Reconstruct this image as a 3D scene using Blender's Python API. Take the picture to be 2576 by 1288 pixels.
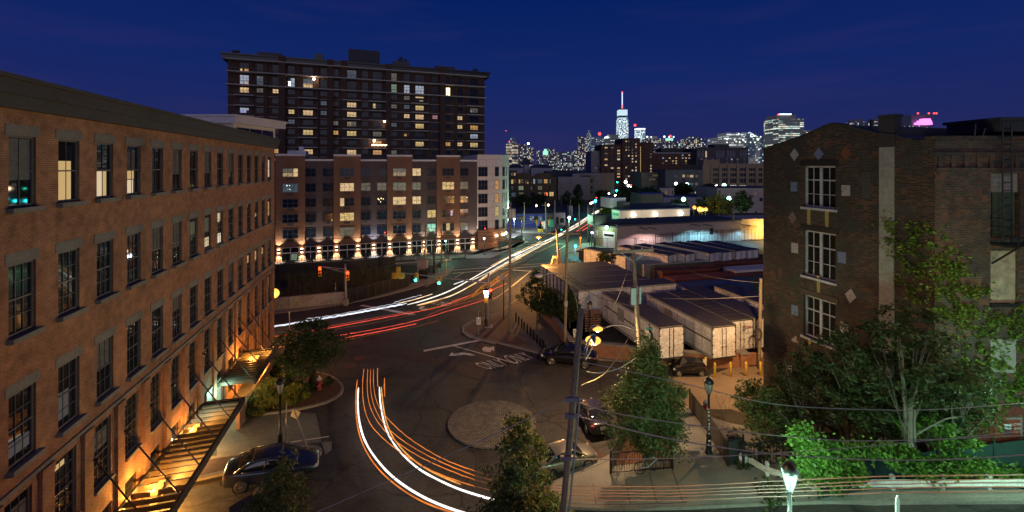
import bpy, bmesh, math, random
import numpy as np
from mathutils import Vector, Matrix, noise
R = math.radians
PI = math.pi
random.seed(7)
for o in list(bpy.data.objects): bpy.data.objects.remove(o)
SC = bpy.context.scene
COL = SC.collection
# camera
F, CX, HY, EYE = 1100.0, 1288.0, 419.0, 18.0      # focal length in picture units, centre, horizon, eye height
cam = bpy.data.cameras.new('camera')
cam.sensor_width = 36.0
cam.lens = 36.0 * F / 2576.0
cam.shift_y = -(644.0 - HY) / 2576.0
cam.clip_start = 0.1
cam.clip_end = 20000
co = bpy.data.objects.new('camera', cam); COL.objects.link(co)
co.location = (0, 0, EYE); co.rotation_euler = (R(90), 0, 0)
SC.camera = co
# sky and exposure
w = bpy.data.worlds.new("World"); SC.world = w; w.use_nodes = True
nt = w.node_tree
bg = nt.nodes['Background']
sky = nt.nodes.new('ShaderNodeTexSky'); sky.sky_type = 'NISHITA'; sky.sun_disc = False
sky.sun_elevation = R(-5.0); sky.sun_rotation = R(180); sky.altitude = 30; sky.ozone_density = 4.0
tint = nt.nodes.new('ShaderNodeVectorMath'); tint.operation = 'MULTIPLY'
tint.inputs[1].default_value = (1.0, 1.0, 1.0)
nt.links.new(sky.outputs[0], tint.inputs[0])
# city glow: night air over a big town is lit from below, strongest along the horizon
tc = nt.nodes.new('ShaderNodeTexCoord'); sx = nt.nodes.new('ShaderNodeSeparateXYZ')
nt.links.new(tc.outputs['Generated'], sx.inputs[0])
rmp = nt.nodes.new('ShaderNodeValToRGB')
el = rmp.color_ramp.elements
el[0].position = 0.0; el[0].color = (0.027, 0.0245, 0.102, 1)
el[1].position = 1.0; el[1].color = (0.0015, 0.008, 0.058, 1)
for p, c in ((0.08, (0.0152, 0.0225, 0.121, 1)), (0.19, (0.0075, 0.021, 0.138, 1)), (0.36, (0.0018, 0.0152, 0.122, 1))):
 e = el.new(p); e.color = c
nt.links.new(sx.outputs['Z'], rmp.inputs[0])
# a few faint streaks of cloud
mp = nt.nodes.new('ShaderNodeMapping'); mp.inputs['Scale'].default_value = (2.2, 2.2, 16)
nz = nt.nodes.new('ShaderNodeTexNoise'); nz.inputs['Scale'].default_value = 1.3; nz.inputs['Detail'].default_value = 5
nt.links.new(tc.outputs['Generated'], mp.inputs[0]); nt.links.new(mp.outputs[0], nz.inputs['Vector'])
cr = nt.nodes.new('ShaderNodeValToRGB')
cr.color_ramp.elements[0].position = 0.52; cr.color_ramp.elements[0].color = (0, 0, 0, 1)
cr.color_ramp.elements[1].position = 0.8; cr.color_ramp.elements[1].color = (0.010, 0.004, 0.004, 1)
nt.links.new(nz.outputs['Fac'], cr.inputs[0])
ad = nt.nodes.new('ShaderNodeVectorMath'); ad.operation = 'ADD'
nt.links.new(rmp.outputs[0], ad.inputs[0]); nt.links.new(cr.outputs[0], ad.inputs[1])
sc0 = nt.nodes.new('ShaderNodeVectorMath'); sc0.operation = 'SCALE'; sc0.inputs['Scale'].default_value = 9.4
nt.links.new(ad.outputs[0], sc0.inputs[0])
ad2 = nt.nodes.new('ShaderNodeVectorMath'); ad2.operation = 'ADD'
nt.links.new(sc0.outputs[0], ad2.inputs[0]); nt.links.new(tint.outputs[0], ad2.inputs[1])
nt.links.new(ad2.outputs[0], bg.inputs[0]); bg.inputs[1].default_value = 0.1
# the sun is down behind the camera: only its broad afterglow still lights what faces west
sl = bpy.data.lights.new('afterglow', 'SUN'); sl.energy = .38; sl.angle = R(50); sl.color = (.97, .88, 1.0)
so = bpy.data.objects.new('afterglow', sl); COL.objects.link(so); so.rotation_euler = (R(78), 0, R(4))
SC.view_settings.view_transform = 'Standard'; SC.view_settings.look = 'None'
SC.view_settings.exposure = 0.0; SC.view_settings.gamma = 1.0; SC.view_settings.use_curve_mapping = False
SC.render.engine = 'CYCLES'
SC.cycles.use_denoising = True
SC.cycles.max_bounces = 5; SC.cycles.diffuse_bounces = 2; SC.cycles.glossy_bounces = 3; SC.cycles.transparent_max_bounces = 8
SC.cycles.sample_clamp_indirect = 4.0
SC.cycles.use_light_tree = True
# picture <-> place
CROP = {'A': (0, 300, 2.342), 'B3': (0, 1500, 2.351), 'B2': (500, 1000, 2.147), 'Z2': (0, 1100, 1.358),
  'L': (2180, 920, 2.5756), 'N': (1980, 700, 4.294), 'M': (1980, 900, 3.22), 'R': (1500, 850, 3.22),
  'W': (2350, 700, 3.628), 'S1': (2000, 550, 5.152), 'S2': (2500, 500, 4.293), 'C1': (850, 1750, 4.322),
  'C2': (2050, 1600, 2.874), 'C3': (2650, 1400, 2.342), 'C4': (1000, 1250, 2.8625), 'G1': (1000, 1050, 2.3418),
  'G2': (800, 1450, 2.1536), 'G3': (1850, 1200, 1.5192), 'MB': (1050, 600, 1.982), 'TT': (850, 150, 2.1467),
  'RA1': (3000, 430, 2.74), 'RB1': (3500, 430, 2.74), 'RA2': (3000, 850, 2.5767), 'RB2': (3500, 850, 2.5755),
  'RA3': (3000, 1250, 2.3417), 'RB3': (3500, 1350, 1.8456), 'P': (2000, 750, 1.84), 'K': (1950, 350, 2.1467)}
KD = 2576.0 / 4096.0
def q(ref, x, y):
 if ref is None: return (x, y)
 a, b, s = CROP[ref]
 return ((a + x / s) * KD, (b + y / s) * KD)
# the lie of the land: measured spot heights, thin plate spline, level beyond 38 m
SPOT = np.array([(-25, 45, 0), (-20, 28, .8), (-13.7, 22.2, 1.4), (-13.7, 26, 1.1), (-8, 15, 2.0), (-18, 15, 2.2), (0, 20, 1.2),
 (3.5, 26, .5), (0, 35, 0), (-12, 35, .2), (11, 25, 1.7), (13, 32, .7), (17, 29, 1.5), (9.2, 14.5, 3.8), (0, 13, 2.6), (14, 17, 4.45),
 (18, 17.4, 4.75), (23, 19.3, 5.4), (30, 18, 5.2), (28, 14, 4.7), (20, 13, 4.6), (14, 10, 4.2), (5, 20, 1.9), (8, 38, 0), (16, 38, 0), (20, 24, 4.2),
 (30, 24, 6), (-30, 15, 2.2), (0, 5, 3.2), (25, 5, 4.6), (-25, 5, 2.6), (-30, 40, 0), (24, 38, 0), (45, 20, 6), (45, 38, 1)], float)
def _U(r2): return np.where(r2 > 1e-9, r2 * np.log(r2 + 1e-12), 0.0)
_K = len(SPOT); _P = SPOT[:, :2]
_A = np.zeros((_K + 3, _K + 3))
_A[:_K, :_K] = _U(((_P[:, None] - _P[None]) ** 2).sum(-1)) + np.eye(_K) * 4.0
_A[:_K, _K] = 1; _A[:_K, _K + 1:] = _P; _A[_K, :_K] = 1; _A[_K + 1:, :_K] = _P.T
_c = np.linalg.solve(_A, np.concatenate([SPOT[:, 2], [0, 0, 0]]))
def g(x, y):
 if y > 44 or abs(x) > 80: return 0.0
 v = float(_U(((_P - (x, y)) ** 2).sum(-1)) @ _c[:_K] + _c[_K] + _c[_K + 1] * x + _c[_K + 2] * y)
 v = min(max(v, -0.3), 6.2)
 t = min(max((44 - y) / 12.0, 0), 1); t = t * t * (3 - 2 * t)
 k = min(max((80 - abs(x)) / 35.0, 0), 1)
 return v * t * k
def at(x, y, dz=0.0, ref=None):
 """point of the ground (raised by dz) seen at a place of the photograph"""
 x, y = q(ref, x, y)
 m = max(y - HY, 1e-3)
 if (EYE - dz) / m * F > 50:
  s = (EYE - dz) / m
  if s * F > 44: return Vector(((x - CX) * s, F * s, dz))
 lo, s = 0.002, 0.002
 while s < 1.0:
  X, Y = (x - CX) * s, F * s
  if EYE - s * m <= g(X, Y) + dz: break
  lo = s; s += 0.0006
 hi = s
 for _ in range(18):
  md = (lo + hi) / 2
  if EYE - md * m <= g((x - CX) * md, F * md) + dz: hi = md
  else: lo = md
 return Vector(((x - CX) * hi, F * hi, EYE - hi * m))
def ats(x, y, s, ref=None):
 x, y = q(ref, x, y)
 return Vector(((x - CX) * s, F * s, EYE - (y - HY) * s))
def gz(v): return Vector((v[0], v[1], g(v[0], v[1])))
# mesh helpers
class MB:
 def __init__(s): s.v = []; s.f = []; s.m = []; s.uv = None
 def add(s, vs, fs, mi=0):
  b = len(s.v); s.v += [tuple(p) for p in vs]
  for f in fs: s.f.append(tuple(b + i for i in f)); s.m.append(mi)
  return s
 def obox(s, o, a, b, c, mi=0):
  o, a, b, c = Vector(o), Vector(a), Vector(b), Vector(c)
  if a.cross(b).dot(c) < 0: a, b = b, a
  vs = [o, o + a, o + a + b, o + b, o + c, o + a + c, o + a + b + c, o + b + c]
  return s.add(vs, [(0, 3, 2, 1), (4, 5, 6, 7), (0, 1, 5, 4), (1, 2, 6, 5), (2, 3, 7, 6), (3, 0, 4, 7)], mi)
 def box(s, c, d, rz=0, mi=0):
  m = Matrix.Rotation(rz, 3, 'Z'); c = Vector(c)
  a, b, e = m @ Vector((d[0], 0, 0)), m @ Vector((0, d[1], 0)), Vector((0, 0, d[2]))
  return s.obox(c - (a + b + e) / 2, a, b, e, mi)
 def bar(s, p, r, w, h=None, mi=0, up=(0, 0, 1)):
  p, r = Vector(p), Vector(r); h = h or w; d = r - p
  u = Vector(up); sd = d.cross(u)
  if sd.length < 1e-6: sd = d.cross(Vector((1, 0, 0)))
  sd = sd.normalized(); u = sd.cross(d).normalized()
  return s.obox(p - sd * w / 2 - u * h / 2, d, sd * w, u * h, mi)
 def tube(s, pts, r, n=8, mi=0, cap=True):
  pts = [Vector(p) for p in pts]; rs = r if isinstance(r, (list, tuple)) else [r] * len(pts)
  b = len(s.v); prev = None
  for i, p in enumerate(pts):
   d = (pts[min(i + 1, len(pts) - 1)] - pts[max(i - 1, 0)])
   d = d.normalized() if d.length > 1e-9 else Vector((0, 0, 1))
   if prev is None:
    a = d.cross(Vector((0, 0, 1)))
    if a.length < .05: a = d.cross(Vector((1, 0, 0)))
    a.normalize()
   else:
    a = prev - d * prev.dot(d)
    if a.length < 1e-6: a = d.cross(Vector((1, 0, 0)))
    a.normalize()
   prev = a; c = d.cross(a)
   for k in range(n):
    t = 2 * PI * k / n
    s.v.append(tuple(p + (a * math.cos(t) + c * math.sin(t)) * rs[i]))
  for i in range(len(pts) - 1):
   for k in range(n):
    k2 = (k + 1) % n
    s.f.append((b + i * n + k, b + i * n + k2, b + (i + 1) * n + k2, b + (i + 1) * n + k)); s.m.append(mi)
  if cap:
   s.f.append(tuple(b + k for k in reversed(range(n)))); s.m.append(mi)
   e = b + (len(pts) - 1) * n
   s.f.append(tuple(e + k for k in range(n))); s.m.append(mi)
  return s
 def lathe(s, prof, c=(0, 0, 0), n=16, mi=0):
  b = len(s.v)
  for r, z in prof:
   for k in range(n):
    t = 2 * PI * k / n
    s.v.append((c[0] + r * math.cos(t), c[1] + r * math.sin(t), c[2] + z))
  for i in range(len(prof) - 1):
   for k in range(n):
    k2 = (k + 1) % n
    s.f.append((b + i * n + k, b + i * n + k2, b + (i + 1) * n + k2, b + (i + 1) * n + k)); s.m.append(mi)
  if prof[0][0] > 1e-4: s.f.append(tuple(b + k for k in reversed(range(n)))); s.m.append(mi)
  e = b + (len(prof) - 1) * n
  if prof[-1][0] > 1e-4: s.f.append(tuple(e + k for k in range(n))); s.m.append(mi)
  return s
 def prism(s, poly, z0, z1, mi=0):
  n = len(poly)
  ar = sum(poly[i][0] * poly[(i + 1) % n][1] - poly[(i + 1) % n][0] * poly[i][1] for i in range(n))
  if ar < 0: poly = poly[::-1]
  vs = [(p[0], p[1], z0) for p in poly] + [(p[0], p[1], z1) for p in poly]
  fs = [tuple(reversed(range(n))), tuple(range(n, 2 * n))] + [(i, (i + 1) % n, n + (i + 1) % n, n + i) for i in range(n)]
  return s.add(vs, fs, mi)
 def quad(s, a, b, c, d, mi=0): return s.add([a, b, c, d], [(0, 1, 2, 3)], mi)
 def sphere(s, c, r, n=12, sq=(1, 1, 1), mi=0):
  pr = []
  m = max(5, n // 2)
  b = len(s.v); c = Vector(c)
  for i in range(m + 1):
   t = PI * i / m
   for k in range(n):
    ph = 2 * PI * k / n
    s.v.append((c.x + r * sq[0] * math.sin(t) * math.cos(ph), c.y + r * sq[1] * math.sin(t) * math.sin(ph), c.z - r * sq[2] * math.cos(t)))
  for i in range(m):
   for k in range(n):
    k2 = (k + 1) % n
    s.f.append((b + i * n + k, b + i * n + k2, b + (i + 1) * n + k2, b + (i + 1) * n + k)); s.m.append(mi)
  return s
 def mesh(s, name, mats, inv=None, smooth=False):
  me = bpy.data.meshes.new(name)
  vs = s.v if inv is None else [tuple(inv @ Vector(p)) for p in s.v]
  me.from_pydata(vs, [], s.f)
  for m in (mats if isinstance(mats, (list, tuple)) else [mats]): me.materials.append(m)
  if len(me.polygons) == len(s.m): me.polygons.foreach_set('material_index', s.m)
  # box-projected coordinates in metres
  me.update()
  ul = me.uv_layers.new(name='UVMap')
  nl = len(me.loops); vi = np.empty(nl, np.int32); me.loops.foreach_get('vertex_index', vi)
  V = np.array(s.v, float).reshape(-1, 3)
  npol = len(me.polygons); N = np.empty(npol * 3, np.float32); me.polygons.foreach_get('normal', N); N = N.reshape(-1, 3)
  tot = np.empty(npol, np.int32); me.polygons.foreach_get('loop_total', tot)
  NL = np.repeat(N, tot, axis=0)
  if inv is not None: # normals back to world for the projection
   rot = np.array(inv.to_3x3().inverted()); NL = NL @ rot.T
  P = V[vi]
  h = np.hypot(NL[:, 0], NL[:, 1]) + 1e-9
  flat = np.abs(NL[:, 2]) > .75
  uu = np.where(flat, P[:, 0], (-NL[:, 1] * P[:, 0] + NL[:, 0] * P[:, 1]) / h)
  vv = np.where(flat, P[:, 1], P[:, 2])
  ul.data.foreach_set('uv', np.stack([uu, vv], 1).astype(np.float32).ravel())
  if smooth: me.polygons.foreach_set('use_smooth', [True] * npol)
  return me
def root_inv(p):
 while p is not None and p.parent is not None: p = p.parent
 if p is None: return None
 return (Matrix.Translation(p.location) @ p.rotation_euler.to_matrix().to_4x4() @ Matrix.Diagonal((*p.scale, 1))).inverted()
def obj(name, mb, mats, parent=None, smooth=False, local=False):
 """one mesh object; world coordinates unless local"""
 inv = None if (parent is None or local) else root_inv(parent)
 me = mb.mesh(name, mats, inv, smooth)
 o = bpy.data.objects.new(name, me); COL.objects.link(o)
 if parent is not None: o.parent = parent
 return o
def tag(o, label=None, cat=None, group=None, kind=None):
 if label: o['label'] = label
 if cat: o['category'] = cat
 if group: o['group'] = group
 if kind: o['kind'] = kind
 return o
def thing(name, label, cat, loc=(0, 0, 0), rz=0, group=None):
 o = bpy.data.objects.new(name, None); COL.objects.link(o)
 o.empty_display_size = .3
 o.location = loc; o.rotation_euler = (0, 0, rz)
 return tag(o, label, cat, group)
def dup(root, loc=None, rz=None, label=None, group=None, sc=None):
 r = root.copy(); COL.objects.link(r)
 if loc is not None: r.location = loc
 if rz is not None: r.rotation_euler = (0, 0, rz)
 if sc is not None: r.scale = (sc, sc, sc)
 if label: r['label'] = label
 if group: r['group'] = group
 def rec(a, b):
  for ch in a.children:
   c = ch.copy(); COL.objects.link(c); c.parent = b
   rec(ch, c)
 rec(root, r)
 return r
def lamp(name, loc, power, col, parent=None, kind='POINT', rad=.12, aim=None, cone=150, blend=.6):
 l = bpy.data.lights.new(name, kind); l.energy = power; l.color = col; l.shadow_soft_size = rad
 if kind == 'SPOT': l.spot_size = R(cone); l.spot_blend = blend
 o = bpy.data.objects.new(name, l); COL.objects.link(o)
 v = Vector(loc); d = Vector((0, 0, -1)) if aim is None else Vector(aim)
 rot = d.to_track_quat('-Z', 'Y').to_matrix().to_4x4()
 m = Matrix.Translation(v) @ rot
 if parent is not None:
  o.parent = parent; o.matrix_local = root_inv(parent) @ m
 else: o.matrix_world = m
 return o
# materials
def _new(name):
 m = bpy.data.materials.new(name); m.use_nodes = True
 return m, m.node_tree, m.node_tree.nodes['Principled BSDF']
def _n(nt, t, **k):
 n = nt.nodes.new(t)
 for a, b in k.items(): setattr(n, a, b)
 return n
def _varied(nt, c, amt, scale, coord='UV', detail=6, scale2=None):
 """colour with two sizes of worn patches; returns the socket"""
 tcn = _n(nt, 'ShaderNodeTexCoord')
 a = _n(nt, 'ShaderNodeTexNoise'); a.inputs['Scale'].default_value = scale; a.inputs['Detail'].default_value = detail
 a.inputs['Roughness'].default_value = .65
 b = _n(nt, 'ShaderNodeTexNoise'); b.inputs['Scale'].default_value = scale2 or scale * 7; b.inputs['Detail'].default_value = 3
 nt.links.new(tcn.outputs[coord], a.inputs['Vector']); nt.links.new(tcn.outputs[coord], b.inputs['Vector'])
 ad = _n(nt, 'ShaderNodeMath', operation='ADD'); nt.links.new(a.outputs['Fac'], ad.inputs[0]); nt.links.new(b.outputs['Fac'], ad.inputs[1])
 r = _n(nt, 'ShaderNodeMapRange'); r.inputs[1].default_value = .7; r.inputs[2].default_value = 1.3
 r.inputs[3].default_value = 1 - amt; r.inputs[4].default_value = 1 + amt
 nt.links.new(ad.outputs[0], r.inputs[0])
 m = _n(nt, 'ShaderNodeVectorMath', operation='SCALE')
 if isinstance(c, tuple): m.inputs[0].default_value = c[:3]
 else: nt.links.new(c, m.inputs[0])
 nt.links.new(r.outputs[0], m.inputs['Scale'])
 return m.outputs[0], ad.outputs[0]
def mat(name, c, rough=.8, amt=.25, scale=1.2, metal=0.0, bump=0.0, coord='UV', spec=.5, coat=0.0, scale2=None):
 m, nt, p = _new(name)
 col, h = _varied(nt, c, amt, scale, coord, scale2=scale2)
 nt.links.new(col, p.inputs['Base Color'])
 p.inputs['Roughness'].default_value = rough; p.inputs['Metallic'].default_value = metal
 p.inputs['Specular IOR Level'].default_value = spec; p.inputs['Coat Weight'].default_value = coat
 if bump:
  b = _n(nt, 'ShaderNodeBump'); b.inputs['Strength'].default_value = bump; b.inputs['Distance'].default_value = .02
  nt.links.new(h, b.inputs['Height']); nt.links.new(b.outputs[0], p.inputs['Normal'])
 return m
def emis(name, c, s, sample=True):
 m, nt, p = _new(name)
 p.inputs['Base Color'].default_value = (.05, .05, .05, 1)
 p.inputs['Emission Color'].default_value = (*c, 1); p.inputs['Emission Strength'].default_value = s
 if not sample: m.cycles.emission_sampling = 'NONE'
 return m
def room(name, c, s, density=0.16):
 """a lit window: bright blind or wall with darker furniture shapes below, curtains at the sides"""
 m, nt, p = _new(name)
 p.inputs['Base Color'].default_value = (.03, .03, .03, 1); p.inputs['Roughness'].default_value = .2
 tcn = _n(nt, 'ShaderNodeTexCoord')
 mp = _n(nt, 'ShaderNodeMapping'); mp.inputs['Scale'].default_value = (1.7, 1.7, 1.0)
 nz = _n(nt, 'ShaderNodeTexVoronoi'); nz.distance = 'CHEBYCHEV'; nz.inputs['Scale'].default_value = 1.5
 nt.links.new(tcn.outputs['UV'], mp.inputs[0]); nt.links.new(mp.outputs[0], nz.inputs['Vector'])
 r = _n(nt, 'ShaderNodeValToRGB'); e = r.color_ramp.elements
 e[0].position = .0; e[0].color = (1, 1, 1, 1); e[1].position = 1; e[1].color = (density, density, density, 1)
 e2 = e.new(.45); e2.color = (.75, .75, .75, 1)
 nt.links.new(nz.outputs['Distance'], r.inputs[0])
 sc = _n(nt, 'ShaderNodeVectorMath', operation='MULTIPLY'); sc.inputs[1].default_value = c
 nt.links.new(r.outputs[0], sc.inputs[0]); nt.links.new(sc.outputs[0], p.inputs['Emission Color'])
 p.inputs['Emission Strength'].default_value = s
 m.cycles.emission_sampling = 'NONE'
 return m
def brick(name, c1, c2, mortar, bw=.21, bh=.075, ms=.011, amt=.3, patch=None, rough=.85, pscale=.25):
 m, nt, p = _new(name)
 tcn = _n(nt, 'ShaderNodeTexCoord')
 b = _n(nt, 'ShaderNodeTexBrick'); b.inputs['Scale'].default_value = 1
 b.inputs['Brick Width'].default_value = bw; b.inputs['Row Height'].default_value = bh; b.inputs['Mortar Size'].default_value = ms
 b.inputs['Mortar Smooth'].default_value = .2; b.inputs['Bias'].default_value = -.1
 b.inputs['Color1'].default_value = (*c1, 1); b.inputs['Color2'].default_value = (*c2, 1); b.inputs['Mortar'].default_value = (*mortar, 1)
 nt.links.new(tcn.outputs['UV'], b.inputs['Vector'])
 src = b.outputs['Color']
 if patch:
  pn = _n(nt, 'ShaderNodeTexNoise'); pn.inputs['Scale'].default_value = pscale; pn.inputs['Detail'].default_value = 7; pn.inputs['Roughness'].default_value = .7
  nt.links.new(tcn.outputs['UV'], pn.inputs['Vector'])
  rp = _n(nt, 'ShaderNodeValToRGB'); rp.color_ramp.elements[0].position = .4; rp.color_ramp.elements[1].position = .6
  nt.links.new(pn.outputs['Fac'], rp.inputs[0])
  # single bricks keep or lose their paint
  wn = _n(nt, 'ShaderNodeTexWhiteNoise', noise_dimensions='2D')
  sn = _n(nt, 'ShaderNodeVectorMath', operation='SNAP'); sn.inputs[1].default_value = (bw, bh, 1)
  nt.links.new(tcn.outputs['UV'], sn.inputs[0]); nt.links.new(sn.outputs[0], wn.inputs['Vector'])
  gt = _n(nt, 'ShaderNodeMath', operation='GREATER_THAN'); gt.inputs[1].default_value = .55
  nt.links.new(wn.outputs['Value'], gt.inputs[0])
  mu = _n(nt, 'ShaderNodeMath', operation='MULTIPLY'); nt.links.new(rp.outputs[0], mu.inputs[0]); nt.links.new(gt.outputs[0], mu.inputs[1])
  mx = _n(nt, 'ShaderNodeMix', data_type='RGBA'); mx.inputs['B'].default_value = (*patch, 1)
  mx.inputs[7].default_value = (*patch, 1)
  nt.links.new(mu.outputs[0], mx.inputs[0]); nt.links.new(src, mx.inputs[6])
  src = mx.outputs[2]
 col, h = _varied(nt, src, amt, .35)
 nt.links.new(col, p.inputs['Base Color']); p.inputs['Roughness'].default_value = rough
 bp = _n(nt, 'ShaderNodeBump'); bp.inputs['Strength'].default_value = .35; bp.inputs['Distance'].default_value = .01; bp.invert = True
 nt.links.new(b.outputs['Fac'], bp.inputs['Height']); nt.links.new(bp.outputs[0], p.inputs['Normal'])
 return m
def leafmat(name, c1, c2, trans=.25):
 m, nt, p = _new(name)
 tcn = _n(nt, 'ShaderNodeTexCoord')
 nz = _n(nt, 'ShaderNodeTexNoise'); nz.inputs['Scale'].default_value = 1.6; nz.inputs['Detail'].default_value = 5
 nt.links.new(tcn.outputs['Object'], nz.inputs['Vector'])
 ge = _n(nt, 'ShaderNodeNewGeometry')
 ad = _n(nt, 'ShaderNodeMath', operation='MULTIPLY_ADD'); ad.inputs[1].default_value = .6;
 nt.links.new(ge.outputs['Random Per Island'], ad.inputs[0]); nt.links.new(nz.outputs['Fac'], ad.inputs[2])
 r = _n(nt, 'ShaderNodeValToRGB'); r.color_ramp.elements[0].position = .45; r.color_ramp.elements[1].position = 1.05
 r.color_ramp.elements[0].color = (*c1, 1); r.color_ramp.elements[1].color = (*c2, 1)
 nt.links.new(ad.outputs[0], r.inputs[0]); nt.links.new(r.outputs[0], p.inputs['Base Color'])
 p.inputs['Roughness'].default_value = .55; p.inputs['Specular IOR Level'].default_value = .3
 tr = _n(nt, 'ShaderNodeBsdfTranslucent'); nt.links.new(r.outputs[0], tr.inputs['Color'])
 mx = _n(nt, 'ShaderNodeMixShader'); mx.inputs[0].default_value = trans
 out = nt.nodes['Material Output']
 nt.links.new(p.outputs[0], mx.inputs[1]); nt.links.new(tr.outputs[0], mx.inputs[2]); nt.links.new(mx.outputs[0], out.inputs['Surface'])
 return m
def citylights(name, base, tints, cw, ch, dens, strength, haze=(.012, .012, .03), rows=False, fill=.6):
 """far tower: a wall of small windows, some of them lit; cells in metres"""
 m, nt, p = _new(name)
 tcn = _n(nt, 'ShaderNodeTexCoord')
 sn = _n(nt, 'ShaderNodeVectorMath', operation='SNAP'); sn.inputs[1].default_value = (cw, ch, 1)
 nt.links.new(tcn.outputs['UV'], sn.inputs[0])
 wn = _n(nt, 'ShaderNodeTexWhiteNoise', noise_dimensions='2D'); nt.links.new(sn.outputs[0], wn.inputs['Vector'])
 val = wn.outputs['Value']
 th = _n(nt, 'ShaderNodeMapRange'); th.inputs[1].default_value = 1 - dens; th.inputs[2].default_value = 1; th.inputs[3].default_value = 0; th.inputs[4].default_value = 1
 src = val
 if rows:  # whole office floors lit together
  s2 = _n(nt, 'ShaderNodeVectorMath', operation='SNAP'); s2.inputs[1].default_value = (cw * 6, ch, 1)
  nt.links.new(tcn.outputs['UV'], s2.inputs[0])
  w2 = _n(nt, 'ShaderNodeTexWhiteNoise', noise_dimensions='2D'); nt.links.new(s2.outputs[0], w2.inputs['Vector'])
  av = _n(nt, 'ShaderNodeMix', data_type='FLOAT'); av.inputs[0].default_value = .75
  nt.links.new(val, av.inputs[2]); nt.links.new(w2.outputs['Value'], av.inputs[3]); src = av.outputs[0]
 nt.links.new(src, th.inputs[0])
 fr = _n(nt, 'ShaderNodeVectorMath', operation='MODULO'); fr.inputs[1].default_value = (cw, ch, 1)
 ab = _n(nt, 'ShaderNodeVectorMath', operation='ADD'); ab.inputs[1].default_value = (cw * 4000, ch * 4000, 0)
 nt.links.new(tcn.outputs['UV'], ab.inputs[0]); nt.links.new(ab.outputs[0], fr.inputs[0])
 sp = _n(nt, 'ShaderNodeSeparateXYZ'); nt.links.new(fr.outputs[0], sp.inputs[0])
 l1 = _n(nt, 'ShaderNodeMath', operation='LESS_THAN'); l1.inputs[1].default_value = cw * (fill if not rows else .95)
 l2 = _n(nt, 'ShaderNodeMath', operation='LESS_THAN'); l2.inputs[1].default_value = ch * fill
 nt.links.new(sp.outputs[0], l1.inputs[0]); nt.links.new(sp.outputs[1], l2.inputs[0])
 m1 = _n(nt, 'ShaderNodeMath', operation='MULTIPLY'); nt.links.new(l1.outputs[0], m1.inputs[0]); nt.links.new(l2.outputs[0], m1.inputs[1])
 m2 = _n(nt, 'ShaderNodeMath', operation='MULTIPLY'); nt.links.new(m1.outputs[0], m2.inputs[0]); nt.links.new(th.outputs[0], m2.inputs[1])
 r = _n(nt, 'ShaderNodeValToRGB'); r.color_ramp.interpolation = 'CONSTANT'
 e = r.color_ramp.elements; e[0].color = (*tints[0], 1); e[0].position = 0; e[1].color = (*tints[-1], 1); e[1].position = 1 - 1 / len(tints)
 for i, t in enumerate(tints[1:-1], 1): x = e.new(i / len(tints)); x.color = (*t, 1)
 nt.links.new(wn.outputs['Color'], r.inputs[0])
 sc = _n(nt, 'ShaderNodeVectorMath', operation='SCALE'); nt.links.new(r.outputs[0], sc.inputs[0]);
 ms = _n(nt, 'ShaderNodeMath', operation='MULTIPLY'); ms.inputs[1].default_value = strength
 nt.links.new(m2.outputs[0], ms.inputs[0]); nt.links.new(ms.outputs[0], sc.inputs['Scale'])
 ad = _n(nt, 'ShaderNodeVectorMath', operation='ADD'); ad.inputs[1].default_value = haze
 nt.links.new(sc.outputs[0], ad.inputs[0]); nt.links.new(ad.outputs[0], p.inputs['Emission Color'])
 p.inputs['Emission Strength'].default_value = 1; p.inputs['Base Color'].default_value = (*base, 1); p.inputs['Roughness'].default_value = .6
 m.cycles.emission_sampling = 'NONE'
 return m
def road(name, c):
 m, nt, p = _new(name)
 tcn = _n(nt, 'ShaderNodeTexCoord'); uv = tcn.outputs['UV']
 col, h = _varied(nt, c, .5, .22, scale2=6)
 st = _n(nt, 'ShaderNodeTexNoise'); st.inputs['Scale'].default_value = .7; st.inputs['Detail'].default_value = 6; nt.links.new(uv, st.inputs['Vector'])
 dv = _n(nt, 'ShaderNodeVectorMath', operation='MULTIPLY_ADD'); dv.inputs[1].default_value = (.8, .8, .8); nt.links.new(st.outputs['Color'], dv.inputs[0]); nt.links.new(uv, dv.inputs[2])
 vo = _n(nt, 'ShaderNodeTexVoronoi', feature='DISTANCE_TO_EDGE'); vo.inputs['Scale'].default_value = .16; nt.links.new(dv.outputs[0], vo.inputs['Vector'])
 r = _n(nt, 'ShaderNodeMapRange'); r.inputs[1].default_value = .004; r.inputs[2].default_value = .013; r.inputs[3].default_value = .45; r.inputs[4].default_value = 1; nt.links.new(vo.outputs['Distance'], r.inputs[0])
 r2 = _n(nt, 'ShaderNodeMapRange'); r2.inputs[1].default_value = .55; r2.inputs[2].default_value = .7; r2.inputs[3].default_value = 1; r2.inputs[4].default_value = .6; nt.links.new(st.outputs['Fac'], r2.inputs[0])
 mu = _n(nt, 'ShaderNodeMath', operation='MULTIPLY'); nt.links.new(r.outputs[0], mu.inputs[0]); nt.links.new(r2.outputs[0], mu.inputs[1])
 sc = _n(nt, 'ShaderNodeVectorMath', operation='SCALE'); nt.links.new(col, sc.inputs[0]); nt.links.new(mu.outputs[0], sc.inputs['Scale'])
 nt.links.new(sc.outputs[0], p.inputs['Base Color']); rr = _n(nt, 'ShaderNodeMapRange'); rr.inputs[3].default_value = .6; rr.inputs[4].default_value = .9; nt.links.new(st.outputs['Fac'], rr.inputs[0]); nt.links.new(rr.outputs[0], p.inputs['Roughness'])
 b = _n(nt, 'ShaderNodeBump'); b.inputs['Strength'].default_value = .25; b.inputs['Distance'].default_value = .02; nt.links.new(h, b.inputs['Height']); nt.links.new(b.outputs[0], p.inputs['Normal'])
 return m
M = {}
M['asphalt'] = road('asphalt', (.05, .046, .044)); M['asphalt_new_'] = 0
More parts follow.
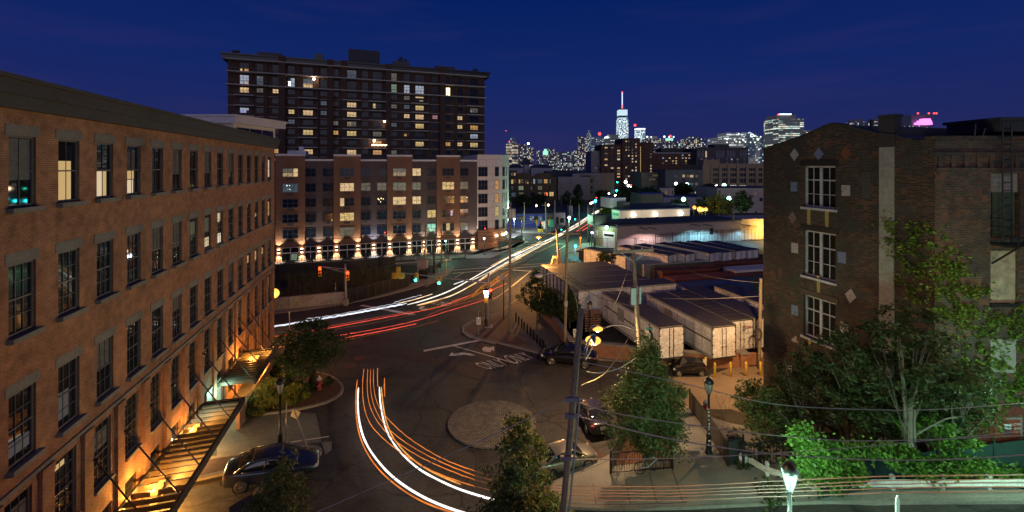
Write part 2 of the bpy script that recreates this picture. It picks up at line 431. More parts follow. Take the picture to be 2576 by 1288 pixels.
M['asphalt_new'] = road('asphalt_patch', (.036, .033, .033)); del M['asphalt_new_']
M['concrete'] = mat('concrete', (.26, .25, .23), .9, .3, .5, bump=.15, scale2=11)
M['wood_p'] = mat('grey_pole_wood', (.27, .21, .135), .9, .45, 1.2, bump=.4, scale2=9)
M['pave_d'] = mat('dark_pavement', (.11, .098, .09), .9, .3, .5, bump=.15, scale2=11)
M['lane'] = mat('worn_lane', (.27, .2, .13), .9, .3, .35, bump=.15, scale2=9)
M['kerb'] = mat('kerb_concrete', (.22, .205, .185), .9, .25, .8)
M['drive'] = mat('drive_concrete', (.16, .16, .15), .9, .25, .5, bump=.1)
M['wallconc'] = mat('wall_concrete', (.3, .28, .25), .9, .4, .5, bump=.2)
M['paint'] = mat('road_paint', (.62, .58, .52), .7, .5, 1.4, scale2=14)
M['yellow_paint'] = mat('yellow_road_paint', (.6, .36, .05), .7, .4, 1.4, scale2=14)
M['mulch'] = mat('mulch', (.11, .05, .028), .95, .5, 2.5, bump=.6, scale2=22)
M['soil'] = mat('soil', (.06, .05, .035), .95, .5, 1.0, bump=.5)
M['gravel'] = mat('gravel', (.1, .095, .09), .95, .6, 3, bump=.8, scale2=25)
M['brick_l'] = brick('mill_brick', (.30, .128, .07), (.215, .092, .052), (.33, .21, .135), ms=.014, amt=.4)
M['stone'] = mat('bluestone', (.17, .18, .18), .75, .3, 1.5)
M['cornice'] = mat('cornice_metal', (.04, .04, .043), .6, .25, .6)
M['frame_b'] = mat('blue_grey_frame', (.085, .095, .125), .5, .12, 1)
M['glass'] = mat('dark_glass', (.012, .013, .016), .03, .0, 1, spec=1.0)
M['glass_sky'] = mat('dusk_glass', (.006, .015, .038), .15, .3, .4, spec=.35)  # blue of the reflected evening sky is put into the pane colour
M['setts'] = brick('reddish_setts', (.095, .062, .052), (.075, .05, .043), (.03, .026, .024), bw=.3, bh=.16, ms=.03, amt=.4)
M['curtain'] = mat('pale_curtain', (.1, .11, .12), .7, .4, 3)
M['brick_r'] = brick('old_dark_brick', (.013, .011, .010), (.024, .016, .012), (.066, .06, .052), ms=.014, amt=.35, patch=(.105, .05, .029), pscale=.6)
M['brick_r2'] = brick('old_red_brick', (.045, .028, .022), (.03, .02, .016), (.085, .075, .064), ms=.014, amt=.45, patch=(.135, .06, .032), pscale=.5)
M['brick_t'] = brick('tower_brick', (.062, .026, .018), (.05, .021, .015), (.065, .04, .03), amt=.15)
M['brick_m'] = brick('orange_brick', (.19, .082, .045), (.15, .066, .036), (.2, .14, .1), amt=.15)
M['brick_md'] = brick('purple_grey_brick', (.085, .062, .068), (.068, .05, .055), (.1, .085, .09), amt=.15)
M['brick_w'] = brick('lot_wall_brick', (.36, .15, .075), (.3, .12, .06), (.3, .2, .14), amt=.25)
M['paver'] = brick('brick_paver', (.1, .045, .03), (.08, .036, .026), (.06, .045, .04), bw=.2, bh=.1, amt=.3)
M['cobble'] = brick('cobblestone', (.21, .19, .17), (.16, .145, .13), (.05, .045, .042), bw=.3, bh=.16, ms=.03, amt=.4)
M['cmu'] = brick('concrete_block', (.2, .19, .18), (.17, .165, .16), (.3, .25, .18), bw=.4, bh=.2, ms=.015, amt=.2)
M['white_cap'] = mat('white_coping', (.6, .6, .65), .7, .15, 1)
M['white_panel'] = brick('white_panels', (.62, .6, .58), (.6, .58, .56), (.3, .3, .3), bw=1.6, bh=1.5, ms=.03, amt=.08)
M['white'] = mat('white_metal', (.6, .6, .6), .5, .1, 1)
M['trailer'] = mat('trailer_white', (.66, .65, .66), .5, .4, .9, scale2=5)
M['trailer_roof'] = mat('trailer_roof', (.055, .05, .052), .55, .4, .5, scale2=6)
M['rust'] = mat('rust_red_steel', (.16, .05, .028), .7, .4, .8)
M['blue_steel'] = mat('blue_steel', (.03, .07, .2), .6, .3, .8)
M['green_steel'] = mat('green_steel', (.04, .1, .065), .6, .3, .8)
M['grey_steel'] = mat('grey_steel', (.3, .3, .29), .6, .3, .8)
M['black'] = mat('black_metal', (.014, .014, .015), .4, .2, 2)
M['dark'] = mat('dark_metal', (.035, .034, .034), .6, .3, 1)
M['galv'] = mat('galvanised_steel', (.34, .35, .36), .45, .25, 1.5, metal=.6)
M['wood'] = mat('pole_wood', (.22, .185, .135), .9, .4, 1.2, bump=.4, scale2=9)
M['bark'] = mat('bark', (.16, .125, .09), .95, .4, 3, bump=.4)
M['palebark'] = mat('pale_bark', (.125, .115, .09), .9, .35, 4)
M['wire'] = mat('cable', (.4, .38, .34), .45, .2, 1, spec=.7)
M['wire_d'] = mat('dark_cable', (.03, .03, .032), .6, .2, 1)
M['yellow'] = mat('signal_yellow', (.62, .36, .03), .5, .12, 2)
M['bollard_y'] = mat('bollard_yellow', (.7, .5, .05), .6, .2, 2)
M['red'] = mat('hydrant_red', (.42, .05, .04), .5, .2, 3)
M['sign_w'] = mat('sign_white', (.75, .75, .72), .5, .05, 2)
M['sign_g'] = mat('sign_green', (.02, .28, .2), .5, .05, 2)
M['ink'] = mat('black_ink', (.01, .01, .01), .6, .0, 1)
M['rubber'] = mat('rubber', (.018, .018, .018), .8, .2, 3)
M['alloy'] = mat('alloy_wheel', (.6, .58, .55), .25, .1, 3, metal=.9)
M['ply'] = mat('weathered_plywood', (.34, .28, .2), .9, .45, .9, scale2=3)
M['tan'] = mat('tan_render', (.36, .26, .16), .9, .2, .2)
M['beige'] = mat('beige_render', (.5, .42, .35), .9, .15, .2)
M['peach'] = mat('peach_render', (.56, .39, .27), .9, .15, .2)
M['greywall'] = mat('grey_render', (.27, .245, .24), .9, .2, .15)
M['olive'] = mat('olive_render', (.2, .19, .12), .9, .2, .2)
M['blue_wall'] = mat('blue_painted_wall', (.03, .06, .35), .7, .2, .3)
M['roof'] = mat('flat_roof', (.055, .06, .075), .9, .3, .2)
M['bluewhite'] = mat('pale_block_wall', (.4, .4, .44), .85, .1, .3)
M['mortarwall'] = mat('render_strip', (.27, .26, .235), .9, .25, .7, scale2=5)
M['mesh_green'] = mat('green_privacy_mesh', (.01, .04, .036), .9, .3, .6)
M['l_pear'] = leafmat('pear_leaves', (.045, .075, .022), (.11, .16, .05))
M['l_near'] = leafmat('near_leaves', (.05, .075, .02), (.12, .15, .045))
M['l_ail'] = leafmat('ailanthus_leaves', (.018, .034, .011), (.058, .085, .027))
M['l_ivy'] = leafmat('ivy_leaves', (.05, .11, .012), (.16, .25, .035))
M['l_vine'] = leafmat('vine_leaves', (.045, .11, .015), (.13, .26, .04))
M['l_dark'] = leafmat('dark_leaves', (.02, .04, .014), (.06, .09, .03))
M['l_bed'] = leafmat('bed_shrub_leaves', (.09, .12, .02), (.28, .28, .05))
M['grass'] = leafmat('dry_weeds', (.09, .09, .035), (.22, .19, .09))
SOD = (1.0, .46, .11); MINT = (.62, 1.0, .78); WARM = (1.0, .72, .42); COOL = (.75, .87, 1.0)
M['e_sod'] = emis('sodium_glow', (1.0, .4, .05), 2.6, False)
M['e_sodw'] = emis('sodium_core', (1.0, .4, .06), 2.3, False)
M['e_mint'] = emis('mercury_glow', (.4, 1.0, .75), 7, False)
M['e_white'] = emis('white_lamp', (.9, .97, 1.0), 9, False)
M['e_green'] = emis('green_signal', (.02, .95, .62), 9, False)
M['e_cyan'] = emis('cyan_signal', (.03, .8, .9), 16, False)
M['e_red'] = emis('red_signal', (1.0, .04, .01), 9, False)
M['e_redl'] = emis('red_dot', (1.0, .05, .04), 4, False)
M['e_warm'] = emis('warm_lamp', (1.0, .78, .5), 18, False)
M['e_orange'] = emis('orange_lamp', (1.0, .55, .2), 14, False)
ROOMS = {'warm': room('lit_room_warm', (1.0, .68, .34), .85), 'amber': room('lit_room_amber', (1.0, .5, .16), .7), 'white': room('lit_room_white', (1.0, .9, .7), 1.0),
  'cool': room('lit_room_cool', (.7, .8, 1.0), .55), 'dim': room('lit_room_dim', (.55, .5, .36), .22), 'dimb': room('lit_room_dim_blue', (.3, .45, .6), .18),
  'gold': room('lit_room_gold', (1.0, .72, .28), .75), 'pink': room('lit_room_pink', (1.0, .45, .5), .45), 'violet': room('lit_room_violet', (.55, .5, 1.0), 1.0),
  'green': room('lit_room_green', (.6, .85, .55), .3), 'teal': room('lit_room_teal', (.35, .85, .65), .8)}
# text as flat mesh
def text_mesh(s, size=1.0, depth=.004, spacing=1.0):
 c = bpy.data.curves.new('t', 'FONT'); c.body = s; c.size = size; c.extrude = depth; c.align_x = 'CENTER'; c.align_y = 'CENTER'
 c.space_character = spacing
 o = bpy.data.objects.new('t', c); COL.objects.link(o)
 bpy.context.view_layer.update()
 dg = bpy.context.evaluated_depsgraph_get()
 me = bpy.data.meshes.new_from_object(o.evaluated_get(dg))
 vs = [tuple(v.co) for v in me.vertices]; fs = [tuple(p.vertices) for p in me.polygons]
 bpy.data.objects.remove(o); bpy.data.curves.remove(c); bpy.data.meshes.remove(me)
 return vs, fs
def text_on(mb, s, c, ux, uz, h, n, mi=0, wid=None):
 """lay a word on a surface: centre, right, up, letter height, outward"""
 vs, fs = text_mesh(s, 1.0, 0)
 xs = [v[0] for v in vs]; ys = [v[1] for v in vs]
 cx, cy = (min(xs) + max(xs)) / 2, (min(ys) + max(ys)) / 2
 k = h / max(max(ys) - min(ys), 1e-6)
 kx = k if wid is None else wid / max(max(xs) - min(xs), 1e-6)
 c, ux, uz, n = Vector(c), Vector(ux).normalized(), Vector(uz).normalized(), Vector(n).normalized()
 mb.add([c + ux * (v[0] - cx) * kx + uz * (v[1] - cy) * k + n * .012 for v in vs], fs, mi)
# walls measured off the photograph
class Wall:
 def __init__(s, p0, p1):
  s.p0 = Vector((p0[0], p0[1])); d = Vector((p1[0], p1[1])) - s.p0
  s.L = d.length; s.u = d / s.L; s.n = Vector((s.u.y, -s.u.x))
  if s.n.dot(-s.p0) < 0: s.n = -s.n
  s.u3 = Vector((s.u.x, s.u.y, 0)); s.n3 = Vector((s.n.x, s.n.y, 0))
 def px(s, x, y, ref=None):
  x, y = q(ref, x, y)
  d = Vector(((x - CX) / F, 1.0)); t = s.p0.dot(s.n) / d.dot(s.n)
  return ((d * t - s.p0).dot(s.u), EYE - (y - HY) / F * t)
 def pt(s, a, z, o=0.0):
  p = s.p0 + s.u * a + s.n * o
  return Vector((p.x, p.y, z))
 def box(s, mb, a0, a1, z0, z1, o0, o1, mi=0):
  return mb.obox(s.pt(a0, z0, o0), s.u3 * (a1 - a0), s.n3 * (o1 - o0), Vector((0, 0, z1 - z0)), mi)
 def facade(s, mb, a0, a1, z0, z1, holes, depth=.18, o=0.0, mi=0):
  """wall sheet with openings and their reveals"""
  A = sorted({a0, a1, *[min(max(h[0], a0), a1) for h in holes], *[min(max(h[1], a0), a1) for h in holes]})
  Z = sorted({z0, z1, *[min(max(h[2], z0), z1) for h in holes], *[min(max(h[3], z0), z1) for h in holes]})
  for i in range(len(A) - 1):
   for j in range(len(Z) - 1):
    am, zm = (A[i] + A[i + 1]) / 2, (Z[j] + Z[j + 1]) / 2
    if any(h[0] < am < h[1] and h[2] < zm < h[3] for h in holes): continue
    vs = [s.pt(A[i], Z[j], o), s.pt(A[i + 1], Z[j], o), s.pt(A[i + 1], Z[j + 1], o), s.pt(A[i], Z[j + 1], o)]
    if s.u3.cross(Vector((0, 0, 1))).dot(s.n3) < 0: vs = vs[::-1]
    mb.add(vs, [(0, 1, 2, 3)], mi)
  for h in holes:
   b0, b1, y0, y1 = h[:4]
   for (p, r) in (((b0, y0), (b0, y1)), ((b1, y1), (b1, y0)), ((b0, y1), (b1, y1)), ((b1, y0), (b0, y0))):
    mb.quad(s.pt(*p, o), s.pt(*r, o), s.pt(*r, o - depth), s.pt(*p, o - depth), mi)
def winmesh(wd, ht, cols, rows, fw=.07, bw=.025, t=.06, sash=None):
 """frame and glazing bars, local: x along, y outwards (towards -y), z up, origin bottom centre"""
 m = MB(); a = wd / 2
 m.box((0, 0, fw / 2), (wd, t, fw)); m.box((0, 0, ht - fw / 2), (wd, t, fw))
 for sx_ in (-1, 1): m.box((sx_ * (a - fw / 2), 0, ht / 2), (fw, t, ht - 2 * fw))
 iw, ih = wd - 2 * fw, ht - 2 * fw
 for i in range(1, cols): m.box((-a + fw + iw * i / cols, .012, ht / 2), (bw, t * .6, ih))
 for j in range(1, rows):
  b = bw if not (sash and j in sash) else bw * 2.4
  m.box((0, -.006 if b > bw else .006, fw + ih * j / rows), (iw, t * .7, b))
 return m
def quadlocal(x0, x1, z0, z1, y): return MB().quad((x0, y, z0), (x1, y, z0), (x1, y, z1), (x0, y, z1))
def place_child(o, parent, wall, a, z, off):
 """put a local part (x along the wall, -y outwards) on a wall"""
 o.parent = parent
 x = wall.u3; y = -wall.n3; zz = Vector((0, 0, 1))
 if x.cross(y).dot(zz) < 0: x = -x
 p = wall.pt(a, z, off)
 m = Matrix(((x.x, y.x, zz.x, p.x), (x.y, y.y, zz.y, p.y), (x.z, y.z, zz.z, p.z), (0, 0, 0, 1)))
 o.matrix_local = root_inv(parent) @ m
# ground, pavements, paint
def ground():
 xs = [-9000, -3000, -800, -300, -120, -80] + [-60 + i for i in range(121)] + [80, 120, 300, 800, 3000, 9000]
 ys = [-60, -10] + [0 + i for i in range(46)] + [50, 60, 90, 150, 400, 1200, 4000, 12000]
 m = MB(); nx = len(xs)
 for y in ys:
  for x in xs: m.v.append((x, y, g(x, y)))
 for j in range(len(ys) - 1):
  for i in range(nx - 1):
   m.f.append((j * nx + i, j * nx + i + 1, (j + 1) * nx + i + 1, (j + 1) * nx + i)); m.m.append(0)
 return tag(obj('ground', m, M['asphalt']), kind='structure')
ground()
def drape(poly, off, mb=None, mi=0):
 """flat sheet lying on the ground, cut along the ground's own grid"""
 mb = mb or MB()
 bm = bmesh.new()
 n = len(poly)
 ar = sum(poly[i][0] * poly[(i + 1) % n][1] - poly[(i + 1) % n][0] * poly[i][1] for i in range(n))
 if ar < 0: poly = list(poly)[::-1]
 f = bm.faces.new([bm.verts.new((p[0], p[1], 0)) for p in poly])
 bmesh.ops.triangulate(bm, faces=[f])
 X = [p[0] for p in poly]; Y = [p[1] for p in poly]
 if min(Y) < 45:
  for k in range(math.ceil(min(X)), math.floor(max(X)) + 1):
   if abs(k) <= 60: bmesh.ops.bisect_plane(bm, geom=bm.verts[:] + bm.edges[:] + bm.faces[:], plane_co=(k, 0, 0), plane_no=(1, 0, 0))
  for k in range(math.ceil(min(Y)), min(45, math.floor(max(Y))) + 1):
   bmesh.ops.bisect_plane(bm, geom=bm.verts[:] + bm.edges[:] + bm.faces[:], plane_co=(0, k, 0), plane_no=(0, 1, 0))
 bm.verts.index_update(); b = len(mb.v)
 for v in bm.verts: mb.v.append((v.co.x, v.co.y, g(v.co.x, v.co.y) + off))
 for f in bm.faces: mb.f.append(tuple(b + v.index for v in f.verts)); mb.m.append(mi)
 bm.free(); return mb
def dens(poly, step=.8, closed=True):
 out = []
 n = len(poly)
 for i in range(n if closed else n - 1):
  a, b = Vector(poly[i][:2]), Vector(poly[(i + 1) % n][:2])
  k = max(1, int((b - a).length / step))
  for j in range(k): out.append(tuple(a.lerp(b, j / k)))
 if not closed: out.append(tuple(poly[-1][:2]))
 return out
def smooth(poly, it=2, closed=True):
 p = [Vector(a[:2]) for a in poly]
 for _ in range(it):
  r = []
  n = len(p)
  if not closed: r.append(p[0])
  for i in range(n if closed else n - 1):
   a, b = p[i], p[(i + 1) % n]
   r += [a.lerp(b, .25), a.lerp(b, .75)]
  if not closed: r.append(p[-1])
  p = r
 return [tuple(a) for a in p]
def inset(poly, d):
 n = len(poly); out = []
 ar = sum(poly[i][0] * poly[(i + 1) % n][1] - poly[(i + 1) % n][0] * poly[i][1] for i in range(n))
 sg = 1 if ar > 0 else -1
 for i in range(n):
  a, b, c = Vector(poly[i - 1]), Vector(poly[i]), Vector(poly[(i + 1) % n])
  t = ((b - a).normalized() + (c - b).normalized())
  t = t.normalized() if t.length > 1e-6 else (b - a).normalized()
  out.append(tuple(b + Vector((-t.y, t.x)) * sg * d))
 return out
def kerbed(name, poly, h, m_in, m_k, kw=.18, kind='structure'):
 """raised pavement with a kerb stone round it"""
 poly = dens(poly, .9)
 mb = MB(); inn = inset(poly, kw); n = len(poly)
 b = len(mb.v)
 for p, ip in zip(poly, inn):
  z = g(*p); mb.v += [(p[0], p[1], z - .15), (p[0], p[1], z + h), (ip[0], ip[1], g(*ip) + h)]
 for i in range(n):
  j = (i + 1) % n
  for k in range(2): mb.f.append((b + i * 3 + k, b + j * 3 + k, b + j * 3 + k + 1, b + i * 3 + k + 1)); mb.m.append(1)
 drape(inn, h - .004, mb, 0)
 return tag(obj(name, mb, [m_in, m_k]), kind=kind)
def px(pts, ref=None, dz=0): return [tuple(at(x, y, dz, ref)[:2]) for x, y in pts]
def mix(*segs):
 out = []
 for s in segs:
  ref, pts = (s[0], s[1:]); out += px(pts, ref)
 return out
# foreground pavement on the right
kerbed('pavement', mix(('C2', (430, 985), (640, 862), (830, 762), (1010, 700), (1130, 640), (1230, 540), (1330, 380)), ('C3', (60, 640), (150, 575), (245, 555), (420, 800), (600, 1105), (780, 1120), (1000, 1225)),
 ('RB3', (0, 1168), (550, 1160), (1150, 1150), (1250, 1230), (0, 1240)), ('C2', (2012, 1262), (640, 1258), (380, 1250))), .13, M['concrete'], M['kerb'])
sj = MB()   # joints between the slabs
for a, b in (((1290, 850), (1350, 1190)), ((1570, 830), (1660, 1180)), ((1835, 790), (1960, 1180)), ((925, 955), (955, 1195)), ((640, 1190), (2012, 1178)), ((660, 885), (1110, 690))):
 p, r = at(*a, .13, 'C2'), at(*b, .13, 'C2')
 for k in range(12):
  s0, s1 = p.lerp(r, k / 12), p.lerp(r, (k + 1) / 12)
  d = (r - p).normalized().cross(Vector((0, 0, 1))) * .02
  z0, z1 = g(s0.x, s0.y) + .138, g(s1.x, s1.y) + .138
  sj.quad((s0.x - d.x, s0.y - d.y, z0), (s0.x + d.x, s0.y + d.y, z0), (s1.x + d.x, s1.y + d.y, z1), (s1.x - d.x, s1.y - d.y, z1))
tag(obj('pavement_joints', sj, M['dark']), kind='structure')
tag(obj('paver_apron', drape(px([(770, 520), (1120, 640), (1010, 700), (830, 755), (960, 600), (880, 470)], 'C2'), .025), M['paver']), kind='structure')
tag(obj('planting_soil', drape(px([(1150, 780), (1830, 720), (1840, 560), (1500, 380), (1240, 500)], 'C2'), .15), M['mulch']), kind='structure')
tag(obj('verge', drape(mix(('C3', (440, 560), (640, 560), (930, 640), (1260, 800)), ('RB3', (0, 800), (1200, 800), (1250, 1145), (0, 1160)), ('C3', (1060, 1200), (930, 1100), (620, 1080), (430, 780))), .05), M['soil']), kind='structure')
tag(obj('lane', drape(px([(-60, 262), (130, 255), (390, 252), (640, 165), (760, 160), (1010, 150), (1010, 700), (640, 575), (430, 570), (240, 560), (60, 600), (-60, 420)], 'C3'), .012), M['lane']), kind='structure')
# planted bed by the mill
bed = smooth(px([(-40, 1200), (250, 1172), (420, 1145), (640, 1110), (900, 1045), (1045, 955), (1085, 870), (1020, 785), (900, 722), (740, 690), (560, 650), (400, 560), (300, 560), (150, 780), (-30, 960)], 'C4'), 2)
kerbed('planting_bed', bed, .16, M['mulch'], M['kerb'], .2)
isl = smooth(px([(-700, 860), (-60, 715), (200, 655), (1000, 480), (1650, 400), (1850, 345), (1905, 250), (1850, 190), (1650, 158), (1200, 190), (600, 290), (80, 350), (-300, 430)], 'C1'), 1)
kerbed('brick_island', isl, .14, M['paver'], M['kerb'], .28)
tag(obj('driveway', drape(mix(('G2', (145, 820), (150, 500), (380, 480), (800, 430), (1000, 440), (1050, 690), (740, 720), (400, 780))), .02), M['drive']), kind='structure')
# cobbled circle and flush cobbled median
cc = at(1238, 1066); rad = 3.05
kerbed('cobble_circle', [(cc.x + rad * math.cos(t * PI / 18), cc.y + rad * math.sin(t * PI / 18)) for t in range(36)], .12, M['cobble'], M['cobble'], .25)
tag(obj('cobble_median', drape(smooth(px([(1370, 852), (1420, 815), (1570, 815), (1900, 905), (2310, 1022), (2365, 1075), (2310, 1115), (2190, 1118), (1800, 990), (1400, 895)], 'G1'), 2), .015), M['setts']), kind='structure')
# corner pavement with the bollards, up to the lot wall
corner = mix(('G1', (1984, 655), (1990, 610), (2060, 560), (2200, 520), (2400, 448)), ('M', (60, 1120), (240, 990), (400, 870), (560, 735), (690, 608), (760, 545), (830, 480), (880, 470), (800, 800), (640, 1085)),
   ('G3', (470, 90), (580, 200), (690, 330), (860, 352), (1010, 368), (1010, 382), (770, 362), (620, 352), (500, 338), (200, 262)), ('G1', (2300, 768), (2130, 728), (2040, 700)))
kerbed('corner_pavement', corner, .13, M['pave_d'], M['kerb'], .2)
tag(obj('corner_bricks', drape(mix(('G1', (2010, 640), (2090, 575), (2420, 500), (2420, 650), (2576, 760), (2576, 800), (2320, 745), (2100, 690))), .145), M['paver']), kind='structure')
# pavement on the far side of the main road
kerbed('far_pavement', mix(('G1', (60, 500), (420, 462), (900, 392), (1250, 320), (1560, 238), (1800, 150)), ('R', (640, 960), (880, 850), (1010, 745), (1020, 700), (900, 740), (760, 800), (480, 910)), ('G1', (1480, 210), (1200, 282), (920, 362), (420, 435), (60, 470))), .13, M['concrete'], M['kerb'])
kerbed('shop_pavement', mix(('MB', (10, 932), (85, 912), (690, 876), (1100, 852), (1640, 828), (1640, 852), (1100, 880), (690, 912), (85, 955), (10, 978))), .1, M['concrete'], M['kerb'])
kerbed('far_corner_pavement', mix(('R', (1160, 600), (1480, 595), (1700, 510), (1932, 400), (1932, 330), (1640, 440), (1330, 540), (1160, 560))), .13, M['concrete'], M['kerb'])
kerbed('traffic_island', mix(('N', (470, 1220), (560, 1165), (575, 1150), (470, 1130), (200, 1260), (-100, 1330), (100, 1330))), .13, M['concrete'], M['kerb'])
kerbed('junction_pavement', mix(('N', (500, 1000), (880, 1010), (1060, 940), (1500, 760), (1400, 740), (900, 860), (200, 905), (230, 950))), .13, M['concrete'], M['kerb'])
kerbed('depot_pavement', mix(('N', (1480, 1190), (1600, 1168), (2090, 1190), (2090, 1260), (1560, 1255), (1340, 1330), (1290, 1330))), .1, M['concrete'], M['kerb'])
# darker strips of newer asphalt
tag(obj('new_asphalt', drape(px([(1640, 830), (2140, 735), (2300, 775), (2760, 870), (2760, 1060), (2420, 1010), (1900, 890)], 'G1'), .01), M['asphalt_new']), kind='structure')
tag(obj('main_road', drape(mix(('G1', (-100, 560), (420, 475), (920, 395), (1280, 320), (1800, 160), (1900, 100), (2060, 90), (2300, 40), (2300, 160), (1900, 380), (1200, 625), (800, 720), (-100, 860))), .006), M['asphalt_new']), kind='structure')
# paint
def stripe(mb, pts, wd, off=.02, ref=None, mi=0, dash=None):
 P = [at(x, y, 0, ref) for x, y in pts]
 P2 = [(p.x, p.y) for p in P]
 d = dens(P2, .6, False)
 run = 0
 for i in range(len(d) - 1):
  a, b = Vector(d[i]), Vector(d[i + 1]); t = (b - a); L = t.length
  if L < 1e-6: continue
  n0 = (Vector(d[i + 1]) - Vector(d[max(i - 1, 0)])).normalized(); n1 = (Vector(d[min(i + 2, len(d) - 1)]) - a).normalized()
  run += L
  if dash and (run % (dash[0] + dash[1])) > dash[0]: continue
  p0 = Vector((-n0.y, n0.x)) * wd / 2; p1 = Vector((-n1.y, n1.x)) * wd / 2
  vs = [a - p0, b - p1, b + p1, a + p0]
  mb.add([(v.x, v.y, g(v.x, v.y) + off) for v in vs], [(0, 1, 2, 3)], mi)
 return mb
wp = MB()
stripe(wp, [(1040, 402), (1540, 490)], .55, ref='G1'); stripe(wp, [(1625, 830), (2150, 730)], .4, ref='G1'); stripe(wp, [(1900, 780), (2480, 945)], .14, ref='G1')
stripe(wp, [(1000, 785), (1400, 752)], .3, ref='R'); stripe(wp, [(1010, 745), (1932, 672)], .3, ref='R'); stripe(wp, [(1030, 840), (1145, 775)], .15, ref='R')
for a, b, wd in (((225, 580), (655, 608), .55), ((455, 600), (225, 785), .25), ((40, 572), (740, 515), .3), ((130, 532), (740, 487), .3), ((780, 345), (910, 262), .3), ((810, 243), (910, 246), .4), ((240, 492), (620, 420), .12), ((215, 335), (560, 348), .3)): stripe(wp, [a, b], wd, ref='M')
stripe(wp, [(230, 780), (100, 880), (-20, 960)], .1, ref='M')
stripe(wp, [(600, 250 + 470), (1110, 640)], .12, ref='G2')
tag(obj('lane_markings', wp, M['paint']), kind='structure')
iso = px([(1045, 688), (1137, 682), (1133, 752), (1080, 800), (1085, 715)], 'G2')
tag(obj('island_hatching', drape(iso, .02), M['kerb']), kind='structure')
tag(obj('painted_strip', drape(px([(480, 1080), (560, 1050), (520, 1180), (470, 1290), (395, 1290)], 'G2'), .02), M['kerb']), kind='structure')
yp = MB()
for o in (0, 14):
 stripe(yp, [(1725, 745 + o), (1640, 790 + o), (1520, 880 + o), (1380, 945 + o), (1310, 1010 + o), (1250, 1075 + o), (1150, 1120 + o), (1000, 1168 + o), (640, 1250 + o)], .12, ref='R')
for o in (0, 14):
 stripe(yp, [(1735, 775 + o), (1500, 935 + o), (1380, 1010 + o), (1250, 1082 + o)], .12, ref='R')
for a, b in (((1530, 870), (1580, 868)), ((1340, 975), (1430, 978)), ((1285, 1035), (1340, 1038)), ((1440, 915), (1500, 918))): stripe(yp, [a, b], .35, ref='R')
stripe(yp, [(215, 712), (520, 668), (760, 633), (1100, 580), (1560, 485)], .12, ref='G1')
stripe(yp, [(800, 742), (1000, 708), (1240, 660), (1550, 604), (1760, 548)], .12, ref='G1')
for o in (0, 8): stripe(yp, [(560 + o, 350), (775 + o, 245)], .14, ref='M')
tag(obj('yellow_lines', yp, M['yellow_paint']), kind='structure')
def ground_word(mb, s, tl, tr, bl, br, ref):
 vs, fs = text_mesh(s, 1.0, 0)
 xs = [v[0] for v in vs]; ys = [v[1] for v in vs]
 TL, TR, BL, BR = (at(*p, 0, ref) for p in (tl, tr, bl, br))
 o = []
 for v in vs:
  u = (v[0] - min(xs)) / (max(xs) - min(xs)); t = (v[1] - min(ys)) / (max(ys) - min(ys))
  p = BL.lerp(BR, u).lerp(TL.lerp(TR, u), t); o.append((p.x, p.y, g(p.x, p.y) + .022))
 mb.add(o, fs)
wd = MB()
ground_word(wd, 'ONLY', (2085, 948), (2320, 898), (2235, 1005), (2425, 962), 'G1')
ground_word(wd, 'ONLY', (238, 342), (365, 318), (318, 392), (442, 352), 'G3')
ground_word(wd, 'ONLY', (925, 1215), (705, 1180), (1008, 1163), (800, 1142), 'R')
def gpoly(mb, pts, ref): drape(px(pts, ref), .02, mb)
gpoly(wd, [(1860, 876), (1893, 841), (1900, 853), (1980, 845), (2060, 852), (2112, 872), (2070, 874), (2000, 863), (1915, 867), (1925, 877)], 'G1')
gpoly(wd, [(2180, 800), (2205, 789), (2240, 799), (2286, 787), (2288, 833), (2266, 821), (2232, 808), (2213, 815), (2215, 828), (2252, 842), (2192, 835), (2175, 818)], 'G1')
gpoly(wd, [(560, 1240), (585, 1215), (642, 1208), (632, 1226), (600, 1235), (622, 1246), (668, 1235), (668, 1259), (600, 1258)], 'R')
tag(obj('road_words', wd, M['paint']), kind='structure')
def manhole(x, y, ref, r, m):
 p = at(x, y, 0, ref)
 mb = MB(); drape([(p.x + r * math.cos(k * PI / 12), p.y + r * math.sin(k * PI / 12)) for k in range(24)], .012, mb)
 return obj('manhole_cover', mb, m)
M['iron'] = mat('rusty_iron', (.12, .05, .045), .7, .3, 3); M['iron_g'] = mat('greenish_iron', (.06, .065, .05), .7, .3, 3)
for x, y, ref, r, m, l in ((1025, 896, 'G1', .55, 'iron', 'upper of two reddish manhole covers above the orange light trails'),
      (945, 965, 'G1', .55, 'iron', 'lower of two reddish manhole covers above the orange light trails'),
      (815, 621, 'G2', .55, 'iron', 'rusty round manhole cover in the driveway behind the black lamp post'),
      (1062, 962, 'G1', .4, 'iron_g', 'small faint manhole cover right of the two reddish covers')):
 tag(manhole(x, y, ref, r, M[m]), l, 'manhole cover')
# brick mill on the left
def atz(x, y, z, ref=None):
 x, y = q(ref, x, y); s = (EYE - z) / (y - HY)
 return Vector(((x - CX) * s, F * s, z))
def uP(u): return ((986 - 6454 / u - CX) * 2.078 * u / F, 2.078 * u)
ML = Wall(uP(3.0), uP(21.82)); U0 = 3.0; US = ML.L / 18.82
def ua(u): return (u - U0) * US
mill = thing('brick_mill', 'long four storey orange brick mill with grey lintels and steel cornice on the left', 'building', (*ML.pt(ML.L, 0)[:2], 0))
WIN = []      # centre along, sill z, width, height, row
for r, (z0, z1) in enumerate(((16.66, 19.0), (12.5, 14.88), (8.3, 10.72))):
 for i in range(-3, 15): WIN.append((ua(i + 6.95), z0, 1.12, z1 - z0, r, i))
for i in range(-3, 15): WIN.append((ua(i + 6.87), 4.65, 1.12, 2.62, 3, i))
holes = [(a - w_ / 2, a + w_ / 2, z, z + h) for a, z, w_, h, r, i in WIN]
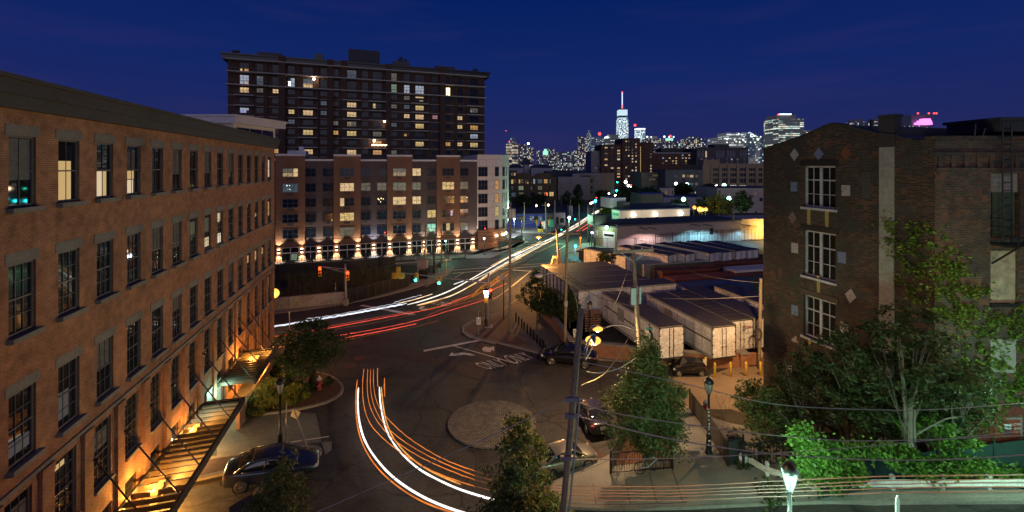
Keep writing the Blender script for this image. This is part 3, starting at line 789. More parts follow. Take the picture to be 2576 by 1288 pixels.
ghol = [(ua(i + 6.87) - .6, ua(i + 6.87) + .6, .9, 3.5) for i in range(0, 15) if i not in (7,)]
mb = MB()
ML.facade(mb, 0, ML.L, -2, 20.3, holes + ghol, .16)
pe, pn = ML.pt(ML.L, 0), ML.pt(0, 0)
back = -ML.n3 * 22
for a, b in ((pe, pe + back), (pn + back, pn), (pe + back, pn + back)):
 mb.quad(a + Vector((0, 0, -2)), b + Vector((0, 0, -2)), b + Vector((0, 0, 20.3)), a + Vector((0, 0, 20.3)))
obj('wall', mb, M['brick_l'], mill)
mb = MB(); mb.quad(pe + Vector((0, 0, 20.2)), pn + Vector((0, 0, 20.2)), pn + back + Vector((0, 0, 20.2)), pe + back + Vector((0, 0, 20.2)))
obj('roof', mb, M['roof'], mill)
mb = MB()
ML.box(mb, -.5, ML.L + .3, 19.86, 20.28, .01, .3); ML.box(mb, -.5, ML.L + .42, 20.28, 20.72, .01, .42); ML.box(mb, -.5, ML.L + .55, 20.72, 20.86, -.3, .56)
for k in range(1, 13): ML.box(mb, k * 3.1, k * 3.1 + .03, 20.3, 20.7, .42, .425)
obj('cornice', mb, M['cornice'], mill)
mb = MB()
ML.box(mb, 0, ML.L, 7.52, 7.66, .001, .09)
obj('belt_course', mb, M['stone'], mill)
for i in range(-3, 15):
 mb = MB(); a = ua(i + 7.37)
 ML.box(mb, a - .26, a + .26, -1, 7.2, .002, .13); ML.box(mb, a - .3, a + .3, 7.2, 7.5, .002, .16)
 obj('pilaster', mb, M['brick_l'], mill)
frU = winmesh(1.12, 2.36, 3, 4, .085, .022, .06, sash=(2,)).mesh('window', M['frame_b'])
frP = winmesh(1.12, 2.36, 2, 2, .085, .022, .06, sash=(1,)).mesh('window', M['frame_b'])
frG = winmesh(1.12, 2.62, 3, 6, .075, .022, .06, sash=(3,)).mesh('window', M['frame_b'])
pane = quadlocal(-.48, .48, .08, 2.28, .02).mesh('pane', M['glass'])
paneG = quadlocal(-.49, .49, .07, 2.55, .02).mesh('pane', M['glass'])
sill = MB().box((0, -.06, -.08), (1.34, .3, .16)).mesh('sill', M['stone'])
sillG = MB().box((0, -.04, -.06), (1.24, .2, .12)).mesh('sill', M['stone'])
lint = MB().box((0, .0, 2.36 + .19), (1.4, .23, .36)).mesh('lintel', M['stone'])
M['lit_tan'] = emis('lit_tan_wall', (1.0, .66, .27), .52, False); M['lit_cream'] = emis('lit_cream_wall', (1.0, .78, .5), .66, False)
M['lit_white'] = emis('lit_white_wall', (1.0, .85, .66), .8, False)
LIT = {(0, 1): [('lit_tan', -.5, .28, .1, 1.55)], (0, 2): [('lit_cream', -.5, -.02, .1, 1.14), ('lit_tan', .0, .28, .1, 1.14)], (0, 3): [('lit_cream', -.5, .15, .1, .72), ('lit_tan', -.5, .2, .76, 1.14)],
 (0, 14): [('lit_white', -.1, .3, .3, 2.0)], (1, 7): [('lit_cream', -.4, .4, .2, .8), ('dimr', -.4, .4, 1.2, 2.1)], (1, 8): [('lit_white', -.45, .4, .1, .75), ('lit_cream', -.4, .3, 1.6, 2.2)],
 (1, 6): [('dimr', -.3, .4, 1.3, 2.1)], (1, 12): [('lit_tan', -.2, .3, 1.0, 1.3)], (1, 14): [('lit_tan', -.1, .3, .6, 2.0)], (2, 11): [('lit_tan', -.3, .3, 1.5, 2.1)], (2, 12): [('lit_tan', -.3, .3, 1.3, 2.1)], (2, 13): [('lit_tan', -.3, .3, 1.4, 2.0)],
 (3, 14): [('lit_tan', -.3, .3, 1.4, 2.3)], (3, 1): [('lit_tan', -.4, .1, 2.2, 2.4)], (2, 0): [('curt', -.44, .44, .3, .75)], (2, 1): [('curt', -.4, .2, .3, 1.3)]}
M['dimr'] = emis('lit_room_green_dim', (.3, .4, .25), .12, False); M['curt'] = emis('faint_curtain', (.4, .42, .45), .09, False)
for a, z, w_, h, r, i in WIN:
 me = frG if r == 3 else (frP if r == 0 else frU)
 f = bpy.data.objects.new('window', me); COL.objects.link(f)
 place_child(f, mill, ML, a, z, -.1)
 kids = [('pane', paneG if r == 3 else pane), ('sill', sillG if r == 3 else sill)] + ([] if r == 3 else [('lintel', lint)])
 for n_, m_ in kids:
  c = bpy.data.objects.new(n_, m_); COL.objects.link(c); c.parent = f
  if n_ == 'sill': c.location = (0, -.1, 0)
  if n_ == 'lintel': c.location = (0, -.005, -.02)
 if (r, i) not in LIT and random.random() < .4:
  c = bpy.data.objects.new('blind', quadlocal(-.48, .48, random.choice((.9, 1.2, 1.5, 1.7)), 2.26, .014).mesh('blind', M['curtain'])); COL.objects.link(c); c.parent = f
 for mm, x0, x1, z0, z1 in LIT.get((r, i), []):
  if i >= 0 and ML.u3.cross(-ML.n3).z < 0: x0, x1 = -x1, -x0
  c = bpy.data.objects.new('lit_blind', quadlocal(x0, x1, z0, z1, .012).mesh('lit_blind', M[mm])); COL.objects.link(c); c.parent = f
for a0, a1, z0, z1 in ghol:
 m_ = MB(); ML.box(m_, a0, a1, z0, z1, -.15, -.12); obj('ground_floor_window', m_, M['glass'], mill)
# lobby with the greenish light between the canopies
a0, a1 = ua(13.75), ua(14.95)
lob = MB(); ML.box(lob, a0, a1, .7, 3.1, .004, .03); ML.box(lob, a0 - .06, a0, .7, 3.1, .004, .1, 1); ML.box(lob, a1, a1 + .06, .7, 3.1, .004, .1, 1); ML.box(lob, a0 - .06, a1 + .06, 3.1, 3.18, .004, .1, 1); ML.box(lob, (a0 + a1) / 2 - .03, (a0 + a1) / 2 + .03, .7, 3.1, .03, .07, 1)
M['lobby'] = emis('lobby_light', (.35, .85, .6), .55, False)
lo_ = obj('glazed_door', lob, [M['lobby'], M['frame_b']], mill)
lamp('lobby_lamp', ML.pt((a0 + a1) / 2, 2.6, .5), 130, (.5, 1.0, .72), mill, rad=.3)
lamp('lobby_lamp', ML.pt(ua(12.2), 2.0, .4), 120, (.5, 1.0, .72), mill, rad=.3)
# canopies
M['slat'] = mat('bronze_slat', (.07, .05, .035), .5, .3, 1)
def canopy(u0, u1, z, rods, nsl, label, lamps):
 a0, a1 = ua(u0), ua(u1); ow = 2.4
 t = thing('entrance_canopy', label, 'canopy', ML.pt(a1, z, 0))
 m_ = MB(); ML.box(m_, a0, a1, z - .14, z + .14, .14, .24); obj('wall_beam', m_, M['dark'], t)
 m_ = MB(); ML.box(m_, a0, a1 + .1, z - .2, z + .2, ow, ow + .14); obj('outer_beam', m_, M['dark'], t)
 m_ = MB(); ML.box(m_, a1, a1 + .1, z - .17, z + .17, .24, ow); obj('end_beam', m_, M['dark'], t)
 for k in range(nsl):
  a = a0 + (a1 - a0) * (k + .5) / nsl
  m_ = MB(); ML.box(m_, a - .03, a + .03, z - .13, z + .11, .24, ow); obj('slat', m_, M['slat'], t)
 for br, en in rods:
  ab, zb = ML.px(*br, 'Z2'); pb = ML.pt(ab, zb, .16); pe_ = atz(*en, z + .15, 'Z2')
  m_ = MB().tube([pb, pe_], .035, 6); rd = obj('tie_rod', m_, M['black'], t)
  m_ = MB(); ML.box(m_, ab - .12, ab + .12, zb - .28, zb + .28, .005, .07); m_.tube([ML.pt(ab, zb, .05), ML.pt(ab, zb - .05, .3)], .07, 8); obj('bracket', m_, M['black'], rd)
 for a, off, pw in lamps:
  m_ = MB(); ML.box(m_, a - .45, a + .45, z - .42, z - .33, off - .14, off + .14); ML.box(m_, a - .36, a + .36, z - .34, z - .28, off - .13, off + .13, 1)
  m_.tube([ML.pt(a, z - .3, off), ML.pt(a, z - .1, off)], .02, 6, 1)
  # glass lamp: glows up, down and sideways
  m2 = MB(); ML.box(m2, a - .42, a + .42, z - .05, z + .125, off - .12, off + .12)
  f_ = obj('lamp', m_, [M['e_sod'], M['black']], t); obj('lamp_glass', m2, M['e_sodw'], f_)
  lamp('canopy_lamp', ML.pt(a, z - .62, off), pw * 1.6, (1, .42, .07), t, rad=.15)
  lamp('canopy_lamp', ML.pt(a, z + .18, off * .75), pw * .55, (1, .42, .07), t, rad=.1)
 return t
canopy(7.6, 13.33, 2.85, [((490, 1005), (740, 1275)), ((660, 850), (985, 1200)), ((800, 708), (1085, 1035)), ((915, 598), (1180, 895)), ((1010, 500), (1255, 785)), ((1088, 425), (1310, 680))], 24,
 'long slatted steel canopy hung on rods from the brick mill, nearest and glowing orange', [(ua(9.75), 1.15, 620), (ua(12.0), .8, 260)])
canopy(14.47, 17.05, 2.9, [((1172, 340), (1385, 580)), ((1230, 285), (1425, 500)), ((1285, 235), (1465, 440)), ((1335, 190), (1497, 396))], 13,
 'shorter slatted steel canopy over the planting bed, farther along the brick mill', [(ua(16.3), 1.5, 560)])
m_ = MB();
# buttress wall under the far canopy
ML.box(m_, ua(13.5), ua(17.2), -.5, 1.9, 1.9, 2.15)
tag(obj('garden_wall', m_, M['brick_l']), 'low brick wall under the outer edge of the far canopy beside the shrubs', 'wall')
# globe lamp at the corner
gl = thing('corner_lamp', 'glowing orange globe lamp on the far corner of the brick mill', 'lamp', ats(690, 738, .0428))
c = ats(690, 738, .0428)
obj('globe', MB().sphere(c, .5, 14), M['e_sod'], gl, True)
obj('bracket', MB().tube([c + Vector((0, 0, -.5)), c + Vector((0, 0, -.8)), c + Vector((-1.2, .3, -.8))], .05, 6), M['black'], gl)
lamp('globe_light', c + Vector((.3, -.7, 0)), 700, SOD, gl, rad=.5)
# glazed roof pavilion
pv = thing('roof_pavilion', 'pale flat roofed glazed pavilion on top of the brick mill', 'pavilion', (-34, 52, 20.3))
m_ = MB(); p = [(-36.8, 49.6), (-31.6, 49.6), (-30.6, 56.5), (-36.8, 56.5)]
m_.prism(p, 20.2, 22.9); obj('wall', m_, M['white_cap'], pv)
m_ = MB(); m_.prism([(-37.6, 48.9), (-31.0, 48.9), (-29.6, 57.2), (-37.6, 57.2)], 22.9, 23.6); m_.prism([(-37.75, 48.75), (-30.9, 48.75), (-29.4, 57.3), (-37.75, 57.3)], 23.6, 23.85); obj('roof', m_, M['white_cap'], pv)
PW = Wall((-31.6, 49.6), (-30.6, 56.5))
m_ = MB();
for k in range(3): PW.box(m_, .5 + k * 2.05, .5 + k * 2.05 + 1.95, 20.4, 22.5, .02, .04)
obj('window', m_, M['glass_sky'], pv)
# old brick works on the right
CA = (18.52, 19.15); FA = (16.1, 28.0)
WA = Wall(FA, CA)
WB = Wall(CA, (CA[0] + 14, CA[1] + .4))
works = thing('brick_works', 'old dark brick works with painted diamonds and gabled wall on the right', 'building', (CA[0], CA[1], 5.6))
prof = [(1919, 375), (1935, 372), (1972, 360), (2010, 347), (2050, 331), (2080, 317), (2097, 312), (2118, 314), (2160, 325), (2212, 338), (2255, 342), (2275, 350), (2300, 353), (2352, 350)]
RP = [WA.px(x, y) for x, y in prof]
W_ = [(585, 935, 640, 1085, 'RA1'), (552, 880, 175, 640, 'RA2'), (552, 880, 838, 1260, 'RA2'), (500, 800, 470, 880, 'RA3')]
wh = []
for x0, x1, y0, y1, ref in W_:
 a0, zt = WA.px(x0, y0, ref); a1, _ = WA.px(x1, y0, ref); _, zb = WA.px(x0, y1, ref)
 wh.append((a0, a1, zb, zt))
aw0 = sum(h[0] for h in wh[:3]) / 3; aw1 = sum(h[1] for h in wh[:3]) / 3
wh = [(aw0, aw1, h[2], h[3]) for h in wh]
ztop = min(z for a, z in RP)
mb = MB(); WA.facade(mb, 0, WA.L, -2, ztop, wh, .35)
vs = [WA.pt(0, ztop), WA.pt(WA.L, ztop)] + [WA.pt(min(max(a, 0), WA.L), z) for a, z in reversed(RP)]
vs = [v for i, v in enumerate(vs) if i == 0 or (v - vs[i - 1]).length > 1e-3]
mb.add(vs, [tuple(range(len(vs)))])
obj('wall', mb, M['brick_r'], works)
# flank that looks away down the lane, roof and back
bk = -WA.n3 * 16
mb = MB(); f0 = WA.pt(0, -2);
mb.quad(f0 + bk, f0, f0 + Vector((0, 0, ztop + 2)), f0 + bk + Vector((0, 0, ztop + 2)))
obj('flank_wall', mb, M['brick_r'], works)
mb = MB()
for i in range(len(RP) - 1):
 p0, p1 = WA.pt(RP[i][0], RP[i][1] - .02, -.02), WA.pt(RP[i + 1][0], RP[i + 1][1] - .02, -.02)
 mb.quad(p0, p1, p1 + bk, p0 + bk)
obj('roof', mb, M['roof'], works)
mb = MB()
for i in range(len(RP) - 2):
 p0, p1 = WA.pt(*RP[i], -.1), WA.pt(*RP[i + 1], -.1)
 mb.bar(p0 + Vector((0, 0, .03)), p1 + Vector((0, 0, .03)), .42, .1)
obj('coping', mb, M['dark'], works)
M['wframe'] = mat('old_white_frame', (.4, .4, .44), .7, .35, 2.5)
for k, (a0, a1, z0, z1) in enumerate(wh):
 wdt, ht = a1 - a0, z1 - z0
 m_ = MB(); fw = .1
 m_.box((0, 0, fw / 2), (wdt, .1, fw)); m_.box((0, 0, ht - fw / 2), (wdt, .1, fw))
 for sx_ in (-1, 1): m_.box((sx_ * (wdt / 2 - fw / 2), 0, ht / 2), (fw, .1, ht))
 m_.box((0, -.01, ht / 2), (fw * 1.3, .1, ht - .02)); m_.box((0, .0, ht * .66), (wdt - .02, .08, fw * .7))
 for sx_ in (-1, 1): m_.box((sx_ * wdt * .25, .01, ht / 2), (.035, .05, ht))
 m_.box((0, .012, ht * .32), (wdt - .02, .04, .035))
 f = bpy.data.objects.new('window', m_.mesh('window', M['wframe'])); COL.objects.link(f); place_child(f, works, WA, (a0 + a1) / 2, z0, -.2)
 c = obj('pane', quadlocal(-wdt / 2, wdt / 2, .0, ht, .03), mat('dusty_glass', (.016, .013, .012), .25, .6, 2), f, local=True)
 c.data.materials[0].node_tree.nodes['Principled BSDF'].inputs['Specular IOR Level'].default_value = .02; c.data.materials[0].node_tree.nodes['Principled BSDF'].inputs['Roughness'].default_value = .6
 c = obj('sill', MB().box((0, -.14, -.07), (wdt + .2, .36, .13)), M['wframe'], f, local=True)
 c = obj('lintel', MB().box((0, -.1, ht + .17), (wdt + .34, .28, .3)), M['ink'], f, local=True)
# narrow shuttered window
a0, zt = WA.px(1232, 705, 'RA1'); a1, zb = WA.px(1318, 1000, 'RA1')
m_ = MB(); WA.box(m_, a0, a1, zb, zt, .003, .03)
for k in range(7): WA.box(m_, a0 + (a1 - a0) * k / 7 + .01, a0 + (a1 - a0) * k / 7 + .05, zb, zt - .03, .03, .045)
obj('shuttered_window', m_, mat('grey_shutter', (.07, .065, .065), .9, .6, 6), works)
# painted shapes
PT = {'w': (.42, .4, .42), 'b': (.17, .22, .36), 'o': (.2, .075, .022), 'k': (.2, .15, .14), 'g': (.03, .055, .035), 'y': (.38, .3, .09)}
def peel(name, c): # worn paint: bricks show through
 m, nt_, p = _new(name)
 b = _n(nt_, 'ShaderNodeTexNoise'); b.inputs['Scale'].default_value = 2.6; b.inputs['Detail'].default_value = 8; b.inputs['Roughness'].default_value = .75
 t = _n(nt_, 'ShaderNodeTexCoord'); nt_.links.new(t.outputs['UV'], b.inputs['Vector'])
 r = _n(nt_, 'ShaderNodeValToRGB'); r.color_ramp.elements[0].position = .36; r.color_ramp.elements[0].color = (.04, .028, .02, 1)
 r.color_ramp.elements[1].position = .44; r.color_ramp.elements[1].color = (*c, 1)
 nt_.links.new(b.outputs['Fac'], r.inputs[0])
 k = _n(nt_, 'ShaderNodeTexBrick'); k.inputs['Scale'].default_value = 1; k.inputs['Brick Width'].default_value = .21; k.inputs['Row Height'].default_value = .075; k.inputs['Mortar Size'].default_value = .008
 k.inputs['Color1'].default_value = (1, 1, 1, 1); k.inputs['Color2'].default_value = (.85, .85, .85, 1); k.inputs['Mortar'].default_value = (.55, .55, .55, 1)
 nt_.links.new(t.outputs['UV'], k.inputs['Vector'])
 x = _n(nt_, 'ShaderNodeVectorMath', operation='MULTIPLY'); nt_.links.new(r.outputs[0], x.inputs[0]); nt_.links.new(k.outputs[0], x.inputs[1])
 nt_.links.new(x.outputs[0], p.inputs['Base Color']); p.inputs['Roughness'].default_value = .85
 return m
PM = {k: peel('peeling_paint_' + k, c) for k, c in PT.items()}
def shape(pts, ref, m, name, wall=WA):
 m_ = MB(); P = [wall.px(x, y, ref) for x, y in pts]
 if sum(P[i][0] * P[(i + 1) % len(P)][1] - P[(i + 1) % len(P)][0] * P[i][1] for i in range(len(P))) < 0: P = P[::-1]
 n = len(P); vs = [wall.pt(a, z, .004) for a, z in P] + [wall.pt(a, z, .012) for a, z in P]
 m_.add(vs, [tuple(range(n, 2 * n))] + [(i, (i + 1) % n, n + (i + 1) % n, n + i) for i in range(n)])
 o = obj(name, m_, m, works)
 return o
for pts, ref, c in (([(438, 515), (490, 447), (537, 515), (485, 588)], 'RA1', 'w'), ([(697, 510), (755, 435), (808, 510), (750, 580)], 'RA1', 'b'), ([(988, 500), (1048, 425), (1110, 500), (1048, 583)], 'RA1', 'o'),
     ([(420, 1200), (468, 1140), (512, 1215), (463, 1272)], 'RA1', 'k'), ([(985, 130), (1040, 68), (1088, 135), (1035, 205)], 'RA2', 'g'),
     ([(415, 695), (458, 640), (498, 700), (458, 757)], 'RA2', 'g'), ([(980, 840), (1042, 785), (1097, 875), (1030, 935)], 'RA2', 'w'), ([(385, 255), (435, 218), (437, 262), (458, 285), (405, 275)], 'RA3', 'w'),
     ([(340, 540), (360, 490), (395, 500), (390, 590)], 'RA3', 'w')):
 shape(pts, ref, PM[c], 'painted_diamond')
for x0, y0, x1, y1, sl, ref, c in ((446, 815, 518, 918, 2, 'RA1', 'b'), (1003, 850, 1098, 968, 2, 'RA1', 'w'), (427, 310, 496, 412, 10, 'RA2', 'w'), (903, 400, 989, 515, 14, 'RA2', 'b'), (427, 948, 496, 1050, 18, 'RA2', 'b'), (929, 1120, 1016, 1232, 24, 'RA2', 'w')):
 shape([(x0, y0), (x1, y0 + sl), (x1, y1 + sl), (x0, y1)], ref, PM[c], 'painted_square')
for x0, y0, x1, y1, sl, ref in ((628, 1112, 662, 1290, 3, 'RA1'), (824, 1130, 862, 1310, 3, 'RA1'), (690, 648, 722, 838, 8, 'RA2'), (548, 243, 575, 300, 8, 'RA3')):
 shape([(x0, y0), (x1, y0 + sl), (x1, y1 + sl), (x0, y1)], ref, PM['y'], 'painted_bar')
# rendered chimney breast with its dark stack
a0, _ = WA.px(2213, 600); a1, _ = WA.px(2250, 600); _, zt = WA.px(2230, 344)
m_ = MB(); WA.box(m_, a0, a1, 3, zt, .002, .05); obj('rendered_flue', m_, M['mortarwall'], works)
ch = MB(); a2, _ = WA.px(2258, 400); _, z2 = WA.px(2240, 288)
WA.box(ch, a0, a2 - .1, zt - .5, z2 - .12, -.4, .06); WA.box(ch, a0 - .05, a2 - .05, z2 - .12, z2, -.46, .12)
obj('chimney', ch, M['dark'], works)
a_, z_ = WA.px(2162, 300); m_ = MB().tube([WA.pt(a_, z_ - .6, -.8), WA.pt(a_, z_ + .0, -.8)], .07, 8); obj('vent_pipe', m_, M['dark'], works)
# front wall B
zB = 19.2;
mb = MB()
b0, b1 = WB.px(1270, 700, 'RB1')[0], WB.px(1585, 700, 'RB1')[0]
zc0 = WB.px(1300, 720, 'RB1')[1]; zc1 = WB.px(1300, 930, 'RB1')[1]; zd1 = WB.px(1300, 255, 'RB2')[1]
pw0, pw1 = WB.px(1190, 600, 'RB2')[0], WB.px(1470, 600, 'RB2')[0]; pz1 = WB.px(1300, 395, 'RB2')[1]; pz0 = WB.px(1300, 935, 'RB2')[1]
WB.facade(mb, 0, WB.L, -2, zB, [(b0, b1, zd1, zc0), (pw0, pw1, pz0, pz1)], .22)
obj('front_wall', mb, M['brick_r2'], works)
m_ = MB(); WB.box(m_, -.06, WB.L, zB, zB + .14, -.4, .14); WB.box(m_, -.03, WB.L, 17.82, 17.95, .002, .1); WB.box(m_, -.03, WB.L, 18.5, 18.62, .002, .08)
for k in range(24): WB.box(m_, .1 + k * .58, .3 + k * .58, 17.95, 18.5, .002, .07)
obj('cornice', m_, M['brick_r2'], works)
m_ = MB(); m_.add([WA.pt(WA.L, zB, 0), WB.pt(WB.L, zB, 0), WB.pt(WB.L, zB, -14), WA.pt(WA.L, zB, -14)], [(0, 1, 2, 3)]); obj('flat_roof', m_, M['roof'], works)
m_ = MB(); WB.box(m_, -.6, WB.L, zB, 19.95, -3.6, -3.2); obj('roof_parapet', m_, M['blue_wall'] if False else M['roof'], works)
m_ = MB(); WB.box(m_, b0, b1, zc1, zc0, -.1, -.08); obj('blocked_window', m_, M['cmu'], works)
m_ = MB(); WB.box(m_, b0 + .18, b1 - .1, zd1, zc1, -.13, -.1); obj('green_door', m_, mat('green_door', (.045, .07, .04), .7, .35, 2), works)
m_ = MB(); WB.box(m_, pw0, pw1, pz0, pz1, -.13, -.09); obj('boarded_window', m_, M['ply'], works)
m_ = MB(); WB.box(m_, pw0 - .05, pw1 + .05, pz0 - .14, pz0, -.1, .08); obj('sill', m_, M['ink'], works)
p0, p1 = WB.px(850, 10, 'RB3')[0], WB.px(1035, 10, 'RB3')[0]
m_ = MB(); WB.box(m_, p0, p1, WB.px(950, 260, 'RB3')[1], WB.px(950, 10, 'RB3')[1], .003, .03); obj('rendered_window', m_, M['mortarwall'], works)
# red doors and notice at the foot
d0, zt = WB.px(870, 600, 'RB3'); d1, zb = WB.px(1060, 815, 'RB3')
m_ = MB(); WB.box(m_, d0 - 1.2, WB.L, zb - 1, zt + .5, .003, .02); obj('red_painted_base', m_, mat('red_wall_paint', (.16, .04, .03), .85, .3, 1), works)
m_ = MB(); WB.box(m_, d0, d1, zb - .5, zt, .02, .06); WB.box(m_, d1, d1 + .08, zb - .5, zt + .08, .02, .08, 1); WB.box(m_, d0 + .5, d1, zt, zt + .07, .02, .08, 1)
obj('red_door', m_, [mat('red_door', (.26, .055, .035), .7, .25, 1), M['greywall']], works)
n0, nz1 = WB.px(934, 632, 'RB3'); n1, nz0 = WB.px(992, 670, 'RB3')
m_ = MB(); WB.box(m_, n0, n1, nz0, nz1, .062, .072)
for k, s_ in enumerate(('-- ------- --', '----- ------', '---------')): text_on(m_, s_, WB.pt((n0 + n1) / 2, nz1 - .12 - .15 * k, .072), WB.u3, (0, 0, 1), .07, WB.n3, 1, (n1 - n0) * .75)
obj('notice', m_, [M['sign_w'], M['blue_steel']], works)
gm = MB(); text_on(gm, 'LOVER', WB.pt(n1 + .27, nz1 - .02, .062), WB.u3, (0, 0, 1), .1, WB.n3); text_on(gm, 'SEARS', WB.pt(n1 + .3, nz1 - .2, .062), WB.u3, (0, 0, 1), .1, WB.n3); text_on(gm, 'OM', WB.pt(n1 + .25, nz1 - .36, .062), WB.u3, (0, 0, 1), .09, WB.n3)
obj('graffiti', gm, M['sign_w'], works)
# fire escape
fe = thing('fire_escape', 'black iron fire escape with ladder in front of the green door', 'fire escape', WB.pt(b0, zd1))
zf = WB.px(1250, 300, 'RB2')[1]; f0_ = WB.px(1180, 300, 'RB2')[0]; f1_ = WB.L - 3
m_ = MB()
for k in range(10): WB.box(m_, f0_, f1_, zf - .04, zf, .1 + k * .1, .15 + k * .1)
WB.box(m_, f0_, f0_ + .06, zf - .12, zf, .02, 1.1); WB.box(m_, f0_ + 1.5, f0_ + 1.56, zf - .12, zf - .04, .02, 1.1); m_.bar(WB.pt(f0_ + .05, zf - .1, 1.0), WB.pt(f0_ + .05, zf - .95, .05), .06)
obj('platform', m_, M['black'], fe)
m_ = MB()
for z in (.35, .7, 1.05):
 WB.box(m_, f0_, f1_, zf + z, zf + z + .04, 1.04, 1.09); WB.box(m_, f0_, f0_ + .04, zf + z, zf + z + .04, .02, 1.04)
for k in range(6): WB.box(m_, f0_ + k * .9, f0_ + k * .9 + .05, zf, zf + 1.08, 1.04, 1.09)
obj('railing', m_, M['black'], fe)
l0 = WB.px(1313, 600, 'RB1')[0]; l1 = WB.px(1410, 600, 'RB1')[0]; lt = WB.px(1313, 170, 'RB1')[1]
m_ = MB();
for a in (l0, l1): m_.tube([WB.pt(a, zf, .3), WB.pt(a, lt, .3)], .032, 6)
k = 0
while zf + .3 + k * .33 < lt: m_.tube([WB.pt(l0, zf + .3 + k * .33, .3), WB.pt(l1, zf + .3 + k * .33, .3)], .018, 5); k += 1
obj('ladder', m_, M['black'], fe)
m_ = MB(); h0 = WB.px(1195, 200, 'RB1')[0]; hz = WB.px(1195, 165, 'RB1')[1]
m_.tube([WB.pt(h0, zB, -.4), WB.pt(h0 + .06, hz - .05, -.4), WB.pt(h0 + .2, hz, -.4), WB.pt(l0 - .1, hz + .05, .1)], .04, 6); m_.tube([WB.pt(l0 - .25, zB, -.3), WB.pt(l0 - .1, lt - .2, -.3)], .04, 6)
obj('handrail', m_, M['black'], fe)
rh = MB(); r0 = WB.px(1280, 200, 'RB1')[0]
zr0, zr1 = WB.px(1300, 265, 'RB1')[1], WB.px(1300, 150, 'RB1')[1]
WB.box(rh, r0 + .05, WB.L, zr0, zr1, -2.0, .28); WB.box(rh, r0 - .05, WB.L, zr1, zr1 + .14, -2.1, .4)
obj('roof_hood', rh, M['dark'], works)
# apartment blocks beyond the junction
def win(parent, wall, a0, a1, z0, z1, lit=None, cols=2, rows=2, fm='dark', o=.0, sillm=None, part=None, glass='glass_sky', fw=.07, bar=.05):
 """window: frame and bars, pane, and the lit part of the pane (fractions x0,x1,z0,z1)"""
 m_ = MB()
 wall.box(m_, a0, a1, z0, z0 + fw, o, o + .07); wall.box(m_, a0, a1, z1 - fw, z1, o, o + .07)
 wall.box(m_, a0, a0 + fw, z0 + fw, z1 - fw, o, o + .07); wall.box(m_, a1 - fw, a1, z0 + fw, z1 - fw, o, o + .07)
 for i in range(1, cols):
  a = a0 + (a1 - a0) * i / cols; wall.box(m_, a - bar / 2, a + bar / 2, z0 + fw, z1 - fw, o, o + .06)
 for j in range(1, rows):
  z = z0 + (z1 - z0) * j / rows; wall.box(m_, a0 + fw, a1 - fw, z - bar / 2, z + bar / 2, o, o + .055)
 f = obj('window', m_, M[fm], parent)
 p = MB(); wall.box(p, a0 + fw * .5, a1 - fw * .5, z0 + fw * .5, z1 - fw * .5, o - .02, o + .02)
 m = M[glass]; full = lit and isinstance(lit, str)
 obj('pane', p, ROOMS[lit] if full else m, f)
 if lit and not full:
  for nm, x0, x1, y0, y1 in lit:
   p = MB(); wall.box(p, a0 + (a1 - a0) * x0, a0 + (a1 - a0) * x1, z0 + (z1 - z0) * y0, z0 + (z1 - z0) * y1, o + .022, o + .03)
   obj('lit_pane', p, ROOMS.get(nm) or M[nm], f)
 if sillm:
  p = MB(); wall.box(p, a0 - .08, a1 + .08, z0 - .12, z0, o, o + .12); obj('sill', p, M[sillm], f)
 return f
s0, s1 = .0740, .0862
MW = Wall(((640 - CX) * s0, F * s0), ((1200 - CX) * s1, F * s1))
mid = thing('apartment_building', 'five storey orange and grey brick apartment building with lit street lamps along its base', 'building', (*MW.pt(MW.L, 0)[:2], 0))
bays = [(-60, 105, 0), (105, 338, 1), (338, 565, 0), (565, 778, 1), (778, 988, 0), (988, 1185, 1), (1185, 1380, 0), (1380, 1563, 1), (1563, 1703, 0)]
zr_hi, zr_lo = 20.05, 19.1
mb, md, cap = MB(), MB(), MB()
cols = [(160, 285, 3), (340, 425, 2), (478, 560, 2), (613, 728, 3), (780, 858, 2), (907, 984, 2), (1032, 1138, 3), (1187, 1257, 2), (1305, 1375, 2), (1422, 1518, 3), (1565, 1632, 2)]
rows = []
for yt, yb in ((145, 213), (265, 335), (387, 457), (508, 578), (628, 700)):
 rows.append((MW.px(222, yb, 'MB')[1], MW.px(222, yt, 'MB')[1]))
ca = [(MW.px(x0, 300, 'MB')[0], MW.px(x1, 300, 'MB')[0], c) for x0, x1, c in cols]
zg = MW.px(222, 770, 'MB')[1]
for x0, x1, k in bays:
 a0, a1 = max(0, MW.px(x0, 300, 'MB')[0]), MW.px(x1, 300, 'MB')[0]
 zt = zr_hi if k else zr_lo
 MW.box(mb if k else md, a0, a1, -1, zt, -2 if k else -2.2, .3 if k else 0)
 MW.box(cap, a0 - .05, a1 + .05, zt, zt + .35, -.5, .42 if k else .1)
MW.box(md, 0, MW.L, -1, 18.9, -14, -2.21)
obj('brick_bays', mb, M['brick_m'], mid); obj('wall', md, M['brick_md'], mid); obj('coping', cap, M['white_cap'], mid)
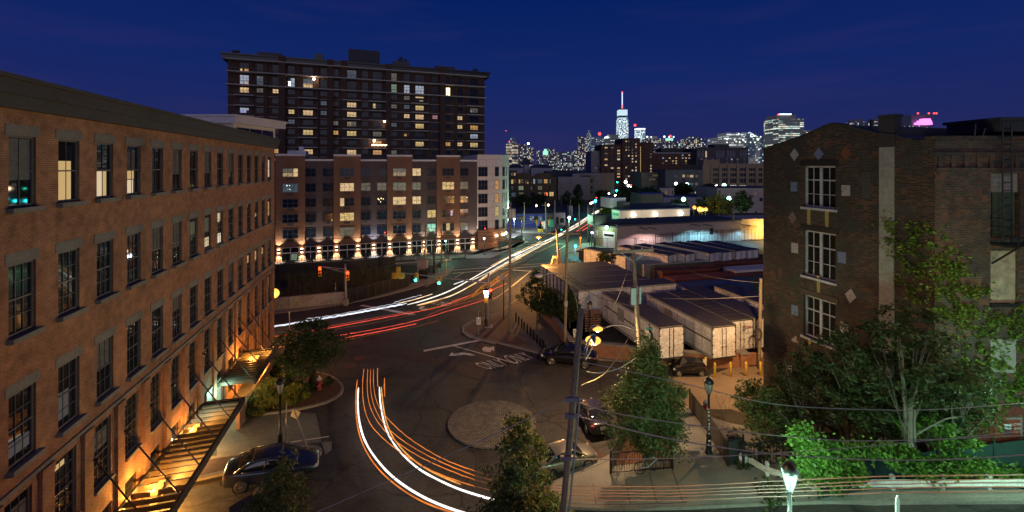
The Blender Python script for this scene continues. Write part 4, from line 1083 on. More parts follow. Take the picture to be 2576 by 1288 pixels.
LM = {(0, 0): [('dim', 0, .7, 0, 1), ('warm', .05, .7, .05, .45), ('warm', .7, 1, 0, 1)], (0, 6): [('dim', 0, 1, 0, 1), ('warm', .02, .95, .03, .5)], (0, 7): 'warm', (1, 3): 'warm', (1, 4): 'dim', (1, 5): 'dim', (1, 6): 'dim', (1, 7): 'dim', (1, 9): 'gold', (1, 10): 'dim',
 (1, 0): [('dimb', 0, 1, 0, 1), ('e_white_s', .25, .32, .7, .85), ('e_white_s', .3, .36, .3, .45), ('e_white_s', .44, .5, .3, .4), ('e_white_s', .42, .48, .72, .8)], (2, 3): [('warm', 0, .3, 0, 1)], (2, 6): 'warm', (2, 7): 'warm',
 (2, 5): [('e_warm_s', .1, .17, .7, .85), ('e_warm_s', .4, .46, .75, .9), ('e_warm_s', .62, .68, .7, .8), ('e_warm_s', .35, .4, .35, .45), ('e_warm_s', .2, .25, .6, .7)], (2, 10): [('dim', .1, .9, .1, .9), ('e_warm_s', .8, .88, .65, .75)],
 (3, 3): 'gold', (3, 8): 'gold', (3, 9): [('violet', .7, .85, .2, .8)], (3, 10): [('dimb', 0, 1, .45, 1)], (3, 2): [('warm', .82, .95, .05, .2)], (4, 3): [('dim', 0, 1, 0, 1), ('warm', .05, .3, .05, .3)], (4, 5): [('e_redl', .75, .88, .1, .22)], (4, 6): [('violet', .35, .4, .85, .92)],
 (4, 8): [('teal', .0, 1, .45, 1), ('dim', 0, 1, 0, .45)], (4, 9): [('gold', .35, .62, .1, 1)], (4, 10): 'dim', (4, 0): None}
M['e_white_s'] = emis('small_white_light', (.85, 1, .85), 3, False); M['e_warm_s'] = emis('small_warm_light', (1, .75, .35), 3.5, False)
for r, (zb, zt) in enumerate(rows):
 for c, (a0, a1, n) in enumerate(ca):
  wide = n == 3
  win(mid, MW, a0, a1, zb, zt, LM.get((r, c)), n, 2, 'frame_b' if wide else 'dark', .302 if wide else .002, None, glass='glass_sky')
for r, (zb, zt) in enumerate(rows):
 for c, (a0, a1, n) in enumerate(ca):
  w_ = (a1 - a0); o = .302 if n == 3 else .002
  m_ = MB(); MW.box(m_, a0 + w_ * .3, a1 - w_ * .3, zb - .55, zb - .2, o, o + .03); obj('air_grille', m_, M['dark'], mid)
# shopfronts and the piers between, each pier with an up and down lamp
piers = [132, 314, 450, 587, 757, 882, 1008, 1162, 1280, 1397, 1542, 1664]
pa = [MW.px(x, 790, 'MB')[0] for x in piers]
hw = MW.px(160, 790, 'MB')[0] - MW.px(132, 790, 'MB')[0]
for i in range(len(pa) - 1):
 a0, a1 = pa[i] + hw * .85, pa[i + 1] - hw * .85
 o = .304
 m_ = MB(); n = 3 if a1 - a0 > 4 else 2
 MW.box(m_, a0, a1, zg - 1.15, zg - .95, o, o + .1); MW.box(m_, a0, a1, zg - .08, zg, o, o + .08)
 for k in range(n + 1): MW.box(m_, a0 + (a1 - a0) * k / n - .05, a0 + (a1 - a0) * k / n + .05, .1, zg, o, o + .09)
 MW.box(m_, a0, a1, 1.5, 1.58, o, o + .08)
 f = obj('shopfront', m_, M['white_cap'], mid)
 p = MB(); MW.box(p, a0, a1, -.2, zg, -.2, o - .001)
 obj('pane', p, M['glass'], f)
 if i == 0:
  p = MB(); MW.box(p, a0 + (a1 - a0) * .55, a1 - .3, .2, zg - 1.3, o, o + .02); obj('lit_pane', p, ROOMS['green'], f)
for a in pa: m_ = MB(); MW.box(m_, a - hw * .8, a + hw * .8, -1, zg + .2, .31, .42); obj('pier', m_, M['brick_w'], mid)
for i, a in enumerate(pa):
 zl = MW.px(piers[i], 800 - i * 7.6, 'MB')[1]
 m_ = MB(); MW.box(m_, a - .16, a + .16, zl - .3, zl + .3, .43, .62);
 f = obj('wall_lamp', m_, M['black'], mid)
 m_ = MB(); MW.box(m_, a - .2, a + .2, zl + .3, zl + .36, .45, .68); MW.box(m_, a - .2, a + .2, zl - .36, zl - .3, .45, .68); obj('lamp_lens', m_, M['e_warm'], f)
 cw = (1.0, .78, .52) if i not in (5,) else (.85, .9, 1.0)
 for sgn in (1, -1):
  lamp('pier_lamp', MW.pt(a, zl + sgn * .45, .95), 1000, cw, f, 'SPOT', .05, aim=Vector((0, 0, sgn)) - MW.n3 * .14, cone=88, blend=.7)
# rounded white corner
e0 = MW.pt(MW.L, 0); arc = [MW.pt(MW.L + .02, 0, .25)]
a1 = MW.px(1800, 300, 'MB')[0]; arc.append(MW.pt(a1, 0, .25)); rr = 5.2
cen = MW.pt(a1, 0, .25 - rr)
for k in range(1, 7):
 t = k * R(75) / 6
 arc.append(cen + MW.n3 * rr * math.cos(t) + MW.u3 * rr * math.sin(t))
arc.append(arc[-1] + (arc[-1] - arc[-2]).normalized() * 9)
seg = [Wall(arc[i][:2], arc[i + 1][:2]) for i in range(len(arc) - 1)]
for i, s in enumerate(seg):
 d = (arc[i] + arc[i + 1]) / 2 - cen; d.z = 0
 if s.n3.dot(d) < 0: s.n = -s.n; s.n3 = -s.n3
m_ = MB()
ring = [tuple(p[:2]) for p in arc] + [tuple((arc[-1] - MW.n3 * 9 - MW.u3 * 6)[:2]), tuple(MW.pt(MW.L + .02, 0, -14)[:2])]
m_.prism(ring, 4.6, 20.6); obj('white_corner', m_, M['white_panel'], mid)
m_ = MB(); m_.prism([tuple((Vector(p).lerp(Vector(cen[:2]), .08))) for p in ring], -.5, 4.59); obj('corner_base', m_, M['brick_w'], mid)
m_ = MB()
for si in (0, 3, 5, 6):
 s = seg[si]
for r, (zb, zt) in enumerate(rows):
 win(mid, seg[0], .15, seg[0].L - .5, zb - .2, zt + .25, None if r != 4 else [('e_redl', .7, .78, .1, .25)], 3, 2, 'frame_b', .0, glass='glass_sky')
 for si in (2, 4, 6): win(mid, seg[si], .05, seg[si].L - .05 if si < 6 else 1.2, zb - .2, zt + .25, {(1, 2): 'amber', (2, 2): 'amber', (3, 2): 'gold', (2, 4): 'green'}.get((r, si)), 2, 2, 'frame_b', .01, glass='glass_sky')
for k in (2, 4, 6):
 s = seg[k]; f = MB(); s.box(f, s.L / 2 - .2, s.L / 2 + .2, 2.6, 3.0, -.2, .1); fo = obj('wall_lamp', f, M['e_warm'], mid)
 lamp('pier_lamp', s.pt(s.L / 2, 2.4, .3), 160, WARM, fo, 'SPOT', .05, aim=(0, 0, -1), cone=110)
# roof plant
for x0, x1, y0, y1, ref in ((612, 780, 965, 1015, 'TT'),):
 a0, zt = MW.px(x0, y0, ref); a1, zb = MW.px(x1, y1, ref)
 m_ = MB(); MW.box(m_, a0, a1, 18.5, zt, -8, -4); MW.box(m_, a0 + 1.8, a0 + 2.7, zt, zt + .9, -7, -6); obj('roof_plant', m_, M['white_cap'], mid)
m_ = MB(); MW.box(m_, 4, 10, 18.9, 19.9, -9, -5); MW.box(m_, 18, 26, 18.9, 20.2, -10, -6); MW.box(m_, 30, 40, 18.9, 20.1, -10, -6); obj('roof_vents', m_, M['cornice'], mid)
# brick tower block
TW = Wall(((573 - CX) * .1124, F * .1124), ((1219 - CX) * .1355, F * .1355))
tw = thing('tower_block', 'tall dark brick apartment tower with white balcony slabs and scattered lit windows', 'building', (*TW.pt(TW.L / 2, 0)[:2], 0))
m_ = MB(); TW.box(m_, 0, TW.L, -1, 48.2, -16, 0); obj('wall', m_, M['brick_t'], tw)
m_ = MB(); TW.box(m_, -1.2, TW.L + 1.4, 48.2, 49.6, -17, .9); TW.box(m_, -1.6, TW.L + 1.8, 49.6, 50.0, -17, 1.3)
obj('cornice', m_, M['black'], tw)
lev = [TW.px(130, y, 'TT')[1] for y in (185, 290, 402, 490, 578, 668, 757, 845, 933, 1020, 1108)]
m_ = MB()
for x in (602, 1013, 1130, 1508, 1972):
 a, _ = TW.px(x, 300, 'TT'); TW.box(m_, a - .9, a + .9, 15, 50.2, .003, 1.5)
for x in (330, 460, 740, 900, 1250, 1850, 2090):
 a, _ = TW.px(x, 300, 'TT'); TW.box(m_, a - .5, a + .5, 15, 48.1, .003, .35)
obj('brick_piers', m_, M['brick_t'], tw)
fullslab = {0, 1, 2}
bal = [(280, 90), (820, 88), (1195, 85), (1415, 80), (1778, 78), (2245, 72)]
m_ = MB(); rl = MB()
for i, z in enumerate(lev):
 if i in fullslab: TW.box(m_, -.2, TW.L + .3, z - .2, z + .05, .004, 1.7)
 else:
  TW.box(m_, 0, TW.L, z - .12, z + .02, .004, .16)
  for x, w_ in bal:
   a0, _ = TW.px(x - w_ * .95, 300, 'TT'); a1, _ = TW.px(x + w_ * .95, 300, 'TT')
   TW.box(m_, max(a0, -.1), min(a1, TW.L + .1), z - .2, z + .05, .17, 1.6)
   if i < len(lev):
    TW.box(rl, max(a0, 0), min(a1, TW.L), z + 1.0, z + 1.08, 1.5, 1.56)
    for k in range(10):
     a = a0 + (a1 - a0) * k / 9; TW.box(rl, a - .04, a + .04, z + .05, z + 1.0, 1.5, 1.55)
 if i in (1, 2):
  TW.box(rl, 0, TW.L, z + 1.0, z + 1.08, 1.55, 1.6)
  for k in range(70):
   a = TW.L * k / 69; TW.box(rl, a - .04, a + .04, z + .05, z + 1.0, 1.55, 1.6)
obj('balcony_slabs', m_, mat('balcony_edge', (.36, .34, .33), .8, .1, 1), tw); obj('balcony_railings', rl, M['black'], tw)
tcols = [(280, 92), (408, 60), (545, 60), (678, 60), (820, 88), (955, 55), (1055, 55), (1195, 82), (1310, 52), (1415, 78), (1558, 50), (1668, 50), (1778, 75), (1910, 46), (2020, 46), (2123, 46), (2245, 68)]
TL = {(0, 0): [('gold', .05, .25, 0, .3), ('amber', .45, .95, 0, .3)], (1, 0): [('cool', 0, 1, .0, 1), ('warm', .4, .9, 0, .35)], (1, 1): [('dimb', 0, 1, 0, 1), ('warm', .1, .4, .7, .9)], (1, 3): [('e_white_s', .05, .4, .1, .6), ('cool', .4, 1, 0, 1)], (1, 4): [('warm', 0, .95, 0, .45), ('dimb', 0, 1, .45, 1)],
 (0, 10): 'dim', (1, 10): 'green', (1, 11): 'cool', (1, 12): 'cool', (0, 7): 'dimb', (1, 14): [('e_warm_s', .2, .9, 0, .95)], (2, 0): 'warm', (2, 1): 'dim', (2, 2): 'warm', (2, 12): [('warm', 0, 1, .7, 1), ('warm', .5, .9, 0, .2)], (2, 11): 'dim',
 (3, 7): 'warm', (3, 9): [('gold', 0, .3, 0, 1)], (3, 12): 'gold', (3, 16): [('dim', 0, 1, 0, 1), ('violet', 0, .3, .1, .5)], (3, 10): 'dim', (3, 11): 'dimb', (4, 0): [('violet', 0, .6, .1, .5), ('cool', 0, 1, .5, 1)], (4, 3): [('gold', .1, .9, 0, 1)], (4, 4): 'warm', (4, 7): 'warm', (4, 11): 'warm', (4, 12): 'warm', (4, 13): 'pink', (4, 15): 'warm',
 (5, 6): 'dim', (5, 7): [('dim', 0, 1, 0, 1), ('warm', 0, .4, 0, .9)], (5, 12): 'gold', (5, 15): 'gold', (5, 16): 'amber', (6, 4): 'gold', (6, 6): 'amber', (6, 7): 'gold', (6, 9): 'dim', (6, 16): 'cool', (6, 11): [('amber', 0, .5, 0, .6)], (7, 9): 'amber', (7, 12): 'gold', (7, 14): 'amber', (7, 15): 'warm', (7, 16): 'gold',
 (8, 4): 'warm', (8, 7): 'warm', (8, 9): 'amber', (8, 2): [('amber', .3, 1, 0, 1)], (8, 10): 'dim', (9, 7): [('amber', 0, .7, 0, 1), ('dim', .5, 1, 0, 1)], (9, 8): 'dim', (9, 11): [('dim', 0, 1, 0, .6)], (9, 12): 'teal', (9, 13): 'dimb', (5, 3): 'dimb', (5, 10): 'dimb', (3, 5): 'dimb', (4, 5): 'dimb'}
cells = []
for r in range(10):
 for c, (x, w_) in enumerate(tcols):
  a0, _ = TW.px(x - w_ / 2, 300, 'TT'); a1, _ = TW.px(x + w_ / 2, 300, 'TT')
  zb, zt = lev[r + 1], lev[r]
  h = zt - zb
  z0, z1 = (zb + .25, zb + h * .8) if r < 2 else ((zb + h * .25, zb + h * .8) if w_ > 65 else (zb + h * .34, zb + h * .8))
  cells.append((r, c, a0, a1, z0, z1, w_))
cells.sort(key=lambda k: (0 if (k[0], k[1]) in TL else 1, -k[6] if k[0] > 1 else -200))
for k, (r, c, a0, a1, z0, z1, w_) in enumerate(cells[:100]):
 win(tw, TW, a0, a1, z0, z1, TL.get((r, c)), 3 if w_ > 65 else 2, 3 if r < 2 else 2, 'dark', .01, fw=.1, bar=.08)
m_ = MB()
for r, c, a0, a1, z0, z1, w_ in cells[100:]:
 TW.box(m_, a0, a1, z0, z1, .002, .03); TW.box(m_, (a0 + a1) / 2 - .05, (a0 + a1) / 2 + .05, z0, z1, .031, .06, 1)
tag(obj('dark_windows', m_, [M['glass_sky'], M['dark']], tw), kind='stuff')
def twbox(x0, x1, y0, name, m, o0=-9, o1=-3):
 a0, zt = TW.px(x0, y0, 'TT'); a1, _ = TW.px(x1, y0, 'TT'); b = MB(); TW.box(b, a0, a1, 49, zt + 1.2, o0, o1); return obj(name, b, m, tw)
twbox(1165, 1440, 108, 'lift_house', mat('dark_blue_metal', (.03, .034, .05), .7, .2, .3)); twbox(870, 945, 150, 'roof_plant', M['black'], -6, -3); twbox(1560, 1705, 215, 'roof_plant', M['black'], -7, -3)
twbox(385, 590, 160, 'parapet', M['cornice'], -2, .5); twbox(1915, 2080, 275, 'parapet', M['cornice'], -2, .5); twbox(1395, 1412, 88, 'chimney', M['cornice'], -8, -7.2)
for x in (155, 184, 1612, 1630, 1668, 2275, 2293):
 a, z = TW.px(x, {155: 115, 184: 115, 1612: 190, 1630: 175, 1668: 192, 2275: 277, 2293: 280}[x], 'TT')
 obj('flue', MB().lathe([(.4, 48), (.4, z + .6), (.55, z + .6), (.55, z + 1.1)], TW.pt(a, 0, -4), 10), M['cornice'], tw)
for x, y in ((873, 362), (1477, 722), (1388, 888)):
 a, z = TW.px(x, y, 'TT'); f = obj('balcony_lamp', MB().sphere(TW.pt(a, z, 1.0), .35, 10), M['e_warm'], tw)
 lamp('balcony_light', TW.pt(a, z - .1, 1.5), 160, (1, .7, .4), f, rad=.2)
a0, z0 = TW.px(1370, 925, 'TT'); a1, _ = TW.px(1490, 925, 'TT'); m_ = MB()
for k in range(14): m_.sphere(TW.pt(a0 + (a1 - a0) * k / 13, z0 + .1 * math.sin(k * 2), 1.62), .16, 6)
obj('fairy_lights', m_, M['e_orange'], tw)
# smaller buildings of the middle distance
def block(name, label, cat, x0, x1, yt, Z, depth, m, wins=None, lit=(), zb=-1, ref=None, roofm='roof', par=None, fm='dark', group=None, skew=0.0, cols=2, capm=None):
 """box-shaped building facing the camera; wins = list of (x0,x1,y0,y1) window rectangles in the picture"""
 X0, Y0 = q(ref, x0, yt); X1, _ = q(ref, x1, yt)
 s = Z / F; wl = Wall(((X0 - CX) * s, Z), ((X1 - CX) * s * (1 + skew), Z * (1 + skew)))
 zt = EYE - (Y0 - HY) * s
 t = thing(name, label, cat, (*wl.pt(wl.L / 2, 0)[:2], 0), group=group)
 b = MB(); wl.box(b, 0, wl.L, zb, zt, -depth, 0); obj('wall', b, m, t)
 b = MB(); wl.box(b, .02, wl.L - .02, zt - .05, zt + .04, -depth + .02, -.3); obj('roof', b, M[roofm], t)
 if capm: b = MB(); wl.box(b, -.1, wl.L + .1, zt, zt + .5, -.4, .25); obj('cornice', b, M[capm], t)
 for i, (a, c, d, e) in enumerate(wins or []):
  A0, zt1 = wl.px(a, d, ref); A1, zb1 = wl.px(c, e, ref)
  win(t, wl, A0, A1, zb1, zt1, dict(lit).get(i), cols, 2, fm, .004, fw=.1, bar=.1)
 t['w'] = 0; del t['w']
 return t, wl
def grid(xs, ys, w_, h): return [(x, x + w_, y, y + h) for y in ys for x in xs]
# brown apartment house with arched gables
t, wl = block('apartment_house', 'low brown brick apartment house with two arched gables and red and yellow lit windows', 'building', 60, 1165, 815, 235, 20, M['brick_m'] if False else brick('brown_brick', (.15, .105, .05), (.12, .085, .04), (.12, .09, .06), amt=.2),
 [(88, 118, 865, 945), (135, 178, 865, 955), (230, 274, 865, 955), (295, 328, 865, 945), (380, 485, 860, 960), (510, 600, 860, 960), (635, 670, 860, 950), (685, 725, 855, 955), (775, 872, 860, 945), (905, 980, 858, 945), (1015, 1050, 860, 945), (1070, 1108, 860, 945),
 (85, 118, 1003, 1085), (135, 176, 1003, 1085), (235, 266, 1003, 1080), (292, 326, 1003, 1080), (380, 485, 1000, 1085), (632, 664, 1003, 1080), (688, 720, 1003, 1080), (780, 870, 995, 1080), (1015, 1050, 1003, 1080),
 (85, 172, 1130, 1220), (235, 325, 1135, 1220), (385, 485, 1130, 1215), (632, 718, 1130, 1215), (780, 870, 1125, 1215), (905, 985, 1130, 1215), (1015, 1108, 1120, 1210)],
 {1: 'gold', 2: 'gold', 0: 'dim', 7: 'cool', 8: 'dimb', 9: 'amber', 12: 'pink', 13: 'amber', 16: 'green', 19: 'dim', 21: 'green', 22: 'dimb', 23: 'dim', 25: 'dim', 26: [('amber', 0, 1, 0, 1), ('e_redl', .6, 1, .3, .9)], 27: 'gold', 4: [('amber', .1, .3, .2, .9)], 5: [('amber', .55, .8, .1, .4)], 10: 'dimb', 14: 'dimb', 17: 'dimb'}, ref='S1')
for x in (485, 880):
 a, z = wl.px(x, 815, 'S1'); m_ = MB(); n = 10
 P = [wl.pt(a + 5.2 * math.cos(PI * k / n), z - .3 + 2.6 * math.sin(PI * k / n), .3) for k in range(n + 1)]
 m_.add(P + [p - wl.n3 * 3 for p in P], [tuple(range(n + 1)), tuple(reversed(range(n + 1, 2 * n + 2)))] + [(k + 1, k, n + 1 + k, n + 2 + k) for k in range(n)])
 obj('arched_gable', m_, bpy.data.materials['brown_brick'], t)
a0, zt = wl.px(60, 680, 'S1'); a1, _ = wl.px(350, 680, 'S1'); m_ = MB(); wl.box(m_, a0, a1, 5, zt, -10, -.3); obj('upper_storey', m_, bpy.data.materials['brown_brick'], t)
for x0, x1 in ((88, 118), (137, 170), (228, 262), (286, 322)):
 A0, z1 = wl.px(x0, 728, 'S1'); A1, z0 = wl.px(x1, 788, 'S1'); win(t, wl, A0, A1, z0, z1, 'amber' if x0 > 280 else 'dimb', 2, 2, 'dark', -.29)
block('warehouse', 'plain pale grey blank walled warehouse with stepped parapet', 'warehouse', 1195, 1845, 810, 235, 30, M['greywall'], ref='S1')
t2, w2 = block('warehouse', 'narrow raised bay standing up above the pale blank walled warehouse', 'warehouse', 1495, 1655, 745, 235.3, 24, M['greywall'], ref='S1')
block('corner_house', 'narrow brown house wedged at the right end of the pale warehouse', 'house', 1848, 1950, 800, 238, 20, M['olive'], [(1870, 1910, 860, 930), (1870, 1910, 1000, 1060), (1870, 1910, 1100, 1150)], ref='S1')
block('row_house', 'dark low flat roofed row behind the warehouse and the brown apartment house', 'building', 950, 1500, 700, 262, 20, M['roof'], ref='S1')
block('row_house', 'bluish low wall house behind the right end of the warehouse', 'building', 1640, 2050, 735, 258, 20, M['greywall'], [(1560, 1600, 700, 740), (1800, 1940, 742, 758)], {1: 'dim'}, ref='S1')
block('blank_wall_house', 'house with a blank gable wall lit orange beside the street', 'house', 2030, 2355, 730, 290, 30, M['tan'], [], ref='S1')
for x0, x1, yt, lab in ((180, 480, 560, 'low pale gabled house roof at the left of the skyline'), (640, 1080, 560, 'wide low dark roof with a small gabled dormer under the skyline')):
 t, wl = block('gabled_house', lab, 'house', x0, x1, yt + 60, 300, 14, M['bluewhite'], ref='S1')
 a, z = wl.L, wl.px(x0, yt + 60, 'S1')[1]; zr = wl.px(x0, yt, 'S1')[1]
 m_ = MB(); P = [wl.pt(-.8, z, .8), wl.pt(a + .8, z, .8), wl.pt(a * .8, zr, -6), wl.pt(a * .2, zr, -6), wl.pt(-.8, z, -14), wl.pt(a + .8, z, -14)]
 m_.add(P, [(0, 1, 2, 3), (1, 5, 2), (0, 3, 4), (3, 2, 5, 4)]); obj('pitched_roof', m_, M['roof'], t)
ch, wl = block('church', 'small church with a dark pointed spire below the far towers', 'church', 500, 610, 560, 310, 8, M['bluewhite'], ref='S1')
a, z = wl.px(535, 390, 'S1'); zb = wl.px(535, 560, 'S1')[1]
m_ = MB(); m_.add([wl.pt(a - 5, zb, .5), wl.pt(a + 5, zb, .5), wl.pt(a + 5, zb, -9), wl.pt(a - 5, zb, -9), wl.pt(a, z, -4)], [(0, 1, 4), (1, 2, 4), (2, 3, 4), (3, 0, 4)]); obj('spire', m_, M['roof'], ch)
# tall brown brick block in three steps
br = brick('far_brown_brick', (.13, .055, .035), (.1, .045, .03), (.1, .06, .045), amt=.15)
xs = [1030 - 1, ]
def mb_rows(n0, n1): pass
wl_ = []
for (x0, x1, yt, gx, ww, lab, off) in ((975, 1170, 490, (1005, 1058, 1113), 26, 'tall brown brick apartment block, its left wing with the brightest windows', 0), (1160, 1312, 435, (1184, 1206, 1238, 1268), 14, 'tall brown brick apartment block, its highest middle wing', -3), (1310, 1430, 470, (1396,), 14, 'tall brown brick apartment block, its blank right wing with one thin lit stair', 3)):
 W = []
 for y in range(yt + 20, 800, 25):
  for gxx in gx: W.append((gxx, gxx + ww, y, y + 14))
 rnd = random.Random(int(x0))
 L_ = {i: rnd.choice(['warm', 'warm', 'white', 'dim', 'dim', 'gold']) for i in range(len(W)) if rnd.random() < .5}
 t, wl = block('apartment_tower', lab, 'building', x0, x1, yt, 330 + off, 25, br, W[:100], L_, ref='K')
 if x0 == 1310:
  a0, z1 = wl.px(1311, 505, 'K'); a1, z0 = wl.px(1316, 805, 'K'); m_ = MB()
  for k in range(14): wl.box(m_, a0, a1, z0 + (z1 - z0) * k / 14, z0 + (z1 - z0) * (k + .85) / 14, .01, .05)
  obj('lit_stair', m_, ROOMS['gold'], t)
block('side_block', 'pinkish grey blank block left of the tall brown apartment block', 'building', 890, 975, 545, 335, 25, M['greywall'], [(925, 935, 600, 612), (955, 965, 655, 668), (925, 935, 685, 697), (955, 965, 700, 712)], {2: 'cool', 1: 'dim'}, ref='K')
W = [(x, x + 16, y, y + 12) for y in (575, 600, 625, 645) for x in range(1500, 1780, 28)]
rnd = random.Random(5)
block('apartment_block', 'long low dark red apartment block with a white roof edge', 'building', 1430, 1795, 565, 340, 25, br, W, {i: rnd.choice(['warm', 'gold', 'dim', 'cool']) for i in range(len(W)) if rnd.random() < .4}, ref='K', capm='white_cap')
block('plant_house', 'dark plant room on the roof of the long low red block', 'building', 1490, 1685, 522, 352, 12, M['dark'], ref='K')
W = [(x, x + 14, 545, 600) for x in (1810, 1840, 1870, 1965, 1990, 2015, 2060, 2085, 2110, 2170, 2195, 2215)] + [(x, x + 14, y, y + 15) for y in (610, 640) for x in (1830, 1870, 1925, 1980, 2050, 2090, 2140, 2200)]
block('apartment_block', 'dark apartment block with tall windows in white trim', 'building', 1795, 2240, 520, 330, 25, M['greywall'] if False else mat('dark_grey_wall', (.1, .09, .09), .9, .2, .2), W, {2: 'warm', 17: 'cool', 12: 'dim', 18: 'dim', 20: 'dim'}, ref='K', capm='black', fm='white_cap')
block('plant_house', 'dark plant room on the roof of the dark block with white trim', 'building', 1950, 2075, 487, 338, 12, M['black'], ref='K')
W = []
for y0, h in ((740, 50), (825, 60), (915, 75)):
 for gx in (1505, 1648, 1800, 1955, 2117, 2285): W += [(gx, gx + 30, y0, y0 + h), (gx + 38, gx + 72, y0, y0 + h)] + ([(gx + 80, gx + 112, y0, y0 + h)] if gx < 2200 else [])
W += [(1797, 1835, 1028, 1072), (1838, 1876, 1028, 1072), (1880, 1914, 1028, 1072), (1952, 1990, 1032, 1072), (1994, 2034, 1032, 1072), (2038, 2078, 1032, 1072)]
n = len(W)
t, wl = block('loft_building', 'tan stone loft building with rows of tall dark windows, brightly lit along the bottom', 'building', 1345, 2420, 680, 235, 25, M['tan'], W, {n - 6: 'white', n - 5: 'white', n - 4: 'white', n - 3: 'white', n - 2: 'white', n - 1: 'white'}, ref='S2', capm='tan')
m_ = MB()
for gx in (1345, 1480, 1630, 1775, 1932, 2093, 2260):
 a, _ = wl.px(gx, 800, 'S2'); wl.box(m_, a - .7, a + .7, -1, wl.px(0, 690, 'S2')[1], .005, .6)
obj('stone_piers', m_, M['tan'], t)
a0, zt = wl.px(1360, 595, 'S2'); a1, _ = wl.px(1630, 600, 'S2'); m_ = MB(); wl.box(m_, a0, a1, 10, zt, -8, -.6); obj('upper_storey', m_, M['tan'], t)
W = [(850, 890, 855, 895), (985, 1028, 850, 900), (1050, 1110, 855, 900), (1115, 1175, 855, 900), (1205, 1250, 855, 900), (985, 1028, 925, 970), (1205, 1250, 925, 970), (985, 1028, 990, 1040), (1110, 1175, 995, 1035), (1205, 1250, 990, 1040), (1110, 1175, 1075, 1110), (1198, 1250, 1135, 1175)]
block('apartment_house', 'grey modern apartment house with several yellow lit windows left of the tan loft', 'building', 695, 1340, 770, 228, 20, M['greywall'] if False else mat('slate_wall', (.13, .12, .125), .9, .2, .2), W, {1: 'gold', 2: 'dim', 3: 'warm', 4: 'dim', 7: 'warm', 8: 'dimb', 9: 'dim', 11: 'white', 10: 'dim', 0: 'dimb'}, ref='S2')
W = [(x, x + 14, y, y + 30) for y in (850, 920) for x in (370, 395, 420, 445, 480, 505, 525, 545)]
block('row_house', 'olive row of narrow houses with small yellow windows at the foot of the brown tower', 'house', 285, 690, 815, 240, 20, M['olive'], W, {4: 'gold', 5: 'gold', 6: 'gold', 7: 'gold', 12: 'gold', 13: 'warm', 10: 'warm', 1: 'dim', 11: 'warm'}, ref='S2')
block('shed', 'small pinkish flat roofed building behind the trees', 'shed', 568, 845, 1082, 190, 14, M['beige'], [(695, 718, 1130, 1190), (808, 825, 1130, 1190)], {0: 'amber'}, ref='S2')
# depot by the lot
t, wl = block('depot_hall', 'tall olive block with blue roof edge behind the low depot building', 'building', 780, 1095, 280, 165, 20, M['olive'], ref='W', capm='blue_wall')
block('depot_hall', 'long pale low hall behind the street trees', 'building', 1100, 2000, 325, 180, 20, M['bluewhite'], [(1192, 1215, 390, 425)], ref='W', capm='blue_wall')
t, wl = block('depot_hall', 'tall tan blank hall at the right lit by a floodlight', 'building', 1885, 2900, 190, 170, 20, M['beige'], [(2425, 2450, 258, 285), (2495, 2540, 330, 380), (1905, 1930, 228, 262), (2432, 2455, 525, 580)], {0: 'amber'}, ref='W')
LB = Wall(tuple(ats(475, 655, 137 / F, 'W')[:2]), tuple(ats(1485, 620, 144 / F, 'W')[:2]))
lbt = thing('depot_building', 'long low peach walled depot building with three white floodlights', 'building', (*LB.pt(LB.L / 2, 0)[:2], 0))
zt = LB.px(475, 520, 'W')[1]
dp = Vector((6.2, 22)); c0, c1 = LB.pt(0, 0).xy, LB.pt(LB.L, 0).xy; c2 = Vector((32.3, 141.5))
m_ = MB().prism([tuple(c0), tuple(c1), tuple(c1 + dp), tuple(c0 + dp)], -1, zt); obj('wall', m_, M['peach'], lbt)
m_ = MB().prism([tuple(v) for v in (c0 + Vector((-.1, -.1)), c1 + Vector((.1, -.1)), c1 + dp, c0 + dp, c2 + Vector((-.1, 0)))], zt + .002, zt + .3); obj('roof', m_, M['roof'], lbt)
for x in (548, 610, 672, 725, 843, 903, 1010, 1068, 1230, 1422):
 a0, z1 = LB.px(x, 615, 'W'); a1, _ = LB.px(x + 28, 615, 'W'); win(lbt, LB, a0, a1, z1 - 4.2, z1, 'dim' if x < 1000 else 'gold', 1, 2, 'tan', .004)
a0, z1 = LB.px(495, 365, 'W'); a1, _ = LB.px(770, 365, 'W'); m_ = MB(); LB.box(m_, a0 + 1, a1, zt, z1, -16, -9); obj('roof_plant', m_, M['white_cap'], lbt)
a0, z1 = LB.px(610, 410, 'W'); a1, _ = LB.px(712, 410, 'W'); m_ = MB(); LB.box(m_, a0, a1, zt, z1, -8, -4); obj('air_handler', m_, M['dark'], lbt)
EW = Wall(tuple(c2), tuple(c0 + Vector((-.02, .02)))); m_ = MB().prism([tuple(c2), tuple(c0 + Vector((-.02, .02))), tuple(c0 + dp * .9), tuple(c2 + dp * .4)], -1, zt - .01); obj('lit_end', m_, mat('pale_green_render', (.5, .62, .52), .9, .1, .2), lbt)
m_ = MB(); [EW.box(m_, .6 + k * .5, .95 + k * .5, zt - 1.7, zt - .9, .01, .06) for k in range(7)]; obj('sign_letters', m_, mat('green_sign_letters', (.05, .4, .3), .6, 0, 1), lbt)
lamp('end_light', EW.pt(2, zt + .8, 4), 900, (.5, 1, .62), lbt, rad=.2)
for x, y in ((660, 578), (975, 567), (1342, 552)):
 a, z = LB.px(x, y, 'W'); f = obj('floodlight', MB().sphere(LB.pt(a, z, .6), .6, 12), M['e_white'], lbt)
 lamp('floodlight_beam', LB.pt(a, z, 6.5), 1100, (.9, 1.0, .95), f, rad=.3)
